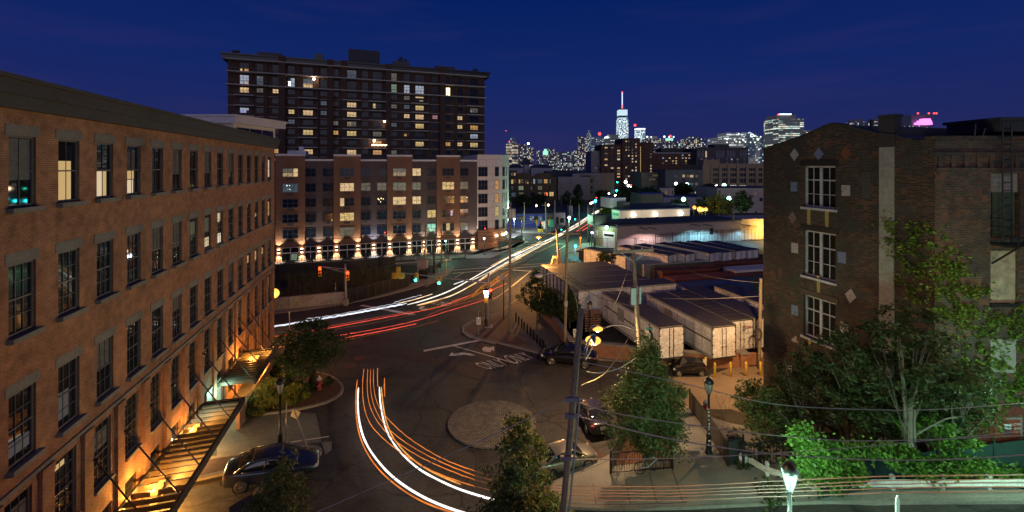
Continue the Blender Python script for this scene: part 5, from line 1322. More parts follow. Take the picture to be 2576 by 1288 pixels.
# long warehouse beside the lot, washed by wall lights
HW = Wall(tuple(ats(437, 1010, 96 / F, 'W')[:2]), tuple(ats(2232, 950, 106.5 / F, 'W')[:2]))
hall = thing('warehouse', 'long flat roofed warehouse behind the trailers with pools of pink and cyan wall light', 'warehouse', (*HW.pt(HW.L / 2, 0)[:2], 0))
zt = HW.px(437, 742, 'W')[1]; zt2 = HW.px(2230, 668, 'W')[1]; zt = (zt + zt2) / 2
grey_l = mat('hall_wall', (.3, .26, .25), .9, .12, .2); pale_l = mat('hall_wall_pale', (.5, .48, .47), .9, .12, .2)
m_ = MB(); HW.box(m_, 0, HW.L, zt * .42, zt, -10, 0); obj('wall', m_, grey_l, hall)
m_ = MB(); HW.box(m_, 0, HW.L, -1, zt * .42, -10, .01); obj('painted_wall_base', m_, pale_l, hall)
m_ = MB(); HW.box(m_, -.1, HW.L + .1, zt, zt + .35, -10, .12); obj('roof', m_, M['roof'], hall)
GW = Wall(tuple(ats(110, 985, 99 / F, 'W')[:2]), tuple(ats(432, 1010, 95.9 / F, 'W')[:2]))
m_ = MB(); GW.box(m_, 0, GW.L - .02, -1, zt - .3, -12, 0); obj('end_wall', m_, M['olive'], hall)
m_ = MB(); GW.box(m_, -.1, GW.L + .1, zt - .3, zt + .02, -12, .1); obj('end_roof', m_, M['roof'], hall)
a0, z1 = GW.px(225, 815, 'W'); a1, _ = GW.px(400, 815, 'W'); m_ = MB(); GW.box(m_, a0, a1, 0, z1, .004, .06)
for k in range(1, 5): GW.box(m_, a0, a1, z1 * k / 5 - .03, z1 * k / 5, .06, .09)
gd = obj('garage_door', m_, M['white_cap'], hall); m_ = MB(); GW.box(m_, a0 + .3, a1 - .3, z1 * .72, z1 * .86, .09, .1); obj('door_panes', m_, M['glass'], gd)
a0, z1 = GW.px(122, 795, 'W'); a1, z0 = GW.px(150, 875, 'W'); win(hall, GW, a0, a1, z0, z1, 'dim', 1, 2, 'white_cap', .004)
a, z = GW.px(290, 758, 'W'); f = obj('wall_light', MB().sphere(GW.pt(a, z, .4), .4, 10), M['e_mint'], hall); lamp('door_light', GW.pt(a, z - .1, 1.1), 420, (.55, 1, .68), f, rad=.2)
m_ = MB(); HW.box(m_, -4.2, -.8, zt + .05, zt + 2.2, -6, -3.4); obj('air_handler', m_, M['dark'], hall)
for x, y, c, pw in ((750, 765, (1.0, .6, .55), 1000), (890, 768, (1.0, .66, .6), 1000), (1500, 720, (.3, .8, 1.0), 1300), (1680, 720, (.34, .82, 1.0), 1300), (2300, 720, (.3, .75, 1.0), 1100)):
 a, z = HW.px(min(x, 2225), y, 'W'); m_ = MB(); HW.box(m_, a - .12, a + .12, z + .02, z + .15, .02, 3.0); f = obj('wall_light', m_, M['black'], hall)
 lamp('wall_wash', HW.pt(a, z - .15, 2.8), pw, c, f, 'SPOT', .1, aim=Vector((0, 0, -1)) + HW.n3 * .05, cone=144, blend=.25)
a, z = HW.px(1800, 815, 'W'); m_ = MB(); HW.box(m_, a - .5, a + .5, z - .8, z + .8, .003, .05); obj('vent', m_, M['black'], hall)
# yellow lit yard wall at its right
YW = Wall(tuple(HW.pt(HW.L + .3, 0, -1)[:2]), tuple((HW.pt(HW.L, 0, -1) + Vector((30, 5, 0)))[:2]))
yw = thing('yard_building', 'cream yard building glowing yellow at the right end of the long warehouse', 'building', (*YW.pt(8, 0)[:2], 0))
zy = YW.px(2300, 640, 'W')[1]
m_ = MB(); YW.box(m_, 0, YW.L, -1, zy, -8, 0); obj('wall', m_, M['beige'], yw)
m_ = MB()
for k in range(4): YW.box(m_, 1 + k * 6, 5 + k * 6, zy * .55, zy * .7, .01, .06)
obj('louvres', m_, M['tan'], yw)
lamp('yard_light', YW.pt(6, zy * .5, 3.2), 2200, (1.0, .62, .12), yw, rad=.3)
# blue tyre shop
BW = Wall(tuple(ats(135, 900, 128 / F, 'N')[:2]), tuple(ats(1025, 870, 131 / F, 'N')[:2]))
bs = thing('tyre_shop', 'low blue painted shop with billboards on its wall across the junction', 'shop', (*BW.pt(BW.L / 2, 0)[:2], 0))
zt = BW.px(500, 680, 'N')[1]
m_ = MB(); BW.box(m_, -9, BW.L, -1, zt, -16, 0); obj('wall', m_, M['blue_wall'], bs); m_ = MB(); BW.box(m_, -9.1, BW.L + .1, zt, zt + .3, -16, .1); obj('roof', m_, M['roof'], bs)
M['bill_k'] = mat('black_billboard', (.03, .03, .025), .6, .2, 1); M['gold_ink'] = mat('gold_lettering', (.45, .33, .06), .6, .1, 1)
for x0, x1, y0, y1, bg_, ink, lines in ((375, 525, 705, 785, 'bill_k', 'gold_ink', ('UKO',)), (590, 805, 708, 770, 'sign_w', 'blue_steel', ('-----', '--------')), (875, 1012, 680, 768, 'bill_k', 'gold_ink', ('UKO', 'OIL'))):
 a0, z1 = BW.px(x0, y0, 'N'); a1, z0 = BW.px(x1, y1, 'N'); m_ = MB(); BW.box(m_, a0, a1, z0, z1, .02, .15)
 for k, s_ in enumerate(lines): text_on(m_, s_, BW.pt((a0 + a1) / 2, z1 - (z1 - z0) * (k + .5) / len(lines), .15), BW.u3 if BW.u3.x > 0 else -BW.u3, (0, 0, 1), (z1 - z0) * .4 / len(lines) + .2, BW.n3, 1)
 obj('billboard', m_, [M[bg_], M[ink]], bs)
a0, z1 = BW.px(655, 705, 'N'); a1, _ = BW.px(745, 705, 'N'); m_ = MB(); m_.add([BW.pt(a0, z1, .2), BW.pt(a1, z1, .2), BW.pt((a0 + a1) / 2, z1 - 4, .2), BW.pt(a0, z1, .3), BW.pt(a1, z1, .3), BW.pt((a0 + a1) / 2, z1 - 4, .3)], [(0, 1, 2), (3, 5, 4), (0, 3, 4, 1), (1, 4, 5, 2), (2, 5, 3, 0)]); obj('triangle_sign', m_, M['bill_k'], bs)
block('corner_shop', 'white shuttered corner shop right of the blue tyre shop', 'shop', 1030, 1210, 650, 134, 14, M['bluewhite'], [(1050, 1095, 720, 850), (1115, 1185, 740, 820)], ref='N')
block('garage', 'tall dark garage wall with a white cabinet beside the green street light', 'garage', 1270, 1335, 530, 158, 6, M['bluewhite'], ref='N')
for x0, x1, yt, lab in ((665, 860, 555, 'low flat roofed shed behind the blue tyre shop'), (880, 1075, 560, 'low dark shed with a skylight right behind the blue tyre shop')):
 block('shed', lab, 'shed', x0, x1, yt, 200, 16, M['greywall'], ref='N')
# skyline
TI = {'w': [(1, .78, .42), (1, .9, .62), (.85, .92, 1)], 'c': [(.7, .9, 1), (.9, .97, 1), (.8, 1, .95)], 'y': [(1, .75, .35), (1, .85, .5), (1, .95, .75)], 'g': [(.6, 1, .85), (.9, 1, .9), (1, .9, .6)]}
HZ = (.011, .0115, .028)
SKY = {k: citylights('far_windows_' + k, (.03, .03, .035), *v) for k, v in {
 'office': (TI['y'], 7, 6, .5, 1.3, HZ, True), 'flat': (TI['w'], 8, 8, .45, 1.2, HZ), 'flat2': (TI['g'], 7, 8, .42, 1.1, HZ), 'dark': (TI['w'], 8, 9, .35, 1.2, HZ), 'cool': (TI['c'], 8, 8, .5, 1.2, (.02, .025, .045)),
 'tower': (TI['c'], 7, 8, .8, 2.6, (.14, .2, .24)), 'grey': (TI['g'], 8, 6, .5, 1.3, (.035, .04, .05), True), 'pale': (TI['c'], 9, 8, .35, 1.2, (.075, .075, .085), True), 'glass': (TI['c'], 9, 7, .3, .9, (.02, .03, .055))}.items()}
LAB = {}
def tower(label, x0, x1, yt, m, Z=2600, ref='K', taper=1.0, crown=None, name='skyscraper', yb=None, top=None):
 X0, Y = q(ref, x0, yt); X1, _ = q(ref, x1, yt); s = Z / F
 wd = (X1 - X0) * s; cx = ((X0 + X1) / 2 - CX) * s; zt = EYE + (HY - Y) * s
 t = thing(name, label, 'skyscraper', (cx, Z, 0))
 h = wd / 2; k = h * taper
 b = MB(); v = [(cx - h, Z - h, -20), (cx + h, Z - h, -20), (cx + h, Z + h, -20), (cx - h, Z + h, -20), (cx - k, Z - k, zt), (cx + k, Z - k, zt), (cx + k, Z + k, zt), (cx - k, Z + k, zt)]
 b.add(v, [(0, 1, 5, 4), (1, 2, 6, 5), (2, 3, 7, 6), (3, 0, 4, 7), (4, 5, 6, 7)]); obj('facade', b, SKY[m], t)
 if crown:
  hh, mm, fr = crown
  b = MB(); b.box((cx, Z, zt + hh * s / 2 + .5), (wd * fr, wd * fr, hh * s)); obj('crown', b, mm if not isinstance(mm, str) else (SKY.get(mm) or M[mm]), t)
 return t, cx, zt, s
M['e_crown'] = emis('white_crown', (.75, .9, 1), 2.2, False); M['e_crownb'] = emis('pale_blue_crown', (.65, .85, 1), 1.1, False); M['e_pink'] = emis('pink_crown', (1, .2, .95), 2.2, False); M['e_grn'] = emis('green_crown', (.4, 1, .75), 1.0, False)
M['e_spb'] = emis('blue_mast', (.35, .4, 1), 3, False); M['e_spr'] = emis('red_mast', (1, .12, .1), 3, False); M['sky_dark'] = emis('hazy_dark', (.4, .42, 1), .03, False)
def dot(t, cx, Z, z, r, m): obj('warning_light', MB().sphere((cx, Z, z), r, 6), M[m], t)
t, cx, zt, s = tower('round shouldered office tower at the far left of the skyline with bright office floors', 160, 262, 492, 'office'); b = MB(); b.lathe([(36, zt), (34, zt + 6), (19, zt + 17), (19, zt + 18)], (cx, 2600, 0), 16); obj('shoulder', b, SKY['dark'], t); b = MB(); b.box((cx + 5, 2600, zt + 30), (26, 26, 26)); obj('crown', b, SKY['glass'], t); dot(t, cx - 16, 2550, zt + 18, 3, 'e_redl'); dot(t, cx - 36, 2560, zt + 80, 2.5, 'e_redl')
t, cx, zt, s = tower('dark stepped tower right of the round shouldered tower with a white lamp on top', 264, 345, 492, 'dark'); dot(t, cx + 30, 2550, zt + 5, 6, 'e_white')
tower('dark slab second from the left end of the skyline', 340, 392, 512, 'flat', 2700)
tower('tapering dark tower in the gap left of the green crowned tower', 415, 460, 540, 'dark', 2700, taper=.7)
t, cx, zt, s = tower('old tower with a green lit stepped crown', 465, 530, 580, 'flat2', 2650); b = MB(); b.box((cx, 2650, zt + 12), (29, 29, 24)); b.box((cx, 2650, zt + 30), (16, 16, 12)); obj('crown', b, M['e_grn'], t); obj('mast', MB().tube([(cx, 2650, zt + 35), (cx, 2650, zt + 50)], 2, 6), M['sky_dark'], t)
tower('plain dark tower just right of the green crowned tower', 522, 574, 525, 'dark', 2750)
tower('low pale block between the green crowned tower and the wide apartment slab', 574, 606, 570, 'flat', 2800)
tower('wide apartment slab covered with small yellow and white lights', 600, 745, 556, 'flat2', 2300); tower('right hand wing of the wide apartment slab', 742, 778, 540, 'flat', 2320)
tower('low dark block with lights at the foot of the rippled tower', 770, 860, 590, 'flat', 2200)
t, cx, zt, s = tower('slim bright tower left of the rippled tower', 778, 820, 416, 'flat', 2900); dot(t, cx - 60, 2800, zt - 280, 5, 'e_redl')
tower('slim golden lit tower squeezed beside the rippled tower', 833, 852, 432, 'office', 3000)
t, cx, zt, s = tower('very slim rippled tower with a stepped top', 855, 886, 398, 'cool', 3000); b = MB(); b.box((cx + 2, 3000, zt + 7), (20, 20, 14)); b.box((cx + 2, 3000, zt + 20), (11, 11, 13)); obj('crown', b, SKY['glass'], t)
t, cx, zt, s = tower('broad glassy tower with red lights on its roof right of the rippled tower', 886, 970, 425, 'glass', 2700); dot(t, cx + 5, 2600, zt + 12, 9, 'e_redl')
t, cx, zt, s = tower('pale office block with a glowing white top left of the tallest tower', 995, 1122, 440, 'grey', 2600, crown=(5, 'e_crown', .7)); b = MB(); b.box((cx + 12, 2590, zt + 10), (66, 50, 24)); obj('upper_block', b, SKY['grey'], t)
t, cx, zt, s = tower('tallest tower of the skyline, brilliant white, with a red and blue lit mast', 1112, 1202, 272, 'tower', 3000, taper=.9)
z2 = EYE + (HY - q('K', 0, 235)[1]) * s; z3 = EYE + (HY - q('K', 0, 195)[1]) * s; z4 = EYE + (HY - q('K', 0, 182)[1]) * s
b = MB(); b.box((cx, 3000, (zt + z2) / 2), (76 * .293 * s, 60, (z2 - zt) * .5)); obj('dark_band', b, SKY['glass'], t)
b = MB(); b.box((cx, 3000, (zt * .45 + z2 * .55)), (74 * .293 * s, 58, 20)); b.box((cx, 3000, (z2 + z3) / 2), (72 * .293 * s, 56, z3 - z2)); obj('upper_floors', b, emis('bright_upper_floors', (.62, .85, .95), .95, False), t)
b = MB(); b.box((cx, 3000, (z3 + z4) / 2), (50 * .293 * s, 40, z4 - z3)); obj('mast_base', b, M['sky_dark'], t)
zz = [EYE + (HY - q('K', 0, y)[1]) * s for y in (182, 145, 50, 36)]
for z0, z1, m, r in ((zz[0], zz[1], 'e_spr', 4), (zz[1], zz[2], 'e_spb', 3.2), (zz[2], zz[3], 'e_spr', 4)): obj('mast', MB().tube([(cx, 3000, z0), (cx, 3000, z1)], r, 6), M[m], t)
t, cx, zt, s = tower('square bright white tower with a white roof line right of the tallest tower', 1272, 1344, 362, 'tower', 2900, crown=(2.5, 'e_crown', 1.0)); dot(t, cx - 60, 2800, zt + 20, 8, 'e_redl')
t, cx, zt, s = tower('broad apartment block with dazzling roof lights', 1345, 1500, 445, 'flat', 2200); b = MB()
for dx, r in ((-130, 8), (-70, 10), (-40, 8), (60, 12), (95, 8), (130, 9)): b.sphere((cx + dx * .65, 2150, zt + 5 + r * .4), r * .45, 8)
obj('roof_lights', b, M['e_crown'], t)
b = MB(); b.box((cx - 10, 2200, zt + 7), (50, 40, 14)); obj('roof_block', b, SKY['pale'], t)
t, cx, zt, s = tower('grey tower with a small green lit roof and red light', 1502, 1616, 458, 'flat2', 2200, crown=(6, 'e_grn', .45)); dot(t, cx - 12, 2150, zt + 20, 6, 'e_redl')
tower('low distant block with a tiny lit pyramid', 1620, 1676, 500, 'dark', 2700, crown=(5, 'e_grn', .2))
t, cx, zt, s = tower('twin winged apartment tower full of round yellow lights', 1682, 1840, 445, 'flat', 2100); b = MB(); b.box((cx, 2100, zt + 5), (50, 50, 12)); obj('centre_block', b, SKY['dark'], t)
tower('low strip of pale lit buildings right of the twin winged tower', 1850, 1952, 505, 'cool', 2300)
t, cx, zt, s = tower('wide white office building with bands of windows and a logo ring', 1955, 2255, 430, 'pale', 1700); b = MB(); b.box((cx - 8, 1680, zt + 7), (95, 60, 14)); obj('upper_block', b, SKY['pale'], t)
b = MB(); b.box((cx + 28, 1625, zt - 34), (34, 12, 90)); obj('glass_tower', b, SKY['glass'], t)
b = MB(); n = 20
ring = [Vector((cx + 26 + 5 * math.cos(2 * PI * k / n), 1610, zt + 2 + 5 * math.sin(2 * PI * k / n))) for k in range(n + 1)]
b.tube(ring, 1.4, 6, cap=False); obj('logo_ring', b, M['e_crown'], t)
b = MB()
for dx, dz in ((-105, -22), (-105, -8), (-60, -10), (-50, -18), (-35, 18), (-30, -20), (-10, -10), (5, -20), (35, -22), (60, -22), (75, -6), (80, -10), (95, 4), (120, -25), (60, 8)): b.sphere((cx + dx * .62, 1612, zt + dz * .8 - 6), 2.2, 6)
obj('office_lights', b, M['e_white_s'], t)
t, cx, zt, s = tower('dark glass tower with a glowing white pyramid roof', 2208, 2335, 418, 'glass', 2000)
b = MB(); r = 44 * .293 * s; zp = EYE + (HY - q('K', 0, 381)[1]) * s; b.add([(cx - 12 - r, 2000 - r, zt), (cx - 12 + r, 2000 - r, zt), (cx - 12 + r, 2000 + r, zt), (cx - 12 - r, 2000 + r, zt), (cx - 12, 2000, zp)], [(0, 1, 4), (1, 2, 4), (2, 3, 4), (3, 0, 4)]); obj('pyramid_roof', b, M['e_crownb'], t)
tower('narrow grey office tower right of the pyramid roof', 2337, 2396, 455, 'grey', 2100)
t, cx, zt, s = tower('big grey office tower with a white lit sign on its top', 230, 500, 137, 'grey', 1500, ref='RA1'); b = MB(); b.box((cx - 8.8, 1500, zt + 6.5), (66, 60, 13)); obj('upper_block', b, emis('dark_top', (.3, .3, .33), .1, False), t); b = MB(); b.box((cx - 15, 1465, zt + 15.5), (38, 6, 4)); obj('roof_sign', b, M['e_crown'], t); dot(t, cx - 42, 1460, zt + 14, 2.5, 'e_redl')
tower('low office block peeping out right of the big grey tower', 505, 690, 258, 'grey', 1600, ref='RA1')
tower('grey apartment tower, the left of the pair above the old brick gable', 1085, 1225, 165, 'flat', 1900, ref='RA1', crown=(7, 'sky_dark', .7)); tower('grey apartment tower, the right of the pair beside the brick chimney', 1290, 1432, 160, 'flat', 1900, ref='RA1', crown=(7, 'sky_dark', .6))
t, cx, zt, s = tower('dark tower with a pink glowing crown and red lights', 1735, 1905, 200, 'dark', 1900, ref='RA1'); b = MB()
for dx, w_, z0 in ((-8, 60, 0), (-4, 46, 8), (0, 30, 16)): b.box((cx + dx - 8, 1850, zt + z0 + 4), (w_, 20, 9))
obj('pink_crown', b, M['e_pink'], t); b = MB(); b.box((cx, 1900, zt + 22), (95, 60, 44)); obj('top_block', b, M['sky_dark'], t)
for dx in (-38, 8, 30, 40): dot(t, cx + dx, 1850, zt + 48, 3.5, 'e_redl')
# trailers and containers in the lot
DV = Vector((-.25, .968, 0)); DX = Vector((.968, .25, 0)); ZV = Vector((0, 0, 1))
def trailer(label, near_left, along, length, side=None, zt=4.0, h=2.85, wdt=2.5, logo=None, doors=True, skirt=True, letters=None, ridged=False, stripe_=False):
 """box trailer: near left top corner, long axis away from the doors"""
 al = Vector(along).normalized(); sd = Vector((al.y, -al.x, 0)) if side is None else Vector(side).normalized()
 o = Vector((near_left[0], near_left[1], 0)); z0 = zt - h
 t = thing('semi_trailer', label, 'trailer', (*(o + sd * wdt / 2)[:2], 0), group='trailers and containers in the lot')
 b = MB(); b.obox(o + ZV * (z0 + .1), al * length, sd * wdt, ZV * (h - .14)); obj('body', b, M['trailer'], t)
 b = MB(); b.obox(o + ZV * (zt - .04) - al * .02 - sd * .02, al * (length + .04), sd * (wdt + .04), ZV * .04)
 if ridged:
  for k in range(int(length / .9)): b.obox(o + ZV * (zt + .001) + al * (.4 + k * .9), al * .2, sd * wdt, ZV * .03)
 obj('roof', b, M['trailer_roof'], t)
 b = MB()
 for e in (0, wdt - .001):
  n = -sd if e == 0 else sd
  p = o + sd * e
  b.obox(p + ZV * z0 + n * .001, al * length, n * .035, ZV * .28); b.obox(p + ZV * (zt - .2) + n * .001, al * length, n * .035, ZV * .2)
  for k in range(int(length / 1.2) + 1): b.obox(p + ZV * (z0 + .3) + n * .001 + al * min(k * 1.2, length - .06), al * .05, n * .012, ZV * (h - .52))
 obj('side_rails', b, M['grey_steel'], t)
 if stripe_:
  b = MB(); n = -sd; b.obox(o + ZV * (zt - 1.35) + n * .014, al * length * .95, n * .006, ZV * .14); obj('side_stripe', b, M['dark'], t)
  b = MB(); b.obox(o + ZV * (zt - 1.75) + n * .014 + al * length * .55, al * 1.3, n * .01, ZV * 1.3); obj('side_panel', b, M['grey_steel'], t)
 b = MB(); b.obox(o + ZV * (z0 - .25) + sd * .7 + al * .3, al * (length - .6), sd * 1.1, ZV * .25)
 b.obox(o + ZV * .3 + sd * .4 + al * (length * .78), al * .12, sd * .12, ZV * (z0 - .3)); b.obox(o + ZV * .3 + sd * (wdt - .5) + al * (length * .78), al * .12, sd * .12, ZV * (z0 - .3)); obj('chassis', b, M['dark'], t)
 for k in (1.4, 2.6):
  for e in (.25, wdt - .25):
   b = MB(); c = o + al * k + sd * e + ZV * .5
   b.tube([c - sd * .2, c + sd * .2], .5, 16); w_ = obj('wheel', b, M['rubber'], t); b = MB(); b.tube([c - sd * .21, c + sd * .21], .24, 10); obj('rim', b, M['grey_steel'], w_)
 if doors:
  for k in (0, 1):
   b = MB(); b.obox(o + sd * (.06 + k * (wdt - .12) / 2 + .015) - al * .03 + ZV * (z0 + .12), sd * ((wdt - .12) / 2 - .03), -al * .035, ZV * (h - .26)); d = obj('door', b, M['trailer'], t)
   b = MB(); x = wdt / 2 + (-.2 if k == 0 else .2); b.tube([o + sd * x - al * .1 + ZV * (z0 + .15), o + sd * x - al * .1 + ZV * (zt - .2)], .028, 6)
   for zz in (.4, 1.2, 2.0, 2.6): b.obox(o + sd * (.0 if k == 0 else wdt - .16) - al * .068 + ZV * (z0 + zz), sd * .16, -al * .03, ZV * .1)
   b.obox(o + sd * (x - .09) - al * .1 + ZV * (z0 + 1.0), sd * .18, -al * .05, ZV * .06); obj('lock_rod', b, M['dark'], d)
  b = MB(); b.obox(o - al * .06 + ZV * (z0 + .0), sd * wdt, -al * .04, ZV * .12); b.obox(o - al * .06 + ZV * (zt - .13), sd * wdt, -al * .04, ZV * .09); b.obox(o - al * .06 + ZV * z0, sd * .06, -al * .04, ZV * h); b.obox(o + sd * (wdt - .06) - al * .06 + ZV * z0, sd * .06, -al * .04, ZV * h); obj('door_frame', b, M['dark'], t)
 if logo:
  c = o + sd * (wdt * .72) - al * .07 + ZV * (zt - .85)
  b = MB(); b.obox(c - sd * .45 - ZV * .18, sd * .3, -al * .004, ZV * .42, 0); text_on(b, 'IS', c - sd * .3 + ZV * .03 - al * .004, sd, ZV, .24, -al, 2)
  b.obox(c - sd * .1 + ZV * .1, sd * .6, -al * .004, ZV * .09, 1); b.obox(c - sd * .1 - ZV * .04, sd * .6, -al * .004, ZV * .09, 0); text_on(b, '601411', c + sd * .12 - ZV * .45 - al * .004, sd, ZV, .14, -al, 0)
  obj('logo', b, [M['ink'], M['red'], M['sign_w']], t)
 if letters:
  b = MB(); text_on(b, letters, o + al * (length * .45) - sd * .04 + ZV * (zt - 1.5), -al if al.y > 0 else al, ZV, .7, -sd); obj('lettering', b, M['ink'], t)
 return t
def container(label, o, al, length, m, h=2.6, wdt=2.44, z0=0, words=None, big=None):
 al = Vector(al).normalized(); sd = Vector((-al.y, al.x, 0)); o = Vector((o[0], o[1], 0))
 t = thing('shipping_container', label, 'container', (*(o + al * length / 2 + sd * wdt / 2)[:2], z0), group='trailers and containers in the lot')
 b = MB(); b.obox(o + ZV * (z0 + .05), al * length, sd * wdt, ZV * (h - .1))
 k = 0
 while .25 + k * .28 < length - .3:
  for e, n in ((0, -sd), (wdt, sd)): b.obox(o + sd * e + al * (.2 + k * .28) + ZV * (z0 + .2) + n * .001, al * .14, n * .035, ZV * (h - .42))
  k += 1
 obj('body', b, M[m], t)
 b = MB()
 for e, n in ((-.001, -sd), (wdt + .001, sd)):
  p = o + sd * e
  b.obox(p + ZV * z0, al * length, n * .05, ZV * .16); b.obox(p + ZV * (z0 + h - .14), al * length, n * .05, ZV * .14); b.obox(p + ZV * z0, al * .14, n * .05, ZV * h); b.obox(p + al * (length - .14) + ZV * z0, al * .14, n * .05, ZV * h)
 for k in range(int(length / .55)): b.obox(o + al * (.2 + k * .55) + ZV * (z0 + h - .049), al * .25, sd * wdt, ZV * .03)
 obj('frame', b, M[m], t)
 b = MB()
 for k in range(4): b.tube([o + sd * (.4 + k * .55) - al * .05 + ZV * (z0 + .1), o + sd * (.4 + k * .55) - al * .05 + ZV * (z0 + h - .1)], .03, 6)
 obj('door_bars', b, M['grey_steel'], t)
 b = MB()
 for s_, f, zz, hh, mm, ln in (words or []): text_on(b, s_, o + al * length * f - sd * .055 + ZV * (z0 + zz), al, ZV, hh, -sd, 0, ln)
 if words: obj('lettering', b, M[words[0][4]], t)
 return t
def P2(x, y, zt, ref=None):
 p = atz(x, y, zt, ref); return p
nl = P2(1656.5, 823, 4.0); trailer('white box trailer nearest the near pole, leftmost of those with doors facing the brick wall', nl, DV, 10.9, stripe_=True)
trailer('white box trailer, second from left of those with doors facing the brick wall', P2(1789.5, 822, 4.0), DV, 10.3, stripe_=True)
trailer('white box trailer with a small red and black logo on its right door', P2(1836, 806, 4.0), DV, 9.6, logo=True, ridged=True)
trailer('pale box trailer of the front row half hidden by the dark brick works', P2(1898, 800, 4.0), DV, 10.6)
trailer('white box trailer standing behind the front row with its long pale side showing', P2(1797, 719, 4.0) - DV * 10.8, DV, 10.8)
f0 = P2(1455, 731, 4.0)
LBL = ['front trailer of the sideways stack, its whole white side showing', 'second roof of the sideways trailers left of the containers', 'third roof of the sideways trailers left of the containers', 'fourth roof of the sideways trailers left of the containers', 'rearmost roof of the sideways trailers left of the containers']
for k, ln in enumerate((12.6, 10.6, 10.4, 10.3, 9.8)):
 p = f0 + DV * 2.72 * k + DX * (0 if k else 0)
 trailer(LBL[k], p + DV * 2.5, DX, ln, side=-DV, doors=True)
container('pale corrugated container with red lettering behind the front row of trailers', P2(1566, 741, 2.6), DX, 9.0, 'grey_steel', words=[('CSAV', .2, 1.2, 1.0, 'red', 2.6), ('SHIPPING', .12, 2.1, .28, 'red', 1.5)][:1])
container('dark blue container with white web address on its side', P2(1725.5, 722.8, 2.6), DX, 10.4, 'blue_steel', words=[('www.sanfu.com', .42, 1.85, .36, 'sign_w', 3.1)])
container('rusty brown container just behind the dark blue container', P2(1697, 704.5, 2.6), DX, 10.6, 'rust')
container('darker rusty container, farther of the two brown ones', P2(1667, 682.5, 2.6), DX, 10.8, 'rust')
container('green container behind the two brown containers', P2(1652, 671.5, 2.6), DX, 10.6, 'green_steel')
container('pale container behind the green one with a grey roof', P2(1620, 665, 2.8), DX, 11.5, 'grey_steel', h=2.8)
container('dull brown container in the back corner right of the green one', P2(1800, 664, 2.6), DX, 10.5, 'rust'); container('dark container beyond the dull brown one near the brick works', P2(1745, 650, 2.6), DX, 14, 'dark')
trailer('white trailer behind the right end of the brown containers', P2(1845, 679, 3.9), DX, 9.5, side=DV * 1, doors=True) if False else container('white container behind the right end of the brown ones', P2(1850, 681, 2.8), DX, 9.5, 'white', h=2.8)
container('rust red container at the right edge beside the brick works', P2(1856, 693, 2.5), DX, 8, 'rust', h=2.5); container('green container at the right edge beside the brick works', P2(1864, 709, 2.5), DX, 8, 'green_steel', h=2.5)
BL = ['leftmost', 'second', 'third', 'fourth', 'fifth', 'rightmost']
for k, (a, b) in enumerate((((745, 165), (1265, 258)), ((920, 150), (1440, 250)), ((1140, 135), (1690, 238)), ((1290, 125), (1820, 230)), ((1455, 115), (1960, 215)), ((1660, 115), (2080, 205)))):
 p1, p0 = P2(*a, 4.0, 'L'), P2(*b, 4.0, 'L'); al = (p1 - p0); trailer('dark roofed trailer in the back row by the long warehouse, %s of the six' % BL[k], p0, al, al.length)
p1, p0 = P2(400, 186, 4.0, 'L'), P2(830, 272, 4.0, 'L'); al = p1 - p0
trailer('pink lit white trailer with black lettering at the far left corner of the lot', p0, al, al.length, letters='RECYCLE', h=2.7)
# dumpster by the pillar
dp = P2(1856, 850, 1.7)
t = thing('dumpster', 'dark rusty open topped dumpster in the corner by the brick pillar', 'dumpster', (dp.x + 1.5, dp.y, 0))
b = MB(); b.obox(dp - ZV * 1.6, DX * 3.4, DV * 2.0, ZV * 1.6)
for k in range(8): b.obox(dp - ZV * 1.5 + DX * (.15 + k * .44) - DV * .05, DX * .1, DV * .05, ZV * 1.4)
obj('body', b, M['rust'], t); b = MB(); b.obox(dp - DX * .06 - DV * .1, DX * 3.52, DV * 2.2, ZV * .08); obj('lid', b, M['dark'], t)
# stack of pallets or shutter at the gate
t = thing('gate', 'brown slatted gate panel leaning under the front sideways trailer', 'gate', at(500, 1000, 0, 'L'))
p0, p1 = at(410, 1060, 0, 'L'), at(570, 1050, 0, 'L'); b = MB()
for k in range(9): b.obox(p0 + ZV * (.15 + k * .26), (p1 - p0), (p1 - p0).cross(ZV).normalized() * .06, ZV * .16)
obj('slats', b, M['brick_w'], t)
# lot wall of brick with stone coping
wt = thing('lot_wall', 'orange brick wall with pale coping round the trailer lot, ending in a pillar', 'wall', at(1010, 372, 0, 'G3'))
wpts = [at(575, 1155, 0, 'M'), at(735, 1290, 0, 'M'), at(662, 335, 0, 'G3'), at(1010, 372, 0, 'G3'), at(385, 168, 0, 'C3'), at(640, 158, 0, 'C3')]
wpts = [Vector((p.x, p.y, 0)) for p in wpts]
hts = [1.25, 1.3, 1.35, 1.25, 1.5]
for i in range(len(wpts) - 1):
 a, b_ = wpts[i], wpts[i + 1]; n = max(1, int((b_ - a).length / 4));
 b = MB(); c = MB(); d = (b_ - a); nn = d.cross(ZV).normalized()
 for k in range(n):
  p0, p1 = a + d * k / n, a + d * (k + 1) / n; z = g(p0.x, p0.y); h = hts[i] + (.12 if k % 2 else 0)
  b.obox(p0 - nn * .17 + ZV * (z - .4), p1 - p0, nn * .34, ZV * (h + .4)); c.obox(p0 - nn * .25 + ZV * (z + h + .001) - d.normalized() * .02, p1 - p0 + d.normalized() * .04, nn * .5, ZV * .14)
 obj('brick_panel', b, M['brick_w'], wt); obj('coping', c, M['kerb'], wt)
p0, p1 = wpts[-1], at(750, 158, 0, 'C3'); z = g(p1.x, p1.y)
b = MB(); b.bar(p0 + ZV * .65, Vector((p1.x, p1.y, z + .55)), .34, 1.3); obj('wing_wall', b, M['brick_w'], wt)
b = MB(); b.bar(p0 + ZV * 1.38, Vector((p1.x, p1.y, z + 1.25)), .5, .14); obj('coping', b, M['kerb'], wt)
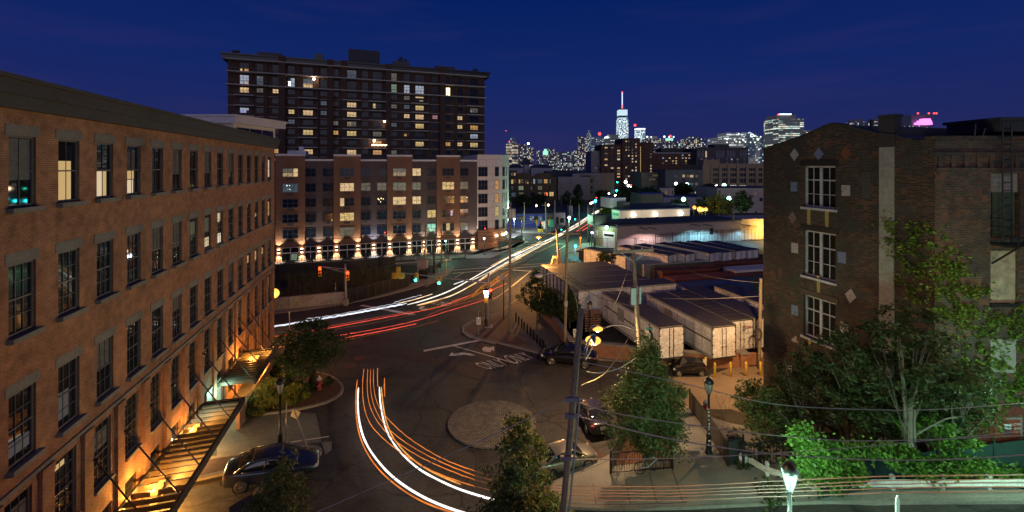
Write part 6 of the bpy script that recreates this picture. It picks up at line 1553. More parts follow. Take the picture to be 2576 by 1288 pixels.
b = MB(); b.box((p1.x, p1.y, z + .6), (.7, .7, 1.3)); obj('pillar', b, M['brick_w'], wt); b = MB(); b.box((p1.x, p1.y, z + 1.33), (.9, .9, .16)); obj('pillar_cap', b, M['kerb'], wt)
p2 = p1 + Vector((3.2, .4, 0)); b = MB(); b.bar(Vector((p1.x + .5, p1.y + .3, .45)), Vector((p2.x, p2.y, .45)), .3, .95); b.bar(Vector((p1.x + .5, p1.y + .3, .97)), Vector((p2.x, p2.y, .97)), .36, .08); tag(obj('low_wall', b, M['brick_w']), 'low orange brick wall stub right of the pillar below the dumpster', 'wall')
b = MB(); p0, p1 = at(352, 300, 0, 'L'), at(590, 335, 0, 'L'); b.bar(p0 + ZV * .9, p1 + ZV * .9, .3, 1.8); tag(obj('retaining_wall', b, M['dark']), 'dark retaining wall under the pink lit trailer', 'wall')
# cars
def loft(mb, secs, mi=0, cap=True):
 n = len(secs[0]); b = len(mb.v)
 for s in secs: mb.v += [tuple(p) for p in s]
 for i in range(len(secs) - 1):
  for k in range(n):
   k2 = (k + 1) % n
   mb.f.append((b + i * n + k, b + (i + 1) * n + k, b + (i + 1) * n + k2, b + i * n + k2)); mb.m.append(mi)
 if cap:
  mb.f.append(tuple(b + k for k in range(n))); mb.m.append(mi); e = b + (len(secs) - 1) * n; mb.f.append(tuple(e + k for k in reversed(range(n)))); mb.m.append(mi)
def lerp1(x, T):
 for i in range(len(T) - 1):
  if T[i][0] <= x <= T[i + 1][0]:
   t = (x - T[i][0]) / (T[i + 1][0] - T[i][0]); return [a + (b - a) * t for a, b in zip(T[i][1:], T[i + 1][1:])]
 return list(T[-1][1:]) if x > T[-1][0] else list(T[0][1:])
SEDAN = dict(L=4.6, W=.88, wb=(-1.38, 1.32), wr=.33, body=[(-2.3, .34, .86, .66), (-2.2, .24, 1.0, .78), (-1.7, .2, 1.06, .86), (-.9, .19, .98, .88), (0, .19, .95, .88), (.8, .19, .94, .88), (1.4, .2, .88, .86), (1.95, .22, .78, .79), (2.2, .26, .68, .68), (2.3, .34, .58, .52)],
   cab=[(-1.75, 1.02, .74), (-1.05, 1.38, .62), (-.55, 1.46, .6), (.1, 1.46, .6), (.45, 1.4, .61), (1.25, .93, .74)], roof=(-1.0, .42), pillars=(-.35, ))
HATCH = dict(L=3.5, W=.8, wb=(-1.12, 1.15), wr=.3, body=[(-1.72, .36, .8, .62), (-1.62, .24, .98, .72), (-1.1, .2, 1.0, .79), (-.3, .19, .95, .8), (.4, .19, .93, .8), (.95, .2, .92, .78), (1.4, .22, .84, .72), (1.66, .28, .7, .6), (1.74, .36, .56, .48)],
   cab=[(-1.66, .95, .66), (-1.35, 1.36, .56), (-.8, 1.47, .56), (0, 1.48, .56), (.3, 1.42, .57), (1.0, .92, .68)], roof=(-1.25, .25), pillars=(-.4,))
def carpaint(name, c, metal=.5, rough=.28):
 m = mat(name, c, rough, .06, 2, metal=metal, coat=.7); return m
def car(label, loc, heading, paint, spec, sc=1.0, plate=None, group='cars parked round the junction', lit_tail=False):
 """heading = direction the nose points, degrees from +X"""
 t = thing('parked_car', label, 'car', (*loc[:2], 0), R(heading), group)
 fw = Vector((math.cos(R(heading)), math.sin(R(heading)))); L = spec['L'] * sc
 za, zb = g(*(Vector(loc[:2]) + fw * L * .3)), g(*(Vector(loc[:2]) - fw * L * .3))
 pitch = math.atan2(za - zb, L * .6)
 t.location = (loc[0], loc[1], (za + zb) / 2 + (.02 if loc[1] < 44 else 0)); t.rotation_euler = (0, -pitch, R(heading)); t.scale = (sc, sc, sc)
 W = spec['W']
 def ring(x, zb, zh, w):
  hf = [(0, zb), (w * .8, zb), (w * .97, zb + .13), (w, (zb + zh) / 2), (w * .975, zh - .13), (w * .86, zh - .02), (w * .45, zh + .015), (0, zh + .025)]
  return [(x, y, z) for y, z in hf] + [(x, -y, z) for y, z in reversed(hf[1:-1])]
 b = MB(); loft(b, [ring(*s) for s in spec['body']]); o = obj('body', b, paint, t, True, True); o.modifiers.new('s', 'SUBSURF').levels = 2; o.modifiers['s'].render_levels = 2
 def cring(x, zt, w, grow=0):
  zb, zh, wb_ = lerp1(x, spec['body']); z0 = zh - .06
  wb2 = wb_ * .9; zt = max(zt, z0 + .02)
  hf = [(0, z0), (wb2, z0), (wb2 + (w - wb2) * .5, z0 + (zt - z0) * .55), (w + grow, zt - .05), (w * .8, zt + grow), (0, zt + .02 + grow)]
  return [(x, y, z) for y, z in hf] + [(x, -y, z) for y, z in reversed(hf[1:-1])]
 b = MB(); loft(b, [cring(*s) for s in spec['cab']]); o = obj('windows', b, M['glass'], t, True, True); o.modifiers.new('s', 'SUBSURF').levels = 2; o.modifiers['s'].render_levels = 2
 # roof skin and pillars in body colour
 b = MB(); r0, r1 = spec['roof']; n = 9; rows_ = []
 for i in range(n):
  x = r0 + (r1 - r0) * i / (n - 1); zt, w = lerp1(x, spec['cab']); rows_.append([(x, w * k, zt + .025 - .05 * abs(k) ** 3) for k in (-1.0, -.8, -.4, 0, .4, .8, 1.0)])
 bb = len(b.v)
 for rw in rows_: b.v += rw
 for i in range(n - 1):
  for k in range(6): b.f.append((bb + i * 7 + k, bb + (i + 1) * 7 + k, bb + (i + 1) * 7 + k + 1, bb + i * 7 + k + 1)); b.m.append(0)
 rf = obj('roof', b, paint, t, True, True); sm = rf.modifiers.new('t', 'SOLIDIFY'); sm.thickness = .05; sm.offset = -1; rf.modifiers.new('s', 'SUBSURF').render_levels = 2
 b = MB(); cabs = spec['cab']
 for s_ in (1, -1):
  def side(x, f):
   zt, w = lerp1(x, cabs); zb_, zh, wb_ = lerp1(x, spec['body']); z0 = zh - .04; wb2 = wb_ * .9
   return Vector((x, s_ * (wb2 + (w - wb2) * f + .012), z0 + (zt - .04 - z0) * f))
  b.tube([Vector((cabs[-1][0], s_ * cabs[-1][2] * 1.06, cabs[-1][1])), side((cabs[-1][0] + cabs[-2][0]) / 2, 1.0), side(cabs[-2][0], 1.0), side(0, 1.0), side(cabs[2][0], 1.0), side(cabs[1][0], 1.0), Vector((cabs[0][0], s_ * cabs[0][2] * 1.08, cabs[0][1]))], [.05, .045, .04, .035, .035, .05, .07], 6)
  for xp in spec['pillars']: b.tube([side(xp - .05, 0), side(xp + .02, .55), side(xp + .05, 1)], .045, 6)
  b.tube([side(x_, 0) for x_ in [cabs[0][0] + .35 + (cabs[-1][0] - cabs[0][0] - .7) * k / 6 for k in range(7)]], .03, 6)
 obj('pillars', b, paint, t, True, True)
 for x in spec['wb']:
  for s_ in (1, -1):
   r = spec['wr']; b = MB(); b.tube([(x, s_ * (W - .2), r), (x, s_ * (W - .005), r)], r * 1.17, 24); obj('wheel_arch', b, M['black'], t, False, True)
   b = MB(); b.tube([(x, s_ * (W - .19), r), (x, s_ * (W - .02), r), (x, s_ * (W + .012), r)], [r, r, r * .93], 24); wh_ = obj('wheel', b, M['rubber'], t, True, True)
   b = MB()
   for k in range(10):
    an = 2 * PI * k / 10; c, d = math.cos(an), math.sin(an)
    b.bar((x + c * .05, s_ * (W + .02), r + d * .05), (x + c * r * .66, s_ * (W + .016), r + d * r * .66), .035, .02, up=(0, 1, 0))
   R2 = [Vector((x + r * .68 * math.cos(2 * PI * k / 20), s_ * (W + .015), r + r * .68 * math.sin(2 * PI * k / 20))) for k in range(21)]
   b.tube(R2, .018, 5, cap=False); b.tube([(x, s_ * W, r), (x, s_ * (W + .03), r)], .06, 8); obj('rim', b, M['alloy'], wh_, False, True)
 xr, xf = spec['body'][0][0], spec['body'][-1][0]
 for s_ in (1, -1):
  b = MB(); b.sphere((xf - .2, s_ * W * .68, .62 if L > 4 else .66), .15, 10, (1.0, 1.05, .55) if L > 4 else (.7, .8, .8)); obj('headlight', b, mat('headlight_glass', (.55, .56, .6), .08, .05, 1, spec=1.0), t, True, True)
  b = MB(); b.sphere((xr + .16, s_ * W * .7, .84), .16, 10, (.8, 1.2, .55)); obj('tail_light', b, emis('tail_lens', (.9, .03, .01), .35 if lit_tail else .12, False), t, True, True)
  zt, w = lerp1(cabs[-1][0] - .12, cabs); b = MB(); b.sphere((cabs[-1][0] - .25, s_ * (W + .05), .98), .1, 8, (.7, 1.2, .8)); obj('mirror', b, paint, t, True, True)
  for x in ((.12, -.75) if L > 4 else (.0,)): obj('handle', MB().box((x - .3, s_ * W, .78), (.18, .05, .035)), M['alloy'] if L < 4 else paint, t, False, True)
  for x in ((.72, -.3, -1.05) if L > 4 else (.75, -.35)): obj('door_seam', MB().box((x, s_ * (W - .012), .62), (.012, .03, .6)), M['black'], t, False, True)
 b = MB(); b.box((xf - .07, 0, .42), (.08, W * 1.1, .2)); obj('grille', b, M['black'], t, False, True)
 b = MB(); b.box((xr + .01, 0, .72), (.03, .36, .19));
 if plate: text_on(b, plate, (xr - .006, 0, .72), (0, -1, 0), ZV, .1, (-1, 0, 0), 1, .28)
 obj('licence_plate', b, [M['sign_w'], M['ink']], t, False, True)
 for x, z, k in ((xr + .02, .48, 1.5), (xf - .03, .3, 1.2)): obj('bumper', MB().box((x, 0, z), (.1, W * k, .11)), M['dark'], t, False, True)
 return t
def carspot(rear, front, ref, back_frac=.5):
 p, r = at(*rear, 0, ref), at(*front, 0, ref); d = (r - p); return (p + r) / 2, math.degrees(math.atan2(d.y, d.x)), d.length
def carat(label, rear, front, ref, paint, spec, left_side=True, **k):
 """wheel contact points of the side facing the camera"""
 c, h, ln = carspot(rear, front, ref); wb = spec['wb'][1] - spec['wb'][0]; sc = min(max(ln / wb, .8), 1.12)
 fw = Vector((math.cos(R(h)), math.sin(R(h)), 0)); sd = Vector((-fw.y, fw.x, 0)) * (spec['W'] - .05) * sc
 if sd.y < 0: sd = -sd
 mid_ = (spec['wb'][0] + spec['wb'][1]) / 2 * sc
 return car(label, c + sd - fw * mid_, h, paint, spec, sc, **k)
carat('dark blue grey sedan parked by the mill with the near tree in front of it', (480, 950), (1490, 765), 'C1', carpaint('blue_grey_paint', (.038, .042, .062)), SEDAN)
carat('pale gold sedan parked beside the right pavement behind the leaning pole', (455, 893), (865, 772), 'C2', carpaint('champagne_paint', (.26, .24, .18)), SEDAN)
carat('small black rounded hatchback parked in front of the lot wall', (366, 248), (153, 248), 'C3', carpaint('black_paint', (.01, .01, .011), .2), HATCH)
carat('black sedan parked at the kerb behind the leaning pole', (745, 420), (540, 398), 'G3', carpaint('jet_black_paint', (.008, .008, .009), .2), SEDAN, plate='A10 BLZ')
cp = at(1010, 470, 0, 'C2')
car('dark purple sedan seen from behind, half under the street tree', cp + Vector((-.1, 2.3, 0)), 98, carpaint('purple_grey_paint', (.05, .045, .065)), SEDAN, .97, plate='D71 ARZ', lit_tail=True)
# poles, lamps, signals, wires
def pole(name, label, cat, p0, p1, r0, r1, m, n=10, group=None):
 t = thing(name, label, cat, p0, group=group); b = MB(); k = 6
 b.tube([Vector(p0).lerp(Vector(p1), i / k) for i in range(k + 1)], [r0 + (r1 - r0) * i / k for i in range(k + 1)], n); obj('pole', b, M[m], t, True); return t
def cobra(t, a, b_, power, col=SOD, on=True, size=1.0, sg=None):
 """street light arm from a to the head at b_"""
 a, b_ = Vector(a), Vector(b_); d = b_ - a
 pts = [a + d * k / 8 + ZV * (.28 * size * math.sin(PI * min(1, k / 8 * 1.0)) ) for k in range(9)]
 m_ = MB(); m_.tube(pts, .045 * size, 8); ar = obj('lamp_arm', m_, M['galv'], t, True)
 h = Vector((d.x, d.y, 0)).normalized(); c = b_ + h * .3 * size
 m_ = MB(); n = 12
 for k in range(7):
  pass
 s = [(.0, .05), (.12, .1), (.3, .17), (.55, .19), (.72, .14), (.8, .03)]
 sec = []
 up = ZV; sd = h.cross(up)
 for x, r in s: sec.append([b_ + h * (x - .1) * size + sd * r * size * math.cos(2 * PI * k / n) + up * max(r * size * .75 * math.sin(2 * PI * k / n), -.03 * size) for k in range(n)])
 loft(m_, sec); hd = obj('lamp_head', m_, M['galv'], t, True)
 m_ = MB(); m_.sphere(b_ + h * .33 * size - ZV * .03, .25 * size, 12, (1.25, 1.25, .6)); obj('lamp_glass', m_, M['e_sodw'] if on else M['white'], hd, True)
 if on:
  lamp('street_light', b_ + h * .33 * size - ZV * .3, power, col, t, rad=.15)
 return t
tt, bb = ats(1462, 778, .0100), ats(1412, 1330, .0100)
gd_ = g(bb.x, bb.y); k = (bb.z - gd_) / (tt.z - bb.z); base = bb - (tt - bb) * k
pt_ = pole('utility_pole', 'thick leaning wooden utility pole in front of everything near the centre', 'pole', base - ZV * .3, tt, .092, .078, 'wood_p', 14)
pa_ = ats(1471, 892, .0101); pb_ = ats(1491, 862, .0133)
cobra(pt_, pa_, pb_, 900, size=.85)
m_ = MB(); m_.tube([ats(1473, 905, .0101), ats(1487, 880, .0115), ats(1494, 862, .0131)], .02, 6); obj('brace', m_, M['galv'], pt_)
for y, x in ((1005, 1450), (1047, 1448), (1152, 1437)):
 c = ats(x - 10, y, .0099); m_ = MB().box(c, (.34, .08, .1)); m_.tube([c, c + Vector((.25, .0, .02))], .03, 6); obj('insulator', m_, M['galv'], pt_)
m_ = MB().tube([ats(1459, 1000, .0098), ats(1431, 1290, .0098)], .025, 6); obj('conduit', m_, M['wire'], pt_)
# second leaning pole with crossarm and street light
p1t, p1b = ats(1590.7, 618, .027), ats(1608, 860, .027); kk = (p1b.z - g(p1b.x, p1b.y)) / (p1t.z - p1b.z)
t = pole('utility_pole', 'wooden utility pole with crossarm rising behind the pyramidal street tree', 'pole', p1b - (p1t - p1b) * kk, p1t, .17, .13, 'wood', 12)
m_ = MB(); m_.bar(ats(1542, 635, .0266), ats(1643.6, 628.6, .0266), .14, .2); obj('crossarm', m_, M['ply'], t)
m_ = MB(); m_.bar(ats(1562, 637, .0268), ats(1594, 658, .0268), .04); m_.bar(ats(1626, 634, .0268), ats(1599, 655, .0268), .04); obj('brace', m_, M['galv'], t)
for x, y in ((1546, 632), (1570, 631), (1615, 628), (1640, 626)): obj('insulator', MB().lathe([(.05, 0), (.07, .05), (.04, .16)], ats(x, y, .0268), 8), M['sign_w'], t)
m_ = MB(); m_.box(ats(1593, 745, .0262), (.34, .3, 1.1)); m_.box(ats(1609, 742, .0262), (.12, .3, 1.1)); obj('meter_box', m_, M['galv'], t)
cobra(t, ats(1602, 834, .0268), ats(1518, 825, .0268), 2400, col=(1, .62, .3), size=1.2)
# poles along the lot
def pole2(label, xb, yb, xt, yt, r, arm=None, m='wood', lampcol=None, group='utility poles beyond the junction', ref=None, name='utility_pole', cat='pole'):
 p = at(xb, yb, 0, ref); s = p.y / F; tp = ats(xt, yt, s, ref); t = pole(name, label, cat, p, tp, r, r * .8, m, 8, group)
 for (x0, y0, x1, y1) in (arm or []):
  m_ = MB(); a, b = ats(x0, y0, s * .998, ref), ats(x1, y1, s * .998, ref); m_.bar(a, b, .1, .12); obj('crossarm', m_, M[m], t)
  m_ = MB()
  for k in range(4): m_.lathe([(.05, 0), (.06, .1), (.02, .2)], a.lerp(b, .08 + .28 * k), 6)
  obj('insulator', m_, M['wire_d'], t)
 return t, s
t, s = pole2('tall wooden pole with unlit grey street light arm beside the dark lot trees', 1421, 886, 1427, 566, .15, [(1418, 588, 1460, 588)])
cobra(t, ats(905, 695, s, 'M'), ats(620, 648, s, 'M'), 0, on=False, size=1.3)
m_ = MB(); m_.box(ats(914, 1010, s * .995, 'M'), (.3, .3, .5)); m_.tube([ats(905, 1015, s, 'M'), ats(880, 1015, s, 'M')], .05, 6); obj('meter_box', m_, M['galv'], t)
t, s = pole2('tall brown wooden pole standing at the corner of the bollard pavement', 1282, 840, 1284, 508, .15, [(1251, 605.5, 1317, 607)])
m_ = MB()
for x in (255, 307): m_.lathe([(.28, -.5), (.28, .5), (.1, .6)], ats(x, 660, s, 'N'), 10)
obj('transformer', m_, M['galv'], t)
t, s = pole2('leaning pole with a board tied to it at the top of the lot pavement', 1410, 719, 1399, 566, .17, [])
cobra(t, ats(1400, 590, s), ats(1362, 596, s), 9500, col=(1, .43, .1), size=1.4)
m_ = MB(); m_.bar(ats(728, 580, s * .99, 'M'), ats(770, 412, s * .99, 'M'), .5, 1.6, up=(0, 1, 0)); tag(obj('leaning_board', m_, M['ply']), 'tall weathered board leaning against a pole at the back corner of the lot', 'board')
m_ = MB(); c = ats(728, 655, .055, 'M'); m_.box(c, (1.7, 1.0, 2.3)); t2 = tag(obj('cabinet', m_, M['galv']), 'grey metal box behind the sideways trailers at the pavement edge', 'cabinet')
m_ = MB().bar(at(830, 560, 0, 'M'), at(830, 560, 0, 'M') + ZV * 3.2, .4); m_.bar(at(790, 700, 0, 'M'), at(790, 700, 0, 'M') + ZV * 3.8, .4); tag(obj('fence_posts', m_, M['wood']), 'pair of stout timber posts at the back corner of the lot', 'posts')
for lab, xb, yb, xt, yt, ref, arm, r in (('dark pole rising beside the far green street light', 1240, 1330, 1245, 880, 'N', [(1010, 990, 1420, 985)], .22), ('dark pole crossing the far end of the white light trails', 1604, 1160, 1604, 490, 'N', [], .2), ('pole left of the depot with the red signal', 1455, 1010, 1447, 500, 'N', [], .18),
  ('slim pole by the olive end of the warehouse', 1708, 1235, 1700, 500, 'N', [(1655, 820, 1730, 822)], .2), ('pole in front of the blue tyre shop', 885, 1005, 865, 460, 'N', [(815, 515, 900, 518)], .16), ('thin pole with street light by the blue tyre shop', 497, 960, 507, 465, 'N', [], .14),
  ('pole at the right end of the blue tyre shop', 1022, 900, 1030, 430, 'N', [], .16), ('pole with three transformers before the tall white garage', 1292, 720, 1296, 400, 'N', [], .17), ('pole with crossarm against the blank grey warehouse', 1135, 545, 1142, 180, 'N', [(1105, 230, 1180, 232)], .17), ('distant pole with crossarm by the brown corner house', 1545, 480, 1585, 195, 'N', [(1530, 255, 1610, 258)], .17),
  ('pole with crossarm in front of the orange brick shopfronts', 640, 642, 652, 160, 'R', [(600, 237, 670, 237), (595, 322, 705, 324)], .16), ('shorter dark pole left of the red painted pole', 762, 792, 765, 340, 'R', [], .17), ('pole with a red painted foot in front of the shopfronts', 855, 655, 852, 210, 'R', [(790, 300, 900, 298)], .15),
  ('slim mast with wires before the pink washed warehouse wall', 515, 1010, 512, 670, 'W', [(455, 812, 555, 812)], .2), ('pole rising before the right end of the warehouse', 2120, 955, 2120, 535, 'W', [(2085, 592, 2160, 592)], .2)):
 pole2(lab, xb, yb, xt, yt, r, arm, ref=ref, m='dark' if 'dark' in lab or 'slim' in lab else 'wood')
t, s = pole2('orange lit wooden pole carrying a cable coil at the left edge of the brick works', 1910, 928, 1914, 700, .16, []);
m_ = MB(); c = ats(2195, 1075, s * .99, 'L')
for k in range(3):
 m_.tube([c + Vector((.34 * math.cos(2 * PI * i / 16), .05 * k, .5 * math.sin(2 * PI * i / 16))) for i in range(17)], .035, 5, cap=False)
obj('cable_coil', m_, M['wire_d'], t)
# street light behind the brick works: throws the bollards' shadows to the left
p = Vector((22.2, 32.6, 0)); t = pole('street_light', 'wooden pole with sodium street light behind the brick works', 'street light', p, p + ZV * 9.5, .16, .13, 'wood'); cobra(t, p + ZV * 8, p + Vector((-1.7, .7, 8.3)), 3400, col=(1.0, .57, .24))
# victorian lamp posts
def post_lamp(label, base, h, on=None, stickers=False, power=0, scale=1.0):
 t = thing('lamp_post', label, 'street lamp', base, group='black lantern lamp posts'); b = Vector(base)
 m_ = MB(); m_.lathe([(.2, -.1), (.2, .12), (.16, .2), (.14, .5), (.12, .95), (.15, 1.0), (.09, 1.1), (.07, 1.2), (.06, h * .9), (.05, h - .95), (.08, h - .93), (.1, h - .84)], b, 14); obj('post', m_, M['black'], t, True)
 k = scale
 m_ = MB(); m_.lathe([(.1, h - .84), (.17 * k, h - .62), (.23 * k, h - .3), (.24 * k, h - .24)], b, 16); gl_ = obj('lantern_glass', m_, on or M['lantern'], t, True)
 m_ = MB(); m_.lathe([(.26 * k, h - .25), (.27 * k, h - .2), (.22 * k, h - .08), (.1 * k, h + .04), (.04, h + .06), (.03, h + .14), (.001, h + .18)], b, 16); obj('lantern_cap', m_, M['black'], t, True)
 m_ = MB()
 for i in range(6):
  a = 2 * PI * i / 6; m_.tube([b + Vector((.105 * math.cos(a), .105 * math.sin(a), h - .84)), b + Vector((.185 * k * math.cos(a), .185 * k * math.sin(a), h - .6)), b + Vector((.25 * k * math.cos(a), .25 * k * math.sin(a), h - .24))], .012, 4)
 obj('lantern_ribs', m_, M['black'], t)
 if stickers:
  m_ = MB(); rnd = random.Random(3); z = .55
  while z < h * .62:
   r = .125 if z < .95 else .072
   if z > 1.05 or z < .9: m_.obox(b + Vector((-r * .6, -r - .004, z)), Vector((r * 1.2 * rnd.uniform(.6, 1), 0, 0)), Vector((0, .006, 0)), ZV * rnd.uniform(.05, .12))
   z += rnd.uniform(.1, .26) if z > 1.2 else .2
  obj('stickers', m_, M['sign_w'], t)
 if power:  # light leaves the glass on four sides
  for i in range(4): lamp('lantern_light', b + ZV * (h - .85) + Vector((.95 * math.cos(i * PI / 2 + .6), .95 * math.sin(i * PI / 2 + .6), 0)), power / 4, (.5, 1.0, .68), t, rad=.06)
 return t
M['lantern'] = mat('clear_lantern', (.3, .3, .28), .15, .1, 2, spec=.9); M['lantern_on'] = emis('lit_lantern', (.45, 1.0, .72), 1.7, False); M['lantern_on2'] = emis('lit_white_lantern', (.8, .9, 1.0), 25)
b1 = at(690, 768, 0, 'G2'); post_lamp('unlit black lantern lamp post beside the mill driveway behind the blue grey sedan', b1, (b1.y / F) * (1148 - 950) * .92)
b2 = at(433, 972, .1, 'C3'); post_lamp('unlit black lantern lamp post plastered with stickers beside the sloping walkway', b2, (b2.y / F) * 190, stickers=True)
hd = ats(1987, 1205, .0132); b3 = Vector((hd.x, hd.y, g(hd.x, hd.y)))
t3 = post_lamp('brightly lit black lantern lamp post shining greenish white at the bottom right', b3, hd.z + .5 - b3.z, on=M['lantern_on'], power=1700)
p = gz(Vector((19.6, 14.3, 0))); post_lamp('lit black lantern lamp post farther right along the foreground road', p, 4.6, on=M['lantern_on'], power=900)
b4 = at(1222, 826); t = post_lamp('lit white lantern lamp post beside the signal mast', b4, (b4.y / F) * (826 - 725), on=M['lantern_on2'])
b5 = at(462, 1215, 0, 'L'); post_lamp('unlit black lantern lamp post behind the lot wall near the sodium lamps', b5, 4.6)
# traffic signals
def head(m_, c, face, up=ZV, w_=.36, h=1.05, mi=0):
 f = Vector(face).normalized(); sd = f.cross(ZV).normalized(); c = Vector(c)
 m_.obox(c - sd * w_ / 2 - ZV * h / 2 - f * .12, sd * w_, f * .24, ZV * h, mi)
 for k in (-1, 0, 1):
  p = c + ZV * k * h / 3.1 + f * .12; ring = [p + sd * .16 * math.cos(PI * i / 8) + ZV * .16 * math.sin(PI * i / 8) for i in range(9)]
  for i in range(8): m_.quad(ring[i], ring[i + 1], ring[i + 1] + f * .22, ring[i] + f * .22, mi)
def signal_head(parent, c, face, lit, mm, h=1.05, body='yellow'):
 m_ = MB(); head(m_, c, face, h=h); o = obj('signal_head', m_, M[body], parent); f = Vector(face).normalized()
 m_ = MB(); k = {'r': 1, 'y': 0, 'g': -1}[lit]; m_.sphere(Vector(c) + ZV * k * h / 3.1 + f * .16, .17, 10, (1, 1, 1)); obj('lit_lens', m_, M[mm], o, True)
 m_ = MB()
 for j in (1, 0, -1):
  if j != k: m_.sphere(Vector(c) + ZV * j * h / 3.1 + f * .1, .13, 8)
 obj('dark_lens', m_, M['glass'], o, True)
 return o
sp = at(1229, 825); s = sp.y / F; tp = ats(1229, 687, s)
t = pole('traffic_signal', 'grey signal mast whose long arm with green and red lights reaches over the main road', 'traffic signal', sp, tp, .15, .12, 'galv', 12)
a0 = ats(1227, 711.5, s); a1 = atz(995, 684, a0.z + .25); m_ = MB(); m_.tube([a0.lerp(a1, k / 6) for k in range(7)], [.11 - .01 * k for k in range(7)], 8); obj('mast_arm', m_, M['galv'], t, True)
def onarm(x):  # place along the arm seen at picture x
 lo, hi = 0, 1
 for _ in range(30):
  md = (lo + hi) / 2; p = a0.lerp(a1, md)
  if CX + F * p.x / p.y > x: lo = md
  else: hi = md
 return a0.lerp(a1, lo)
ad = (a1 - a0).normalized(); fc = Vector((.35, -1, 0))
rx = lambda x: (1500 + x / 3.22) * KD
for x, lit in ((537, 'g'), (836, 'g')):
 c = onarm(rx(x)); signal_head(t, c - ZV * .25 + fc * .25, Vector((-.85, -.6, 0)), lit, 'e_cyan' if lit else None); lamp('signal_light', c - ZV * .9 + Vector((-.6, -.8, 0)), 25, (.1, .9, .8), t, rad=.1)
m_ = MB(); c = onarm(rx(300)); head(m_, c + ZV * .1 + Vector((.1, -.3, 0)), (.3, -1, 0), h=1.3, w_=.5); head(m_, c - ZV * .35 + Vector((.45, -.25, 0)), (.6, -1, 0), h=.7, w_=.7); head(m_, c - ZV * .35 + Vector((-.4, -.25, 0)), (-.6, -1, 0), h=.7, w_=.6); obj('signal_head', m_, M['yellow'], t)
c = ats(1482, 1040, s * .985, 'R'); signal_head(t, c, (.25, -1, 0), 'r', 'e_red', 1.15, 'black'); lamp('signal_light', c + ZV * .35 + Vector((.3, -.8, 0)), 45, (1, .06, .03), t, rad=.1)
m_ = MB(); c = ats(1434, 1128, s * .98, 'R'); m_.box(c, (.42, .3, .55)); obj('signal_head', m_, M['yellow'], t); m_ = MB(); m_.box(ats(1434, 1080, s * .98, 'R'), (.5, .2, .35)); o = obj('pedestrian_signal', m_, M['black'], t); m_ = MB(); m_.sphere(ats(1425, 1080, s * .972, 'R'), .12, 8); m_.sphere(ats(1443, 1080, s * .972, 'R'), .12, 8); obj('lit_lens', m_, M['e_white'], o)
m_ = MB(); m_.box(sp + ZV * .08, (.9, .9, .3)); obj('footing', m_, M['concrete'], t)
sp2 = at(870.5, 768); s = sp2.y / F; t = pole('traffic_signal', 'grey signal mast with two red lights on a truss arm at the far kerb', 'traffic signal', sp2, ats(868.5, 664, s), .14, .11, 'galv', 12)
a0 = ats(895, 62, s, 'G1'); a1 = ats(670, 38, s * .99, 'G1'); a2 = ats(895, 95, s, 'G1'); m_ = MB(); m_.tube([a0, a1], .06, 6); m_.tube([a2, a1], .06, 6); m_.tube([a0.lerp(a1, .35), a2.lerp(a1, .35)], .04, 6); m_.tube([a0.lerp(a1, .65), a2.lerp(a1, .65)], .04, 6); obj('mast_arm', m_, M['galv'], t)
for x, y in ((655, 82), (915, 122)):
 c = ats(x, y, s * .985, 'G1'); signal_head(t, c, (.3, -1, 0), 'r', 'e_red', 1.25); lamp('signal_light', c + ZV * .4 + Vector((.2, -.8, 0)), 22, (1, .06, .03), t, rad=.1)
m_ = MB(); m_.box(sp2 + ZV * .3, (.5, .5, 1.0)); obj('footing', m_, M['concrete'], t)
# smaller far signals and lamps, each on its own post
def far_lamp(label, x, y, ref, yb, r, m, col=None, power=0, name='street_light', cat='street light', mpole='dark', s=None, arm=None, group=None):
 r *= .62; X, Y = q(ref, x, y); _, YB = q(ref, x, yb); s = s or (EYE / (YB - HY)); p = ats(X, Y, s)
 t = thing(name, label, cat, (p.x, p.y, 0), group=group)
 m_ = MB().tube([(p.x, p.y + .1, -.2), (p.x, p.y + .1, p.z + r * 1.2)], .1, 6); obj('post', m_, M[mpole], t)
 m_ = MB().sphere(p + Vector((0, -.35, 0)), r, 10); obj('lamp_glass', m_, M[m], t, True)
 if power: lamp('far_light', p + Vector((0, -.8, -.3)), power, col, t, rad=.25)
 return t
far_lamp('bright green white street light at the junction beside the white light trails', 1272, 730, 'N', 1000, .6, 'e_mint', (.42, 1, .6), 3600, s=.095)
far_lamp('greenish street light beside the rounded white corner', 262, 582, 'N', 900, .5, 'e_mint', (.5, 1, .68), 3200, s=.1)
far_lamp('glaring white street light before the blue tyre shop', 330, 748, 'N', 900, .45, 'e_white', (.9, .95, 1), 2600, s=.107)
far_lamp('cyan green traffic light by the corner of the lot', 1378, 1215, 'N', 1400, .42, 'e_cyan', (.1, .8, 1), 420, 'traffic_signal', 'traffic signal', 'galv')
far_lamp('red traffic light on a yellow post by the corner of the lot', 1466, 1075, 'N', 1290, .34, 'e_red', (1, .2, .05), 260, 'traffic_signal', 'traffic signal', 'yellow')
far_lamp('nearer of two cyan traffic lights far down the avenue', 1722, 443, 'N', 660, .8, 'e_cyan', (.1, .8, 1), 900, 'traffic_signal', 'traffic signal')
far_lamp('farther cyan traffic light down the avenue above the light trails end', 2012, 392, 'N', 520, 1.0, 'e_cyan', (.1, .9, .9), 1200, 'traffic_signal', 'traffic signal')
far_lamp('small cyan traffic light at the vanishing end of the avenue', 2088, 275, 'N', 400, 1.1, 'e_cyan', None, 0, 'traffic_signal', 'traffic signal')
far_lamp('small green signal right of the green street light', 1372, 760, 'N', 930, .3, 'e_green', None, 0, 'traffic_signal', 'traffic signal')
far_lamp('small green signal under the junction wires', 1138, 936, 'N', 1020, .26, 'e_green', None, 0, 'traffic_signal', 'traffic signal')
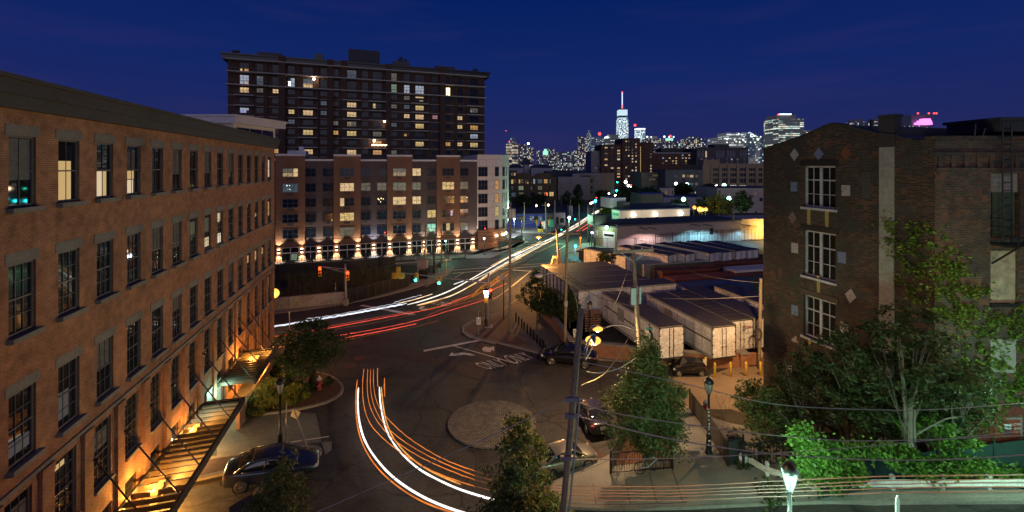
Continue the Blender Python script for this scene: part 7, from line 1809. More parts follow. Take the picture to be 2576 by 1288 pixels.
far_lamp('red signal on the yellow cased mast before the blue tyre shop', 805, 826, 'N', 1000, .3, 'e_red', None, 0, 'traffic_signal', 'traffic signal')
far_lamp('little red signal by the rounded white corner', 132, 930, 'N', 1060, .22, 'e_red', None, 0, 'traffic_signal', 'traffic signal')
far_lamp('green lamp standing on a slim post before the shopfronts', 912, 362, 'R', 610, .28, 'e_mint', (.4, 1, .65), 600)
far_lamp('white double lamp on the mast by the rounded corner', 1408, 330, 'R', 560, .3, 'e_white', COOL, 200)
far_lamp('mint floodlight on a mast before the pale hall, left of the orange lamps', 1388, 352, 'W', 600, 1.3, 'e_mint', (.7, 1, .72), 13000); far_lamp('mint floodlight on a mast before the tan hall', 2048, 337, 'W', 610, 1.2, 'e_mint', (.6, 1, .7), 3600)
far_lamp('small white lamp between the two floodlit street trees', 1725, 345, 'W', 560, .5, 'e_mint', None, 0)
for x, y, l in ((1545, 470, 'left head'), (1625, 498, 'brightest middle head'), (1665, 500, 'right inner head'), (1712, 497, 'right outer head')): far_lamp('orange yard light on a mast, %s of four over the long warehouse roof' % l, x, y, 'W', 640, 1.0 if x != 1625 else 1.5, 'e_sodw', (1, .6, .2), 900, s=148 / F)
far_lamp('white pole light in front of the cyan washed warehouse wall', 1725, 785, 'W', 960, .4, 'e_white', COOL, 150)
far_lamp('unlit black post light in front of the pink washed warehouse wall', 908, 805, 'W', 1015, .25, 'black', None, 0)
far_lamp('white pole light at the corner of the olive depot wall', 62, 832, 'W', 1040, .4, 'e_white', COOL, 120)
for x, y, r, m, l in ((1060, 1020, 1.5, 'e_mint', 'greenish street lamp before the grey apartment house'), (1697, 1037, 1.6, 'e_mint', 'greenish street lamp before the tan loft building'), (870, 1010, 1.3, 'e_white', 'white street lamp at the trees left of the grey apartment house'), (1560, 1040, .8, 'e_warm', 'small warm lamp left of the tan loft lamp')):
 far_lamp(l, x, y, 'S2', 1160, r, m, MINT, 600 if r > 1.2 else 0, s=215 / F)
for k, (x, y, r, m, l) in enumerate(((2065, 345, .9, 'e_warm', 'warm white car lamp below the farther cyan signal'), (1642, 485, .7, 'e_orange', 'orange car lamp left of the nearer cyan signal'), (1672, 472, .6, 'e_white', 'white car lamp left of the nearer cyan signal'), (1740, 392, .6, 'e_redl', 'red lamp just above the nearer cyan signal'), (710, 525, .6, 'e_orange', 'left one of two small orange lamps behind the blue shop'), (915, 515, .7, 'e_orange', 'right one of two small orange lamps behind the blue shop'), (1955, 320, .8, 'e_white', 'tiny white lamp left of the far cyan signals'))):
 far_lamp(l, x, y, 'N', y + 90, r, m)
for x, y, r, m, l in ((552, 103, 1.6, 'e_warm', 'yellow lamp high over the end of the avenue'), (592, 155, 1.4, 'e_white', 'white lamp in the cluster at the end of the avenue'), (573, 205, 1.3, 'e_cyan', 'cyan signal in the cluster at the end of the avenue'), (638, 148, .9, 'e_red', 'red signal in the cluster at the end of the avenue'), (690, 145, 1.0, 'e_red', 'red signal right of the cluster end of the avenue'), (708, 165, 1.2, 'e_orange', 'orange lamp among the red signals at the end of the avenue'), (722, 160, .8, 'e_white', 'white lamp beside the red signals at the end of the avenue'), (785, 157, .8, 'e_redl', 'lone red light right of the avenue end'), (625, 172, 1.0, 'e_white', 'second white lamp in the avenue cluster'), (422, 232, 1.3, 'e_cyan', 'left cyan signal of the avenue end'), (430, 105, .8, 'e_green', 'small green light high left of the avenue end')):
 far_lamp(l, x, y, 'W', y + 60, r, m, s=290 / F)
# second truss mast at the junction
p = at(460, 1130, 0, 'N'); s = p.y / F; t = pole('traffic_signal', 'pale truss signal mast with yellow cased lights before the blue tyre shop', 'traffic signal', p, ats(460, 780, s, 'N'), .16, .13, 'galv'); m_ = MB(); m_.tube([ats(460, 800, s, 'N'), ats(900, 780, s, 'N')], .08, 6); m_.tube([ats(460, 850, s, 'N'), ats(700, 810, s, 'N'), ats(900, 785, s, 'N')], .06, 6); obj('mast_arm', m_, M['galv'], t)
for x in (712, 925):
 m_ = MB(); head(m_, ats(x, 815, s * .99, 'N'), (0, -1, 0), h=1.3); obj('signal_head', m_, M['yellow'], t)
m_ = MB()
for x, y, c in ((750, 862, 'blue_steel'), (818, 862, 'sign_w'), (780, 928, 'bollard_y'), (957, 830, 'sign_g')):
 pp = at(785 if x < 900 else 957, 985, 0, 'N'); ss = pp.y / F; mm = MB().box(ats(x, y, ss, 'N'), (1.5, .06, 2.0 if y < 900 else 1.6)); mm.tube([Vector((ats(x, y, ss, 'N').x, pp.y + .1, 0)), ats(x, y, ss, 'N') + Vector((0, .1, 0))], .06, 6)
 tag(obj('road_sign', mm, M[c]), {'blue_steel': 'blue route sign on a post before the blue tyre shop', 'sign_w': 'white route sign beside the blue one before the tyre shop', 'bollard_y': 'cream sign below the blue and white route signs', 'sign_g': 'bright turquoise sign hanging at the right of the tyre shop'}[c], 'sign')
# signs nearer by
def sign(label, x0, y0, x1, y1, yb, ref, m='sign_w', draw=None, post='galv', ext=0, xb=None):
 xm = (x0 + x1) / 2; p = at(xb or xm, yb, 0, ref); s = p.y / F; a, b = ats(x0, y0, s, ref), ats(x1, y1, s, ref)
 t = thing('road_sign', label, 'sign', p); m_ = MB(); m_.box((a + b) / 2 + Vector((0, -.05, 0)), (abs(b.x - a.x), .02, abs(a.z - b.z)))
 pl = obj('plate', m_, M[m], t); m_ = MB().tube([p - ZV * .1, Vector((p.x if xb else (a.x + b.x) / 2, p.y, a.z + ext))], .035, 6); obj('post', m_, M[post], t)
 if draw:
  m_ = MB(); draw(m_, (a + b) / 2 + Vector((0, -.062, 0)), abs(b.x - a.x), abs(a.z - b.z)); obj('symbol', m_, M['ink'], pl)
 return t
def d_split(m_, c, w_, h):
 for s_ in (-1, 1): m_.tube([c + Vector((s_ * w_ * .1, 0, -h * .35)), c + Vector((s_ * w_ * .12, 0, 0)), c + Vector((s_ * w_ * .3, 0, h * .3))], w_ * .07, 5)
def d_only(m_, c, w_, h):
 m_.tube([c + Vector((w_ * .18, 0, -h * .12)), c + Vector((w_ * .15, 0, h * .12)), c + Vector((-w_ * .1, 0, h * .26))], w_ * .06, 5); m_.add([c + Vector((-w_ * .36, -.005, h * .24)), c + Vector((-w_ * .02, -.005, h * .12)), c + Vector((0, -.005, h * .4))], [(0, 1, 2)])
 text_on(m_, 'ONLY', c - ZV * h * .34, (1, 0, 0), ZV, h * .14, (0, -1, 0))
def d_circ(m_, c, w_, h):
 cc_ = c + ZV * h * .18; m_.tube([cc_ + Vector((w_ * .33 * math.cos(2 * PI * i / 14), 0, w_ * .33 * math.sin(2 * PI * i / 14))) for i in range(15)], w_ * .06, 5, cap=False); m_.tube([cc_ + Vector((-w_ * .23, 0, -w_ * .23)), cc_ + Vector((w_ * .23, 0, w_ * .23))], w_ * .05, 5); text_on(m_, 'NO', c - ZV * h * .3, (1, 0, 0), ZV, h * .14, (0, -1, 0))
sign('white lane sign with two curved arrows on the tip of the corner pavement', 2122, 512, 2160, 580, 690, 'G1', draw=d_split, ext=.7)
sign('white sign with a ring and bar beside the brown corner pole', 2411, 296, 2428, 352, 500, 'G1', draw=d_circ)
sign('white left turn ONLY sign in front of the orange lot wall', 290, 1018, 324, 1104, 1240, 'L', draw=d_only)
t = sign('diamond warning sign on a thin post on the far pavement', 660, 712, 712, 780, 925, 'R', 'dark');
t.children[0].rotation_euler = (0, 0, 0)
sign('brown square sign beside the rail fence', 805, 660, 855, 712, 790, 'R', 'dark'); sign('white sign on a yellow marker post at the rail crossing', 908, 596, 932, 628, 810, 'R', 'sign_w', post='bollard_y')
sign('thin grey post with a small sign in the weeds pit', 799, 230, 806, 250, 420, 'G1', 'galv', ext=.6)
def d_speed(m_, c, w_, h):
 text_on(m_, 'SPEED', c + ZV * h * .34, (1, 0, 0), ZV, h * .13, (0, -1, 0)); text_on(m_, 'LIMIT', c + ZV * h * .14, (1, 0, 0), ZV, h * .13, (0, -1, 0)); text_on(m_, '5', c - ZV * h * .22, (1, 0, 0), ZV, h * .36, (0, -1, 0))
sign('white SPEED LIMIT 5 sign at the edge of the brick works', 893, 2, 932, 66, 150, 'C3', draw=d_speed, xb=918)
def d_hope(m_, c, w_, h): text_on(m_, 'Hope', c - Vector((w_ * .1, 0, 0)), (1, 0, 0), ZV, h * .55, (0, -1, 0)); text_on(m_, 'ST', c + Vector((w_ * .34, 0, h * .08)), (1, 0, 0), ZV, h * .28, (0, -1, 0))
p = ats(1075, 1018, .0262, 'L'); hp = Vector((p.x, p.y, g(p.x, p.y)))
t = thing('street_sign', 'green Hope ST street name sign above the pyramidal tree', 'sign', hp); a, b = ats(1041, 1004, .0262, 'L'), ats(1109, 1034, .0262, 'L'); c = (a + b) / 2
m_ = MB().box(c, (b.x - a.x, .03, a.z - b.z)); pl = obj('name_plate', m_, M['sign_g'], t); m_ = MB(); d_hope(m_, c + Vector((0, -.02, 0)), b.x - a.x, a.z - b.z); obj('lettering', m_, M['sign_w'], pl)
m_ = MB().tube([hp, c + ZV * .5], .035, 6); obj('post', m_, M['dark'], t); m_ = MB().bar(ats(1062, 972, .0262, 'L'), ats(1088, 1004, .0262, 'L'), .03, .28, up=(0, 1, 0)); obj('cross_plate', m_, M['dark'], t); m_ = MB(); cs = ats(1073, 1085, .0262, 'L'); m_.tube([cs - Vector((.1, .02, 0)), cs + Vector((.1, .03, 0))], .36, 8); obj('stop_sign_back', m_, M['dark'], t)
# driveway signs
t = sign('thin grey post at the end of the driveway with a sign edge on', 739, 480, 748, 520, 765, 'G2', 'galv', ext=.9)
p = at(940, 770, 0, 'G2'); s = p.y / F; t = thing('road_sign', 'leaning grey sign bent over at the tip of the brick island', 'sign', p); tp = ats(805, 395, s, 'G2'); m_ = MB().tube([p, tp], .04, 6); obj('post', m_, M['galv'], t)
cs = ats(820, 440, s, 'G2'); m_ = MB(); pts = [ats(800, 395, s, 'G2'), ats(866, 428, s, 'G2'), ats(835, 490, s, 'G2'), ats(780, 462, s, 'G2')]; m_.add(pts + [q_ + Vector((0, .03, 0)) for q_ in pts], [(0, 1, 2, 3), (7, 6, 5, 4), (0, 4, 5, 1), (1, 5, 6, 2), (2, 6, 7, 3), (3, 7, 4, 0)]); obj('plate', m_, M['galv'], t)
p = at(372, 690, 0, 'G1'); pole('marker_post', 'thin pale marker post at the kerb left of the bed tree', 'post', p, ats(370, 460, p.y / F, 'G1'), .05, .05, 'ply', 6)
p = at(2476, 575, 0, 'G1'); pole('marker_post', 'thin tan stake beside the first black bollard', 'post', p, ats(2468, 412, p.y / F, 'G1'), .05, .05, 'ply', 6)
p = at(2376, 531, 0, 'G1'); s = p.y / F; t = pole('camera_post', 'slim black post with a boxy camera on top near the brown corner pole', 'post', p, ats(2376, 125, s, 'G1'), .07, .06, 'black', 8); m_ = MB().box(ats(2358, 140, s, 'G1'), (.5, .35, .5)); obj('camera', m_, M['galv'], t)
p = at(725, 960, 0, 'C1');
# bollards
bl = MB(); bl.lathe([(.085, -.15), (.085, .82), (.095, .83), (.095, .88), (.05, .95), (.001, .97)], (0, 0, 0), 12)
bme = bl.mesh('bollard', M['black'], smooth=True)
def bollard(me, p, label, group, h=1.0):
 o = bpy.data.objects.new('bollard', me); COL.objects.link(o); o.location = p; o.scale = (1, 1, h); return tag(o, label, 'bollard', group)
ORD = ['first', 'second', 'third', 'fourth', 'fifth', 'sixth', 'seventh', 'eighth', 'ninth', 'tenth', 'eleventh', 'twelfth']
for k, (x, y) in enumerate(((118, 985), (138, 1010), (160, 1032), (178, 1052), (200, 1073), (224, 1097), (247, 1121), (271, 1147), (297, 1174), (317, 1192), (335, 1216), (421, 1221))):
 bollard(bme, at(x, y, .1, 'P'), 'black pavement bollard, %s of the curved line counting from the brown corner pole' % ORD[k], 'black bollards on the corner pavement', 1.05)
by = MB(); by.lathe([(.1, -.15), (.1, .95), (.09, 1.03), (.05, 1.08), (.001, 1.09)], (0, 0, 0), 12); byme = by.mesh('bollard', M['bollard_y'], smooth=True)
for x, y, l in ((403, 197, 'yellow bollard with a small white notice beside the black hatchback'), (490, 255, 'yellow bollard just right of the black hatchback'), (637, 250, 'yellow bollard in the middle of the row before the brick pillar'), (782, 247, 'yellow bollard in front of the brick pillar'), (919, 245, 'yellow bollard under the speed limit sign')):
 o = bollard(byme, at(x, y, 0, 'C3'), l, 'yellow bollards at the end of the lane', 1.15)
 if x == 403: m_ = MB().box((-.12, -.11, .7), (.3, .02, .5)); obj('notice', m_, M['sign_w'], o, local=True)
# hydrants
def hydrant(label, p, h):
 t = thing('fire_hydrant', label, 'hydrant', p); m_ = MB(); m_.lathe([(.16, 0), (.16, .06), (.11, .08), (.11, .55), (.15, .57), (.15, .62)], p, 12); m_.tube([Vector(p) + Vector((-.2, 0, .42)), Vector(p) + Vector((.2, 0, .42))], .07, 8); m_.tube([Vector(p) + Vector((0, -.2, .38)), p], .08, 8); obj('barrel', m_, M['red'], t, True)
 m_ = MB(); m_.lathe([(.15, .621), (.14, .72), (.08, .8), (.04, .82), (.04, .88), (.001, .89)], p, 12); obj('cap', m_, M['sign_w'] if 'white' in label else M['galv'], t, True); t.scale = (h, h, h)
hydrant('red fire hydrant with white top standing in the mulch bed', at(793, 882, .15, 'C4'), 1.2); hydrant('red fire hydrant with silver top behind the walkway fence', at(403, 592, 0, 'C3'), 1.1)
# guardrail
M['railm'] = mat('dull_galvanised_rail', (.68, .68, .66), .6, .25, 2)
p = Vector((18.6, 12.2, 5.6)); t = pole('street_light', 'wooden pole with sodium street light beside the foreground road', 'street light', p, p + ZV * 9.5, .16, .13, 'wood'); cobra(t, p + ZV * 8.4, p + Vector((-.5, 1.6, 8.7)), 380, col=(1.0, .6, .2))
t = thing('guardrail', 'galvanised guardrail curving along the foreground road', 'guardrail', at(0, 1170, 0, 'RB3'))
gp = [at(x, y, 0, ref) for x, y, ref in ((785, 1110, 'C3'), (830, 1120, 'C3'), (900, 1172, 'C3'), (1000, 1225, 'C3'), (1120, 1262, 'C3'), (1260, 1285, 'C3'))]
s_ = .01585
gp += [at(x, 1245, 0) for x in (2060, 2150, 2300, 2450, 2600, 2720)]
gp = [gz(p) for p in gp]; sm = smooth([tuple(p) for p in gp], 2, False); rail = [Vector((x, y, g(x, y) + .46)) for x, y in sm]
m_ = MB()
prof_ = [(.0, -.16), (.06, -.12), (.06, -.05), (.0, -.01), (.0, .01), (.06, .05), (.06, .12), (.0, .16)]
vb = []
for i, p in enumerate(rail):
 d = (rail[min(i + 1, len(rail) - 1)] - rail[max(i - 1, 0)]); d.z = 0; n = Vector((d.y, -d.x, 0)).normalized()
 vb.append([p + n * a + ZV * b for a, b in prof_])
for i in range(len(vb) - 1):
 for k in range(7): m_.quad(vb[i][k], vb[i + 1][k], vb[i + 1][k + 1], vb[i][k + 1])
m_.lathe([(.16, -.17), (.2, 0), (.16, .17)], rail[0] + Vector((-.12, .1, 0)), 10)
o = obj('rail', m_, M['railm'], t); o.modifiers.new('t', 'SOLIDIFY').thickness = .012
for x in (1935, 1990, 2053, 2134, 2250, 2376, 2495, 2620):
 if x < 2000: p = gz(min(rail, key=lambda r: abs(CX + F * r.x / r.y - x)))
 else: p = gz(at(x, 1245, 0))
 m_ = MB().box(p + Vector((.05, .16, .3)), (.14, .14, .85)); obj('post', m_, M['railm'], t)
p = ats(2258, 1265, .0137); m_ = MB(); b = Vector((p.x, p.y, g(p.x, p.y))); tp = ats(2257, 1256, .0137); m_.box((b + tp) / 2, (.12, .05, max(.3, tp.z - b.z))); m_.add([tp + Vector((-.06, -.025, 0)), tp + Vector((.06, -.025, 0)), tp + Vector((0, -.025, .14)), tp + Vector((-.06, .025, 0)), tp + Vector((.06, .025, 0)), tp + Vector((0, .025, .14))], [(0, 1, 2), (5, 4, 3), (0, 2, 5, 3), (2, 1, 4, 5)]); tag(obj('marker_post', m_, M['sign_w']), 'white pointed marker post at the bottom edge right of the lit lantern', 'post')
# picket fences
def fence(label, pts, h, gap=.13, m='black', dense_post=2.4, pick=.018, solid=False, name='picket_fence', zoff=0.0):
 pts = [Vector((p[0], p[1], 0)) for p in pts]; t = thing(name, label, 'fence', gz(pts[0]))
 pk, rl, r2 = MB(), MB(), MB()
 for i in range(len(pts) - 1):
  a, b = pts[i], pts[i + 1]; L = (b - a).length; n = max(1, int(L / gap)); d = (b - a).normalized()
  zz = lambda p: g(p.x, p.y) + zoff
  k2 = max(1, int(L / 1.5))
  for k in range(k2):
   p0, p1 = a.lerp(b, k / k2), a.lerp(b, (k + 1) / k2)
   for f in (.1, .93): (rl if f < .5 else r2).bar(Vector((p0.x, p0.y, zz(p0) + h * f)), Vector((p1.x, p1.y, zz(p1) + h * f)), .045, .05)
  for k in range(n):
   p = a.lerp(b, (k + .5) / n); z = zz(p); pk.obox(Vector((p.x - pick / 2, p.y - pick / 2, z + .05)), Vector((pick, 0, 0)), Vector((0, pick, 0)), ZV * h * .9)
  kp = max(1, int(L / dense_post))
  for k in range(kp + (1 if i == len(pts) - 2 else 0)):
   p = a.lerp(b, k / kp); obj('post', MB().box((p.x, p.y, zz(p) + h * .5), (.08, .08, h * 1.06)), M[m], t)
 obj('bottom_rail', rl, M[m], t); obj('top_rail', r2, M[m], t)
 if solid:
  sp_ = MB()
  for i in range(len(pts) - 1):
   a, b = pts[i], pts[i + 1]; k2 = max(1, int((b - a).length / 1.5))
   for k in range(k2):
    p0, p1 = a.lerp(b, k / k2), a.lerp(b, (k + 1) / k2); z0_, z1_ = g(p0.x, p0.y) + zoff, g(p1.x, p1.y) + zoff
    sp_.bar(Vector((p0.x, p0.y, z0_ + h * .5)), Vector((p1.x, p1.y, z1_ + h * .5)), .012, h * .8)
  obj('panel', sp_, M[solid], t)
 else: obj('pickets', pk, M[m], t)
 return t
fence('black picket fence boxing in the bed under the pyramidal tree', [at(1330, 400, .1, 'C2'), at(1125, 855, .1, 'C2'), at(1840, 800, .1, 'C2'), at(1850, 560, .1, 'C2')], 1.25, zoff=.1, pick=.022)
fence('dark solid railing running down the sloping walkway', [at(255, 560, 0, 'C3'), at(430, 800, 0, 'C3'), at(610, 1108, 0, 'C3'), at(755, 1060, 0, 'C3')], 1.45, solid='dark')
fence('dark picket fence behind the guardrail end', [at(755, 1130, 0, 'C3'), at(910, 1105, 0, 'C3'), at(1230, 1060, 0, 'C3')], 1.35, pick=.022)
fence('long black railing along the rail bed before the shopfronts', [at(30, 985, 0, 'MB'), at(85, 965, 0, 'MB'), at(690, 920, 0, 'MB'), at(1100, 885, 0, 'MB'), at(1610, 868, 0, 'MB')], 2.2, gap=.42, pick=.05, dense_post=5)
fence('dark fence by the rounded corner along the cross street', [at(1590, 470, 0, 'R'), at(1900, 365, 0, 'R')], 1.6, gap=.5, pick=.05, solid='dark');
fence('wire mesh fence in front of the cyan washed warehouse wall', [at(990, 1045, 0, 'W'), at(1700, 985, 0, 'W'), at(2200, 960, 0, 'W'), at(2560, 955, 0, 'W')], 3.0, gap=.8, pick=.05, dense_post=4); fence('wire mesh fence in front of the pink washed warehouse wall', [at(30, 1055, 0, 'W'), at(430, 1055, 0, 'W'), at(985, 1050, 0, 'W')], 2.2, gap=.8, pick=.05, dense_post=4)
gf = [(x, 1190) for x in (2150, 2700)]
fpts = [Vector(((x - CX) * .0166, F * .0166, 0)) for x in (2060, 2200, 2350, 2500, 2720)]
fence('low fence with dark green privacy mesh behind the guardrail', fpts, 1.5, solid='mesh_green', m='mesh_green', dense_post=2.5)
# guard wall along the sunken rail cut
t = thing('guard_fence', 'dark guard fence of plate panels along the sunken rail cut', 'fence', at(930, 385, 0, 'G1')); P_ = [at(x, y, 0, 'G1') for x, y in ((905, 392), (1100, 345), (1300, 288), (1480, 235), (1512, 200))]
for i in range(len(P_) - 1):
 a, b = P_[i], P_[i + 1]; n = max(1, int((b - a).length / 1.1))
 for k in range(n):
  p0, p1 = a.lerp(b, k / n), a.lerp(b, (k + 1) / n); m_ = MB().bar(p0 + ZV * .95 + (p1 - p0) * .1, p1 + ZV * .95 - (p1 - p0) * .1, .06, 1.7); obj('panel', m_, M['black'], t); m_ = MB().bar(p0 + ZV * -.1, p0 + ZV * 1.95, .2); obj('post', m_, M['dark'], t)
 m_ = MB().bar(a + ZV * 1.95, b + ZV * 1.95, .2, .1); obj('top_rail', m_, M['dark'], t)
a, b = at(-60, 480, 0, 'G1'), at(890, 385, 0, 'G1'); t = thing('parapet_wall', 'pale concrete parapet with peeling patch beside the sunken rail cut', 'wall', b)
n = 7
for k in range(n):
 p0, p1 = a.lerp(b, k / n), a.lerp(b, (k + 1) / n); d = (p1 - p0).normalized() * .015; m_ = MB().bar(p0 + ZV * .75 + d, p1 + ZV * .75 - d, .35, 1.7); obj('concrete_panel', m_, M['wallconc'], t)
p0, p1 = a.lerp(b, .7), a.lerp(b, .97); m_ = MB().bar(p0 + ZV * 1.1, p1 + ZV * 1.15, .37, .8); obj('peeling_patch', m_, PM['w'], t)
# sunken cut, far bank and rail bed
bankm = MB(); A_ = [at(x, y, 0, 'MB') for x, y in ((-60, 1005), (85, 990), (700, 955), (1050, 920))]
for i in range(len(A_) - 1): bankm.bar(A_[i] + ZV * .45, A_[i + 1] + ZV * .45, .5, 2.4)
tag(obj('cut_wall', bankm, M['dark']), 'dark retaining wall on the far side of the weedy cut under the rails', 'wall')
gr_ = [at(x, y, 0, 'MB')[:2] for x, y in ((-80, 985), (85, 972), (700, 930), (1100, 900), (1420, 890), (1400, 930), (1050, 925), (700, 958), (85, 992), (-80, 1010))]
m_ = MB().prism([tuple(p) for p in gr_], -.5, .25); tag(obj('rail_bed', m_, M['gravel']), kind='structure')
m_ = MB()
for y0, y1, y2 in ((978, 940, 908), (985, 948, 914)):
 pr = [at(x, y, 0, 'MB') + ZV * .36 for x, y in ((-80, y0 + 8), (85, y0), (700, y1), (1100, y2), (1500, y2 - 25))]
 for i in range(4): m_.bar(pr[i], pr[i + 1], .14, .16)
tag(obj('rails', m_, M['galv']), 'pair of steel rails on the gravel bed before the shopfronts', 'rails')
p = at(612, 800, 0, 'R'); m_ = MB().box(p + ZV * 1.2, (1.6, 1.2, 2.6)); m_.box(p + ZV * 2.55, (1.8, 1.4, .14)); tag(obj('signal_cabinet', m_, M['greywall']), 'grey signal cabinet on the far pavement beside the diamond sign', 'cabinet')
p = at(630, 860, 0, 'R'); m_ = MB().box(p + ZV * 1.0, (1.5, .9, 1.0)); m_.box(p + ZV * .2, (1.2, .7, .6)); tag(obj('control_box', m_, M['black']), 'black control box in front of the grey signal cabinet', 'cabinet')
for x, lab in ((708, 'left'), (888, 'right')):
 p = at(x, 1030, 0, 'W'); t = pole('rail_signal', 'black rail signal with hooded lamps by the mesh fence, the %s one' % lab, 'signal', p, p + ZV * (p.y / F) * (1030 - 850 if x < 800 else 1030 - 885) * KD / 3.628, .12, .1, 'black'); z = (p.y / F) * (1030 - (850 if x < 800 else 885)) * KD / 3.628; m_ = MB(); m_.box(p + Vector((0, 0, z - 1.6)), (.7, .4, 3.2))
 for k in range(4): m_.box(p + Vector((.4, -.2, z - .6 - k * .75)), (.5, .35, .25))
 obj('signal_heads', m_, M['black'], t)
# bicycles
def bicycle(label, p, rz, sc=1.0):
 t = thing('bicycle', label, 'bicycle', p, rz); m_ = MB()
 def w_(x): return [Vector((x + .33 * math.cos(2 * PI * i / 20), 0, .34 + .33 * math.sin(2 * PI * i / 20))) for i in range(21)]
 for x in (-.52, .52): obj('wheel', MB().tube(w_(x), .022, 6, cap=False), M['rubber'], t, False, True)
 B, S, H = Vector((-.08, 0, .32)), Vector((-.22, 0, .82)), Vector((.4, 0, .82))
 for a, b in ((B, S), (B, H + Vector((.03, 0, -.1))), (S, H), ((-.52, 0, .34), S), ((-.52, 0, .34), B), ((.52, 0, .34), H)): m_.tube([a, b], .022, 6)
 obj('frame', m_, M['galv'], t, False, True); obj('saddle', MB().box((-.25, 0, .9), (.26, .14, .06)), M['black'], t, False, True); obj('handlebar', MB().tube([(.38, -.26, .95), (.42, 0, .92), (.38, .26, .95)], .016, 6), M['black'], t, False, True); t.scale = (sc, sc, sc); return t
b0_ = at(1560, 815, .14, 'C2') + Vector((0, -.18, 0)); bicycle('bicycle chained to the black picket fence under the pyramidal tree', b0_, R(8), 1.0)
bp = ML.pt(ua(14.2), .9, .5); bicycle('bicycle in front of the greenish lit lobby under the canopies', gz(bp), math.atan2(ML.u.y, ML.u.x), 1.0)
m_ = MB(); p = at(650, 1245, .13, 'C2');
p = at(1232, 1250, .0, 'C2'); tag(obj('litter', MB().tube([p + Vector((-.1, 0, .06)), p + Vector((.12, .02, .06))], .05, 8), M['ply']), 'crushed tan cup lying in the gutter of the foreground road', 'litter')
p = ats(615, 1278, .0145); m_ = MB(); zg_ = g(p.x, p.y); m_.prism([(p.x - .5, p.y - .1), (p.x - .1, p.y + .45), (p.x + .35, p.y + .4), (p.x + .4, p.y - .5), (p.x - .2, p.y - .55)], zg_, p.z + .12); tag(obj('post_cap', m_, M['dark']), 'dark faceted box top peeping in at the bottom edge beside the near tree', 'box')
# wires
def wire(label, pts, r=.014, m='wire', ref=None):
 r *= .75
 P = [ats(x, y, s, ref) for x, y, s in pts]
 pp = [tuple(p) for p in P]
 out = [P[0]]
 for i in range(len(P) - 1):
  p0, p1, p2, p3 = P[max(i - 1, 0)], P[i], P[i + 1], P[min(i + 2, len(P) - 1)]
  for k in range(1, 9):
   t = k / 8; out.append(.5 * ((2 * p1) + (p2 - p0) * t + (2 * p0 - 5 * p1 + 4 * p2 - p3) * t * t + (3 * p1 - p0 - 3 * p2 + p3) * t ** 3))
 return tag(obj('cable', MB().tube(out, r, 6), M[m]), label, 'cable', 'overhead cables')
wire('topmost pale cable running from the leaning pole to the right edge', [(1468, 912, .0101), (1540, 925, .0103), (1720, 965, .0107), (1950, 1016.5, .0111), (2201, 1030.5, .0115), (2372, 1029, .0118), (2640, 1008, .0121)])
wire('second cable from the top running from the leaning pole to the right edge', [(1449, 1011, .0101), (1550, 1040, .0103), (1730, 1068, .0106), (1950, 1095, .011), (2201, 1109, .0114), (2640, 1093, .012)], .016)
wire('third cable with a clamp, sagging past the lit lantern', [(1449, 1046, .0099), (1619, 1090, .0102), (1760, 1117, .0104), (1950, 1142, .0107), (2201, 1157, .0111), (2400, 1155, .0115), (2640, 1140, .0118)], .02)
wire('lowest pale cable crossing upwards to the right edge', [(1438, 1156, .0098), (1560, 1155, .01), (1730, 1152, .0102), (1950, 1140, .0106), (2201, 1121, .011), (2640, 1078, .0117)], .013)
wire('cable running down left from the leaning pole to the bottom edge', [(1428, 1005, .0101), (1300, 1066, .0101), (1163, 1130, .0101), (1000, 1200, .0101), (780, 1296, .0102)], .014)
wire('black cable dipping from the leaning pole to the tree fence', [(1430, 1010, .0101), (1480, 1018, .0103), (1560, 1060, .0107), (1640, 1100, .011), (1740, 1090, .0112)], .014, 'wire_d')
wire('thin cable from the leaning pole towards the crossarm pole', [(1462, 970, .0101), (1530, 930, .014), (1580, 850, .022), (1600, 790, .026)], .02, 'wire_d')
wire('loop of yellow lit cable beside the sodium lamps', [(1475, 935, .0101), (1510, 938, .0105), (1560, 925, .0115), (1600, 900, .013)], .012)
wire('guy wire from the crossarm down to the meter box', [(1592, 640, .027), (1560, 735, .03), (1535, 790, .033)], .018)
wire('dark cable from the leaning pole top left to the lot pole', [(1455, 790, .0101), (1445, 740, .02), (1427, 700, .038)], .02, 'wire_d')
wire('dark cable sagging over the trailers', [(1427, 700, .0385), (1500, 745, .036), (1590, 770, .029), (1605, 780, .0268)], .03, 'wire_d')
wire('long dark cable over the lot towards the brick works', [(1427, 690, .0385), (1480, 722, .036), (1604, 745, .0268), (1760, 752, .029), (1914, 745, .033)], .03, 'wire_d')
wire('cable with a black splice over the front trailer', [(1425, 700, .0385), (1450, 712, .037), (1495, 722, .035), (1600, 740, .0268)], .03, 'wire_d')
for k, (y0, y1) in enumerate(((600, 574), (604, 590), (608, 598))):
 wire('dark cable over the junction between the corner pole and lot pole, %s' % ('upper', 'middle', 'lower')[k], [(1284, y0, .043), (1350, (y0 + y1) / 2 + 16, .041), (1425, y1, .0387)], .03, 'wire_d')
 wire('dark cable from the corner pole towards the shopfront poles, %s' % ('upper', 'middle', 'lower')[k], [(1284, y0, .043), (1200, y0 - 8 + k * 3, .058), (1110, 592 + k * 6, .073)], .04, 'wire_d')
wire('dark cable from the crossarm down right to the brick works', [(1640, 628, .0268), (1760, 690, .0285), (1914, 712, .033)], .02, 'wire_d')
wire('pale cable strung before the shopfronts', [(690, 610, .075), (900, 597, .076), (1110, 588, .076), (1235, 585, .076)], .05, 'wire_d')
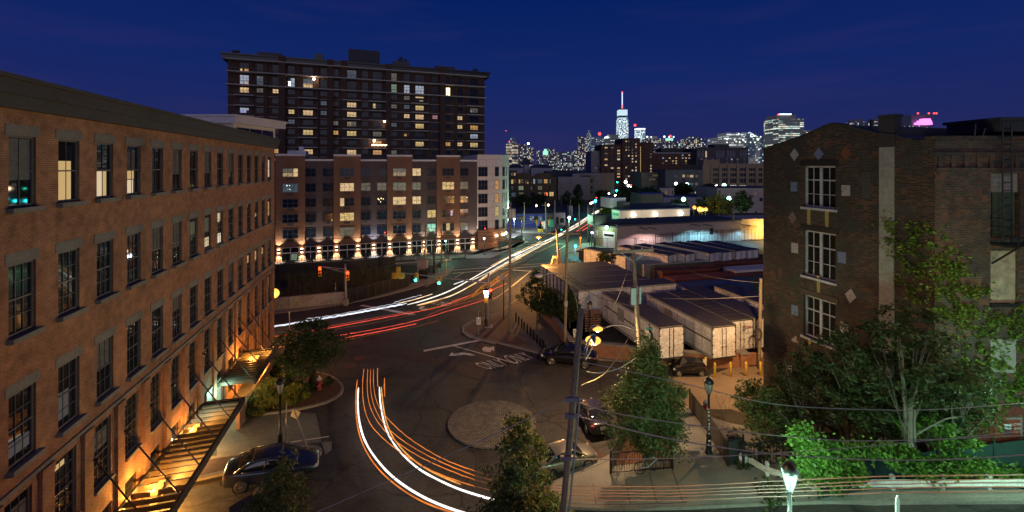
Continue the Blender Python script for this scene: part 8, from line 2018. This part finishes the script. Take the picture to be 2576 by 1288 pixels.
# trees and plants
RN = np.random.default_rng(11)
def leaves(C, size, flat=.35, asp=1.7):
 """many small folded leaf faces at points C"""
 n = len(C); C = np.asarray(C, float)
 d = RN.normal(size=(n, 3)); d[:, 2] *= .6; d /= np.linalg.norm(d, axis=1)[:, None] + 1e-9
 e = RN.normal(size=(n, 3)); e -= (e * d).sum(1)[:, None] * d; e /= np.linalg.norm(e, axis=1)[:, None] + 1e-9
 s = size * RN.uniform(.6, 1.35, n)[:, None]
 V = np.stack([C - d * s * asp / 2, C + e * s / 2, C + d * s * asp / 2, C - e * s / 2], 1).reshape(-1, 3)
 m = MB(); m.v = [tuple(p) for p in V]; m.f = [(4 * i, 4 * i + 1, 4 * i + 2, 4 * i + 3) for i in range(n)]; m.m = [0] * n
 return m
def clumps(cs, rad, per, sq=.75):
 out = []
 for c in cs:
  r = rad * RN.uniform(.6, 1.35); k = int(per * RN.uniform(.6, 1.4)); p = RN.normal(size=(k, 3)); p /= np.linalg.norm(p, axis=1)[:, None] + 1e-9
  p *= (RN.uniform(0, 1, k) ** .45)[:, None] * r; p[:, 2] *= sq; out.append(np.asarray(c) + p)
 return np.concatenate(out)
def crown_pts(base, prof, n, jit=.12):
 """clump centres in a crown given as (height, radius) steps, thicker towards the outside"""
 out = []
 zs = [p[0] for p in prof]; tot = 0
 W = [max(p[1], .05) for p in prof]
 while len(out) < n:
  z = RN.uniform(zs[0], zs[-1]); r = np.interp(z, zs, W)
  if RN.uniform() > (r / max(W)) ** 1.3: continue
  a = RN.uniform(0, 2 * PI); q_ = r * (RN.uniform() ** .5) * (1 + .22 * math.sin(a * 3 + z * 2.1)) * RN.uniform(.85, 1.12)
  out.append((base[0] + q_ * math.cos(a), base[1] + q_ * math.sin(a), base[2] + z))
 return np.array(out)
def tree(label, base, prof, n, per, crad, size, m, trunk=.12, stems=1, bark='bark', group='street trees', branches=14, lean=(0, 0), name='tree', cat='tree', zb=0.0):
 base = Vector(base); t = thing(name, label, cat, base, group=group)
 C = crown_pts((base.x + lean[0], base.y + lean[1], base.z), prof, n)
 b = MB(); zt = prof[-1][0]
 for s in range(stems):
  o = Vector((RN.uniform(-.25, .25), RN.uniform(-.2, .2), 0)) if stems > 1 else Vector((0, 0, 0)); top = Vector((base.x + lean[0] + o.x * 5, base.y + lean[1] + o.y * 4, base.z + zt * .8))
  b.tube([base + o - ZV * .2, base + o + ZV * prof[0][0] * .6 + Vector((.03, .02, 0)), base + o + (top - base - o) * .5, top], [trunk, trunk * .8, trunk * .5, trunk * .15], 8)
  for k in range(branches // stems):
   c = Vector(C[RN.integers(len(C))]); f = RN.uniform(.15, .6); st = (base + o).lerp(top, f);
   if c.z < st.z: c.z = st.z + .2
   b.tube([st, st.lerp(c, .5) + ZV * .1, c], [trunk * .4, trunk * .22, trunk * .08], 5)
 obj('trunk', b, M[bark], t, True)
 obj('crown', leaves(clumps(C, crad, per), size, asp=2.7 if bark == 'palebark' else 1.7), M[m], t)
 return t
def zat(y, p): return EYE - (y - HY) * p.y / F          # height seen at picture row y above a standpoint
p = at(1628, 1172); h = zat(845, p) - p.z
tree('broad pyramidal street tree in the fenced bed right of centre', p, [(h * .14, .3), (h * .2, 1.6), (h * .34, 2.25), (h * .55, 1.85), (h * .75, 1.15), (h * .9, .55), (h, .12)], 420, 80, .46, .08, 'l_pear', .12, branches=26)
def fore(label, x, s, ytop, hb, prof, n, per):
 p = Vector(((x - CX) * s, F * s, 0)); p = gz(p); h = ats(x, ytop, s).z - p.z
 tree(label, p, [(h * a, r) for a, r in prof], n, per, .33, .07, 'l_near', .09, branches=20, group='foreground trees')
fore('blurred pointed tree at the bottom edge left of the leaning pole', 1305, .0127, 1012, 0, [(.2, .9), (.3, 1.75), (.5, 1.6), (.65, 1.2), (.8, .68), (.92, .3), (1, .06)], 290, 80)
fore('small pointed tree at the bottom edge in front of the blue grey sedan', 712, .0127, 1150, 0, [(.2, .5), (.4, 1.35), (.6, 1.15), (.75, .85), (.88, .5), (1, .08)], 190, 75)
p = at(615, 912, .15, 'C4'); h = zat(805, p) - p.z
tree('bushy tree standing in the mulch bed by the mill', p, [(h * .3, .6), (h * .4, 2.0), (h * .6, 2.6), (h * .8, 1.9), (h, .5)], 210, 45, .5, .11, 'l_dark', .11, branches=24, lean=(.5, 0))
for x, yb, ref, yt, w_, lab in ((542, 1225, 'M', 570, .95, 'dark conical tree on the corner pavement, leftmost of the three by the lot wall'), (735, 1270, 'M', 805, .85, 'dark tree in the middle of the three by the lot wall'), (960, 1330, 'M', 850, .62, 'narrow dark tree against the front sideways trailer')):
 p = at(x, yb, .1, ref); X, Y = q(ref, x, yt); h = zat(Y, p) - p.z; k = w_ * 2.2
 tree(lab, p, [(h * .22, .4), (h * .32, k), (h * .5, k * 1.05), (h * .72, k * .6), (h * .9, k * .3), (h, .1)], 130, 45, .5, .12, 'l_dark', .1, branches=12)
# ailanthus thicket against the brick works
def stand(x, s, yt, y0, w_, n, per, lab, m='l_ail', stems=2, size=.075, yb=1150, lean=(0, 0)):
 p = gz(Vector(((x - CX) * s, F * s, 0))); z0, z1 = ats(x, y0, s).z - p.z, ats(x, yt, s).z - p.z; hh = z1 - z0
 tree(lab, p, [(z0, w_ * .6), (z0 + hh * .3, w_), (z0 + hh * .6, w_ * .95), (z0 + hh * .85, w_ * .6), (z1, .15)], int(n * .85), per, .36, size, m, .11, stems, 'palebark', 'thicket trees by the brick works', 18, lean)
stand(2283, .0169, 775, 985, 2.3, 150, 52, 'tallest feathery tree with pale forked trunk before the brick works')
stand(2130, .0186, 835, 1020, 1.5, 110, 50, 'feathery tree left of the forked pale trunk'); stand(2045, .0205, 860, 1060, 1.5, 90, 46, 'thin leafed tree with bare pale branches before the gabled wall', stems=3)
stand(2410, .0168, 930, 1080, 1.5, 90, 46, 'olive leafed tree at the right end of the thicket'); stand(1975, .0222, 885, 1050, .9, 45, 40, 'sparse tree at the left corner of the brick works')
stand(2200, .0180, 960, 1090, 1.7, 110, 45, 'low green bushy tree behind the fence vine'); stand(2350, .0169, 1020, 1110, 1.1, 70, 50, 'low green bush behind the mesh fence on the right', 'l_vine', size=.09)
b = MB(); s = .0160
for pts, r in (((( 800, 270), (770, 262), (560, 262), (450, 272)), .10), (((760, 288), (640, 285), (520, 290)), .08), (((720, 292), (660, 400), (600, 520), (580, 660)), .045), (((600, 520), (585, 600)), .03), (((450, 272), (390, 310)), .04), (((450, 260), (500, 300), (440, 200)), .04), (((650, 410), (650, 500)), .03)):
 b.tube([ats(y, x, s, 'RB3') for x, y in pts], [r * (1 - .18 * k) for k in range(len(pts))], 7)
P0 = ats(265, 770, s, 'RB3'); t = tag(obj('bare_tree', b, M['palebark']), 'pale bare forked trunk with a long branch reaching right', 'tree', 'thicket trees by the brick works')
s = .0200; t = thing('bare_saplings', 'scatter of pale bare stems and twigs left of the forked trunk', 'tree', ats(655, 1180, s, 'RA3'), group='thicket trees by the brick works')
for pts in (((655, 1180), (655, 980)), ((625, 1120), (560, 990), (470, 960)), ((600, 1170), (500, 1060), (410, 1010)), ((410, 1100), (340, 990), (270, 930)), ((700, 720), (690, 540), (700, 470)), ((640, 650), (580, 500), (560, 460)), ((700, 720), (810, 620), (880, 590)), ((510, 780), (480, 690), (380, 650), (320, 600)), ((1060, 870), (980, 780)), ((950, 1150), (800, 1080)), ((1390, 1050), (1310, 930), (1280, 850))):
 obj('stem', MB().tube([ats(x, y, s, 'RA3') for x, y in pts], [.045, .035, .022, .015][:len(pts)], 6), M['palebark'], t)
p = at(858, 745, 0, 'C3'); h = zat(q('C3', 0, 285)[1], p) - p.z
tree('young leafy tree with green leaves against the orange lit lane', p, [(h * .3, .6), (h * .5, 1.25), (h * .75, 1.0), (h, .3)], 55, 40, .34, .1, 'l_pear', .05, branches=14)
p = at(1040, 905, 0, 'C3'); tree('dark green bush at the corner of the brick works', p, [(.2, .9), (.9, 1.5), (1.9, 1.4), (2.8, .7), (3.3, .2)], 80, 46, .4, .1, 'l_pear', .06, branches=8, name='shrub', cat='shrub')
# ivy on the walls
def ivy(label, wall, lines, ref, n, size=.088):
 P = []
 for pts, w_ in lines:
  A = [wall.px(x, y, ref) for x, y in pts]
  L = [math.dist(A[i], A[i + 1]) for i in range(len(A) - 1)]
  for i in range(len(A) - 1):
   k = int(n * L[i] * w_)
   for _ in range(k):
    t = RN.uniform(); a = A[i][0] + (A[i + 1][0] - A[i][0]) * t + RN.normal() * w_ * .42; z = A[i][1] + (A[i + 1][1] - A[i][1]) * t + RN.normal() * w_ * .42
    if noise.noise(Vector((a * 2.2, z * 2.2, 3.1))) < -.12: continue
    P.append(tuple(wall.pt(a, z, .05 + abs(RN.normal()) * .07)))
 tag(obj('ivy', leaves(P, size), M['l_ivy']), label, 'ivy', 'ivy on the brick works')
ivy('ivy spreading over the gabled wall right of the rendered flue', WA, [(((60, 80), (160, 150), (160, 320)), .5), (((200, 180), (330, 250), (520, 330)), 1.1), (((230, 420), (300, 520), (480, 620), (540, 700)), .5), (((200, 650), (330, 780), (430, 780), (560, 760)), .35), (((330, 800), (450, 930), (560, 1000)), .35), (((400, 480), (560, 560)), .6), (((420, 230), (560, 300), (610, 190)), .6)], 'RB2', 300)
ivy('ivy climbing the front wall towards the boarded window', WB, [(((600, 380), (720, 420), (800, 500)), 1.0), (((620, 600), (760, 560), (880, 620), (1000, 760)), .7), (((600, 720), (700, 780), (620, 950)), 1.0), (((720, 700), (860, 830), (1000, 900)), .6), (((860, 900), (1050, 820), (1200, 800)), .4), (((650, 950), (820, 1000), (1000, 960), (1080, 1060)), .6), (((600, 1040), (800, 1130), (950, 1000)), .45), (((900, 1180), (1100, 1130), (1280, 1080), (1400, 1120), (1535, 1050)), .6), (((1480, 900), (1440, 960), (1530, 1000)), .3), (((1200, 1250), (1350, 1200), (1530, 1230)), .8)], 'RB2', 300)
ivy('yellowish ivy over the lower front wall round the rendered panel', WB, [(((650, 20), (800, 120), (900, 220), (1030, 320)), .9), (((780, 240), (700, 330), (850, 420)), .9), (((1000, 250), (1080, 120), (1060, 20)), .7), (((1030, 330), (1100, 420), (950, 480)), .8), (((760, 450), (800, 600), (900, 640)), .7), (((880, 380), (1000, 420), (1100, 380)), .8), (((600, 150), (700, 220)), .7)], 'RB3', 300)
# vine on the mesh fence and ground cover
P = []; s = .0163
for pts, w_, n in ((((370, 815), (420, 900), (470, 930), (560, 900)), .55, 700), (((430, 930), (520, 1000), (600, 1090)), .6, 900), (((560, 900), (700, 900), (800, 920), (900, 900), (1080, 930)), .3, 900), (((700, 960), (740, 1040), (720, 1090)), .25, 300), (((900, 920), (960, 980), (1080, 1020), (1200, 1080)), .35, 600), (((1060, 930), (1080, 1000), (1250, 960)), .22, 300), (((1250, 1060), (1350, 1010), (1450, 1000), (1600, 1060), (1741, 1050)), .35, 900), (((1330, 970), (1500, 1020)), .3, 400), (((480, 980), (620, 1000), (660, 1060)), .4, 600), (((330, 800), (400, 790)), .4, 300), (((300, 1000), (400, 1020), (450, 1080)), .4, 400)):
 A = [ats(2950 * KD + x / 1.5192 * KD, 1200 * KD + y / 1.5192 * KD, s) for x, y in pts]
 for _ in range(int(n * 1.5)):
  i = RN.integers(len(A) - 1); v = A[i].lerp(A[i + 1], RN.uniform()); c = v + Vector((RN.normal() * w_ * .5, -abs(RN.normal()) * .18 + .05, RN.normal() * w_ * .5))
  P.append(tuple(c))
tag(obj('vine', leaves(P, .1), M['l_vine']), 'bright green vine tumbling over the mesh fence behind the lit lantern', 'vine')
P = []
for _ in range(9000):
 x = RN.uniform(9.5, 24); y = RN.uniform(18.2, 27)
 if noise.noise(Vector((x * .6, y * .6, 1))) < -.05 or not (x > 10.5 + (y - 18) * .2): continue
 P.append((x, y, g(x, y) + abs(RN.normal()) * .22 + .04))
tag(obj('undergrowth', leaves(P, .12), M['l_ail']), kind='stuff')
def blades(pts, h, m, name):
 b = MB()
 for x, y, z in pts:
  a = RN.uniform(0, 2 * PI); k = h * RN.uniform(.5, 1.3); w_ = .035 * h; dx, dy = math.cos(a), math.sin(a); l = RN.uniform(.1, .45) * k
  b.add([(x - dy * w_, y + dx * w_, z), (x + dy * w_, y - dx * w_, z), (x + dx * l, y + dy * l, z + k)], [(0, 1, 2)])
 return tag(obj(name, b, M[m]), kind='stuff')
A0, A1, B0, B1 = at(-80, 470, 0, 'G1'), at(1480, 225, 0, 'G1'), at(-120, 1040, 0, 'MB'), at(1050, 945, 0, 'MB')
pts = []
for _ in range(14000):
 u, v = RN.uniform(), RN.uniform(.03, .97); p = A0.lerp(A1, u).lerp(B0.lerp(B1, u), v);
 if noise.noise(p * .25) > -.25: pts.append((p.x, p.y, 0))
blades(pts, 1.15, 'grass', 'weeds')
tag(obj('weedy_ground', MB().add([(A0.x, A0.y, .03), (A1.x, A1.y, .03), (B1.x, B1.y, .03), (B0.x, B0.y, .03)], [(0, 1, 2, 3)]), M['soil']), kind='structure')
pts = []
for _ in range(2600):
 x, y = RN.uniform(10, 17), RN.uniform(24, 33); p = (x, y, g(x, y)); xx = CX + F * x / y
 if 1800 < xx < 1960: pts.append(p)
blades(pts, .28, 'grass', 'rough_grass')
# planted bed by the mill
def shrub(label, x, y, ref, r, hgt, m, n=40, per=70, size=.07):
 p = at(x, y, .16, ref); t = thing('shrub', label, 'shrub', p, group='shrubs in the mulch bed')
 C = crown_pts(p, [(.05, r * .8), (hgt * .5, r), (hgt, r * .4)], n); obj('foliage', leaves(clumps(C, r * .35, per), size), M[m], t)
 b = MB()
 for k in range(5): b.tube([p, p + Vector((RN.normal() * r * .3, RN.normal() * r * .3, hgt * .7))], [.03, .01], 5)
 obj('stems', b, M['bark'], t)
shrub('tall yellow green flowering shrub in the bed left of the lamp post', 210, 1095, 'C4', 1.15, 2.1, 'l_bed', 60); shrub('round clipped dark green shrub at the near left end of the bed', 60, 1165, 'C4', .62, 1.2, 'l_pear', 40, 90)
shrub('yellowish shrub right of the lamp post', 470, 1040, 'C4', 1.0, 1.3, 'l_bed', 45); shrub('green spreading shrub by the bed tree trunk', 560, 1000, 'C4', .9, .9, 'l_pear', 35); shrub('dark shrub behind the yellow flowering shrub', 380, 900, 'C4', 1.2, 1.3, 'l_dark', 45)
for k, (x, y) in enumerate(((140, 1010), (210, 900), (270, 800), (300, 720), (330, 660))): shrub('low clipped hedge ball along the garden wall, %s from the front' % ORD[k], x, y, 'C4', .7, .95, 'l_pear' if k < 1 else 'l_dark', 28, 70)
shrub('small dark shrub right of the hydrant in the bed', 890, 835, 'C4', .45, .7, 'l_dark', 16); shrub('small dark shrub left of the hydrant in the bed', 730, 880, 'C4', .4, .6, 'l_dark', 14); shrub('grey green tuft behind the bed tree', 655, 910, 'C4', .45, .7, 'l_pear', 16)
p = at(714, 810, .15, 'C4'); tag(obj('dark_post', MB().box(p + ZV * .9, (.42, .42, 1.9)), M['black']), 'square black post behind the bed tree trunk', 'post')
# trees of the middle distance
def ftree(label, x, yb, yt, w_, ref, m, s=None, n=50, per=30):
 X, Y = q(ref, x, yb); s = s or EYE / (Y - HY); h = (Y - q(ref, x, yt)[1]) * s; r = w_ * KD / CROP[ref][2] * s / 2; z0 = EYE - (Y - HY) * s; p = Vector(((X - CX) * s, F * s, max(0, z0)))
 tree(label, p, [(h * .16, r * .5), (h * .35, r), (h * .65, r * .95), (h * .88, r * .55), (h, r * .15)], n, per, r * .34, r * .13, m, max(.12, r * .06), branches=8, group='trees of the middle distance')
ftree('bright green lit bush at the avenue edge beside the pale depot', 275, 610, 410, 190, 'W', 'l_vine', n=45, per=40); ftree('round street tree lit green in front of the tan hall', 2255, 600, 230, 260, 'W', 'l_pear', s=158 / F, n=80); ftree('yellow green lit tree right of the orange yard lamps', 1905, 615, 290, 330, 'W', 'l_bed', s=152 / F, n=80)
ftree('tree lit green above the orange yard lamps', 1720, 610, 285, 250, 'W', 'l_pear', s=160 / F, n=60); ftree('green lit tree before the pale hall under the mint floodlight', 1365, 500, 330, 230, 'W', 'l_pear', s=164 / F, n=50)
ftree('dark wide tree mass right of the avenue, nearest', 640, 400, 195, 420, 'W', 'l_dark', s=185 / F, n=80); ftree('dark wide tree mass right of the avenue, farther right', 900, 400, 200, 400, 'W', 'l_dark', s=186 / F, n=80); ftree('dark tree before the grey apartment house', 1370, 290, 140, 320, 'W', 'l_dark', s=205 / F, n=60); ftree('dark tree before the foot of the tan loft', 1770, 290, 130, 240, 'W', 'l_dark', s=200 / F, n=60); ftree('dark bush at the kerb under the far cyan signal', 430, 470, 330, 120, 'W', 'l_dark', n=30)
ftree('dark conifer shaped tree before the blank grey warehouse', 1430, 500, 190, 200, 'N', 'l_dark', s=215 / F, n=60); ftree('dark broad tree behind the blue tyre shop, left', 480, 640, 405, 330, 'N', 'l_dark', s=185 / F, n=60); ftree('dark broad tree behind the blue tyre shop, right', 780, 600, 400, 260, 'N', 'l_dark', s=205 / F, n=50); ftree('dark tree by the foot of the blank grey warehouse', 1230, 560, 310, 220, 'N', 'l_dark', s=200 / F, n=50); ftree('dark hedge of trees along the left of the avenue', 1400, 560, 400, 260, 'N', 'l_dark', s=195 / F, n=50); ftree('dark tree at the foot of the brown corner house', 1830, 430, 300, 260, 'N', 'l_dark', s=250 / F, n=50)
ftree('small dark tree over the RECYCLE trailer', 650, 345, 225, 230, 'L', 'l_dark', s=71 / F, n=26); ftree('tuft of weeds at the foot of the cyan corner signal', 320, 385, 325, 170, 'L', 'l_bed', n=20)
# light trails of passing cars, strung through the air at lamp height
def em(n, c, s):
 m = M[n] = emis(n, c, s, True); t = m.node_tree; a = _n(t, 'ShaderNodeTexCoord'); z = _n(t, 'ShaderNodeTexNoise'); z.inputs['Scale'].default_value = .9; z.inputs['Detail'].default_value = 4; z.inputs['Roughness'].default_value = .7
 r = _n(t, 'ShaderNodeMapRange'); r.inputs[1].default_value = .3; r.inputs[2].default_value = .7; r.inputs[3].default_value = s * .45; r.inputs[4].default_value = s * 1.35
 t.links.new(a.outputs['Object'], z.inputs['Vector']); t.links.new(z.outputs['Fac'], r.inputs[0]); t.links.new(r.outputs[0], t.nodes['Principled BSDF'].inputs['Emission Strength'])
em('t_head', (1.0, .93, .86), 1.9); em('t_white', (1.0, .88, .76), 1.5); em('t_warm', (1.0, .74, .45), 1.4); em('t_cool', (.8, .86, 1.0), 1.5); em('t_cool2', (.6, .62, .66), .8); em('t_org', (1.0, .25, .035), 1.0); em('t_org2', (1.0, .3, .08), .22); em('t_red', (1.0, .09, .05), 1.15); em('t_red2', (.9, .08, .05), .45); em('t_gold', (1.0, .42, .07), 1.0)
def trail(label, segs, r, m, dz=.7, wob=.0, sm=True):
 P = []
 for sg in segs:
  ref = sg[0]; P += [at(x, y, dz, ref) for x, y in sg[1:]]
 pp = smooth([(p.x, p.y) for p in P], 3, False) if sm else [(p.x, p.y) for p in P]
 L = [0.0]
 out = []
 run = 0
 for i, (x, y) in enumerate(pp):
  if i: run += math.dist(pp[i], pp[i - 1])
  out.append(Vector((x, y, g(x, y) + dz + wob * math.sin(run * 7.0))))
 if wob:
  o2 = []
  for i in range(len(out) - 1):
   k = max(1, min(12, int((out[i + 1] - out[i]).length / .22)))
   for j in range(k): v = out[i].lerp(out[i + 1], j / k); run2 = i + j / k; o2.append(v + ZV * wob * .7 * math.sin(run2 * 5.1 + 2 * math.sin(run2 * 1.3)))
  out = o2 + [out[-1]]
 n = len(out); s = [max(1.0, p.y / 70) * min(1, .3 + 12 * min(i, n - 1 - i) / n) for i, p in enumerate(out)]
 return tag(obj('light_trail', MB().tube(out, [r * k for k in s], 6), M[m]), label, 'light trail', 'light trails of passing cars')
A1_ = [('R', (415, 1188), (640, 1130), (900, 1040), (1100, 940), (1230, 860), (1450, 735), (1650, 618), (1740, 570), (1932, 480)), ('M', (180, 430), (460, 290), (700, 185), (780, 142), (900, 82)), ('N', (1260, 925), (1450, 815), (1690, 655), (1960, 495))]
trail('white light trail, upper of the long pair sweeping up the avenue', A1_, .075, 't_white')
trail('white light trail, lower of the long pair sweeping up the avenue', [('R', (540, 1195), (930, 1095), (1080, 1030), (1300, 905), (1460, 790), (1700, 650), (1932, 535)), ('M', (200, 470), (460, 340), (700, 215), (900, 105)), ('N', (1310, 940), (1440, 870), (1690, 690), (1940, 520))], .07, 't_warm')
trail('thin white light trail between the long pair on the avenue', [('R', (1200, 895), (1450, 780), (1640, 670), (1932, 508)), ('M', (200, 452), (460, 318), (700, 200)), ('N', (1280, 950), (1690, 672), (1950, 505))], .035, 't_white')
trail('orange light trail along the upper edge of the avenue pair', [('M', (-60, 530), (180, 408), (300, 342), (600, 208))], .07, 't_gold'); trail('gold light trail under the lower edge of the avenue pair', [('R', (560, 1200), (920, 1104), (1300, 915), (1460, 812), (1700, 672), (1932, 560)), ('M', (200, 490), (420, 370), (680, 210))], .05, 't_gold')
trail('short white light trail above the start of the long pair', [('R', (1015, 925), (1100, 895), (1190, 862))], .05, 't_cool'); trail('thin warm trail left of the start of the long pair', [('R', (300, 1170), (500, 1125), (740, 1050))], .05, 't_warm', sm=True)
trail('bluish white thick light trail passing behind the bed tree', [('G1', (150, 612), (540, 548), (900, 490), (1200, 435), (1470, 382))], .085, 't_cool', wob=.03); trail('thin bluish light trail above the thick bluish one', [('G1', (530, 528), (800, 494), (1200, 415), (1390, 378))], .045, 't_cool2', wob=.03); trail('faint grey light trail at the top of the bluish group', [('G1', (1350, 375), (1450, 345), (1610, 303))], .05, 't_cool2', wob=.03)
for l, sg, r, m in (('red light trail, longest, running from the mill corner to the median', [(150, 705), (520, 655), (900, 585), (1300, 510), (1650, 445), (1800, 410), (2080, 300)], .06, 't_red'), ('red light trail just above the longest red one', [(690, 608), (1000, 550), (1520, 455)], .05, 't_red2'), ('red light trail below the longest red one, reaching the signal mast', [(815, 687), (1200, 622), (1560, 548), (1900, 440), (2290, 325)], .05, 't_red'), ('bright red light trail, lowest, ending before the cobbled median', [(890, 705), (1240, 642), (1560, 574)], .07, 't_red'), ('red light trail behind the bed tree, lowest at the left', [(235, 797), (440, 775), (660, 745)], .055, 't_red'), ('thin red light trail crossing behind the signal mast to the right', [(1650, 500), (1900, 400), (2150, 345), (2220, 322)], .04, 't_red2'), ('red light trail right of the signal mast by the camera post', [(2230, 275), (2320, 235), (2405, 195)], .06, 't_red'), ('faint red trail above the one by the camera post', [(2220, 235), (2320, 185)], .05, 't_red2'), ('faint red light trail over the yellow median lines', [(1890, 360), (2010, 325), (2090, 295)], .05, 't_red2')):
 trail(l, [('G1', *sg)], r * .62, m, .75, .012)
trail('upper far red light trail beside the avenue', [('N', (1395, 972), (1640, 812), (1800, 690))], .06, 't_red'); trail('lower far red light trail beside the avenue', [('N', (1490, 962), (1690, 840), (1815, 712))], .06, 't_red')
# the turning car in front: two headlamps, marker lamps
trail('thick white headlight trail, left of the pair curving to the bottom edge', [('G2', (1365, 215), (1358, 300), (1362, 450), (1390, 600), (1440, 720), (1530, 850), (1650, 980), (1800, 1090), (1980, 1190), (2200, 1275), (2500, 1360))], .055, 't_head'); trail('thick white headlight trail, right of the pair curving behind the pointed tree', [('G2', (1545, 210), (1550, 330), (1575, 480), (1610, 600), (1680, 720), (1780, 830), (1900, 930), (2050, 1010), (2200, 1080), (2380, 1140), (2600, 1200))], .047, 't_head')
TAIL = lambda ys: [('C2', (650, ys[0])), ('C2', (2012, ys[1]))]
for l, pts, yy in (('first', [(1412, 52), (1397, 200), (1408, 380), (1460, 530), (1560, 640), (1680, 740), (1830, 840), (1980, 925), (2120, 985), (2369, 1068)], (1145, 1160)), ('second', [(1445, 55), (1438, 200), (1450, 340), (1500, 470), (1590, 590), (1700, 690), (1850, 790), (2050, 890), (2369, 1012)], (1100, 1110)), ('third', [(1470, 55), (1465, 200), (1485, 340), (1540, 470), (1620, 570), (1740, 670), (1900, 770), (2100, 870), (2369, 975)], (1065, 1075)),
    ('fourth', [(1495, 55), (1492, 190), (1515, 330), (1570, 430), (1660, 530), (1770, 630), (1930, 740), (2130, 850), (2369, 935)], (1035, 1040))):
 trail('thin orange marker light trail of the turning truck, %s from left at its top' % l, [('G2', *pts)], .02, 't_org', 2.1, .007)
 trail('faint orange light trail over the foreground pavement, continuing the %s turning one' % l, [('G2', *pts[-1:]), ('C2', (650, yy[0]), (1300, (yy[0] + yy[1]) / 2), (2012, yy[1])), (None, (2200, {'first': 1249, 'second': 1238, 'third': 1228, 'fourth': 1219}[l]), (2640, {'first': 1236, 'second': 1224, 'third': 1213, 'fourth': 1204}[l]))], .016, 't_org2', 2.1, .007)
trail('thin orange marker light trail ending at the right headlight trail', [('G2', (1530, 48), (1528, 130), (1532, 210))], .02, 't_org', 2.1, .007); trail('uppermost orange light trail crossing the foreground pavement to the right edge', [('C2', (480, 978), (650, 990), (1300, 994), (2012, 995)), (None, (2200, 1207), (2640, 1193))], .018, 't_org2', 2.1, .007)
trail('orange light trail hugging the left headlight trail', [('G2', (1355, 148), (1340, 290), (1345, 480), (1375, 640), (1440, 790), (1560, 950), (1730, 1090), (1930, 1210), (2200, 1300))], .035, 't_org'); trail('gold light trail hugging the right headlight trail', [('G2', (1562, 208), (1575, 360), (1600, 500), (1650, 630), (1740, 750), (1860, 860), (2040, 965), (2250, 1050))], .04, 't_gold'); trail('short double orange trail above the right headlight trail', [('G2', (1590, 132), (1588, 200), (1592, 295))], .045, 't_org', sm=False)
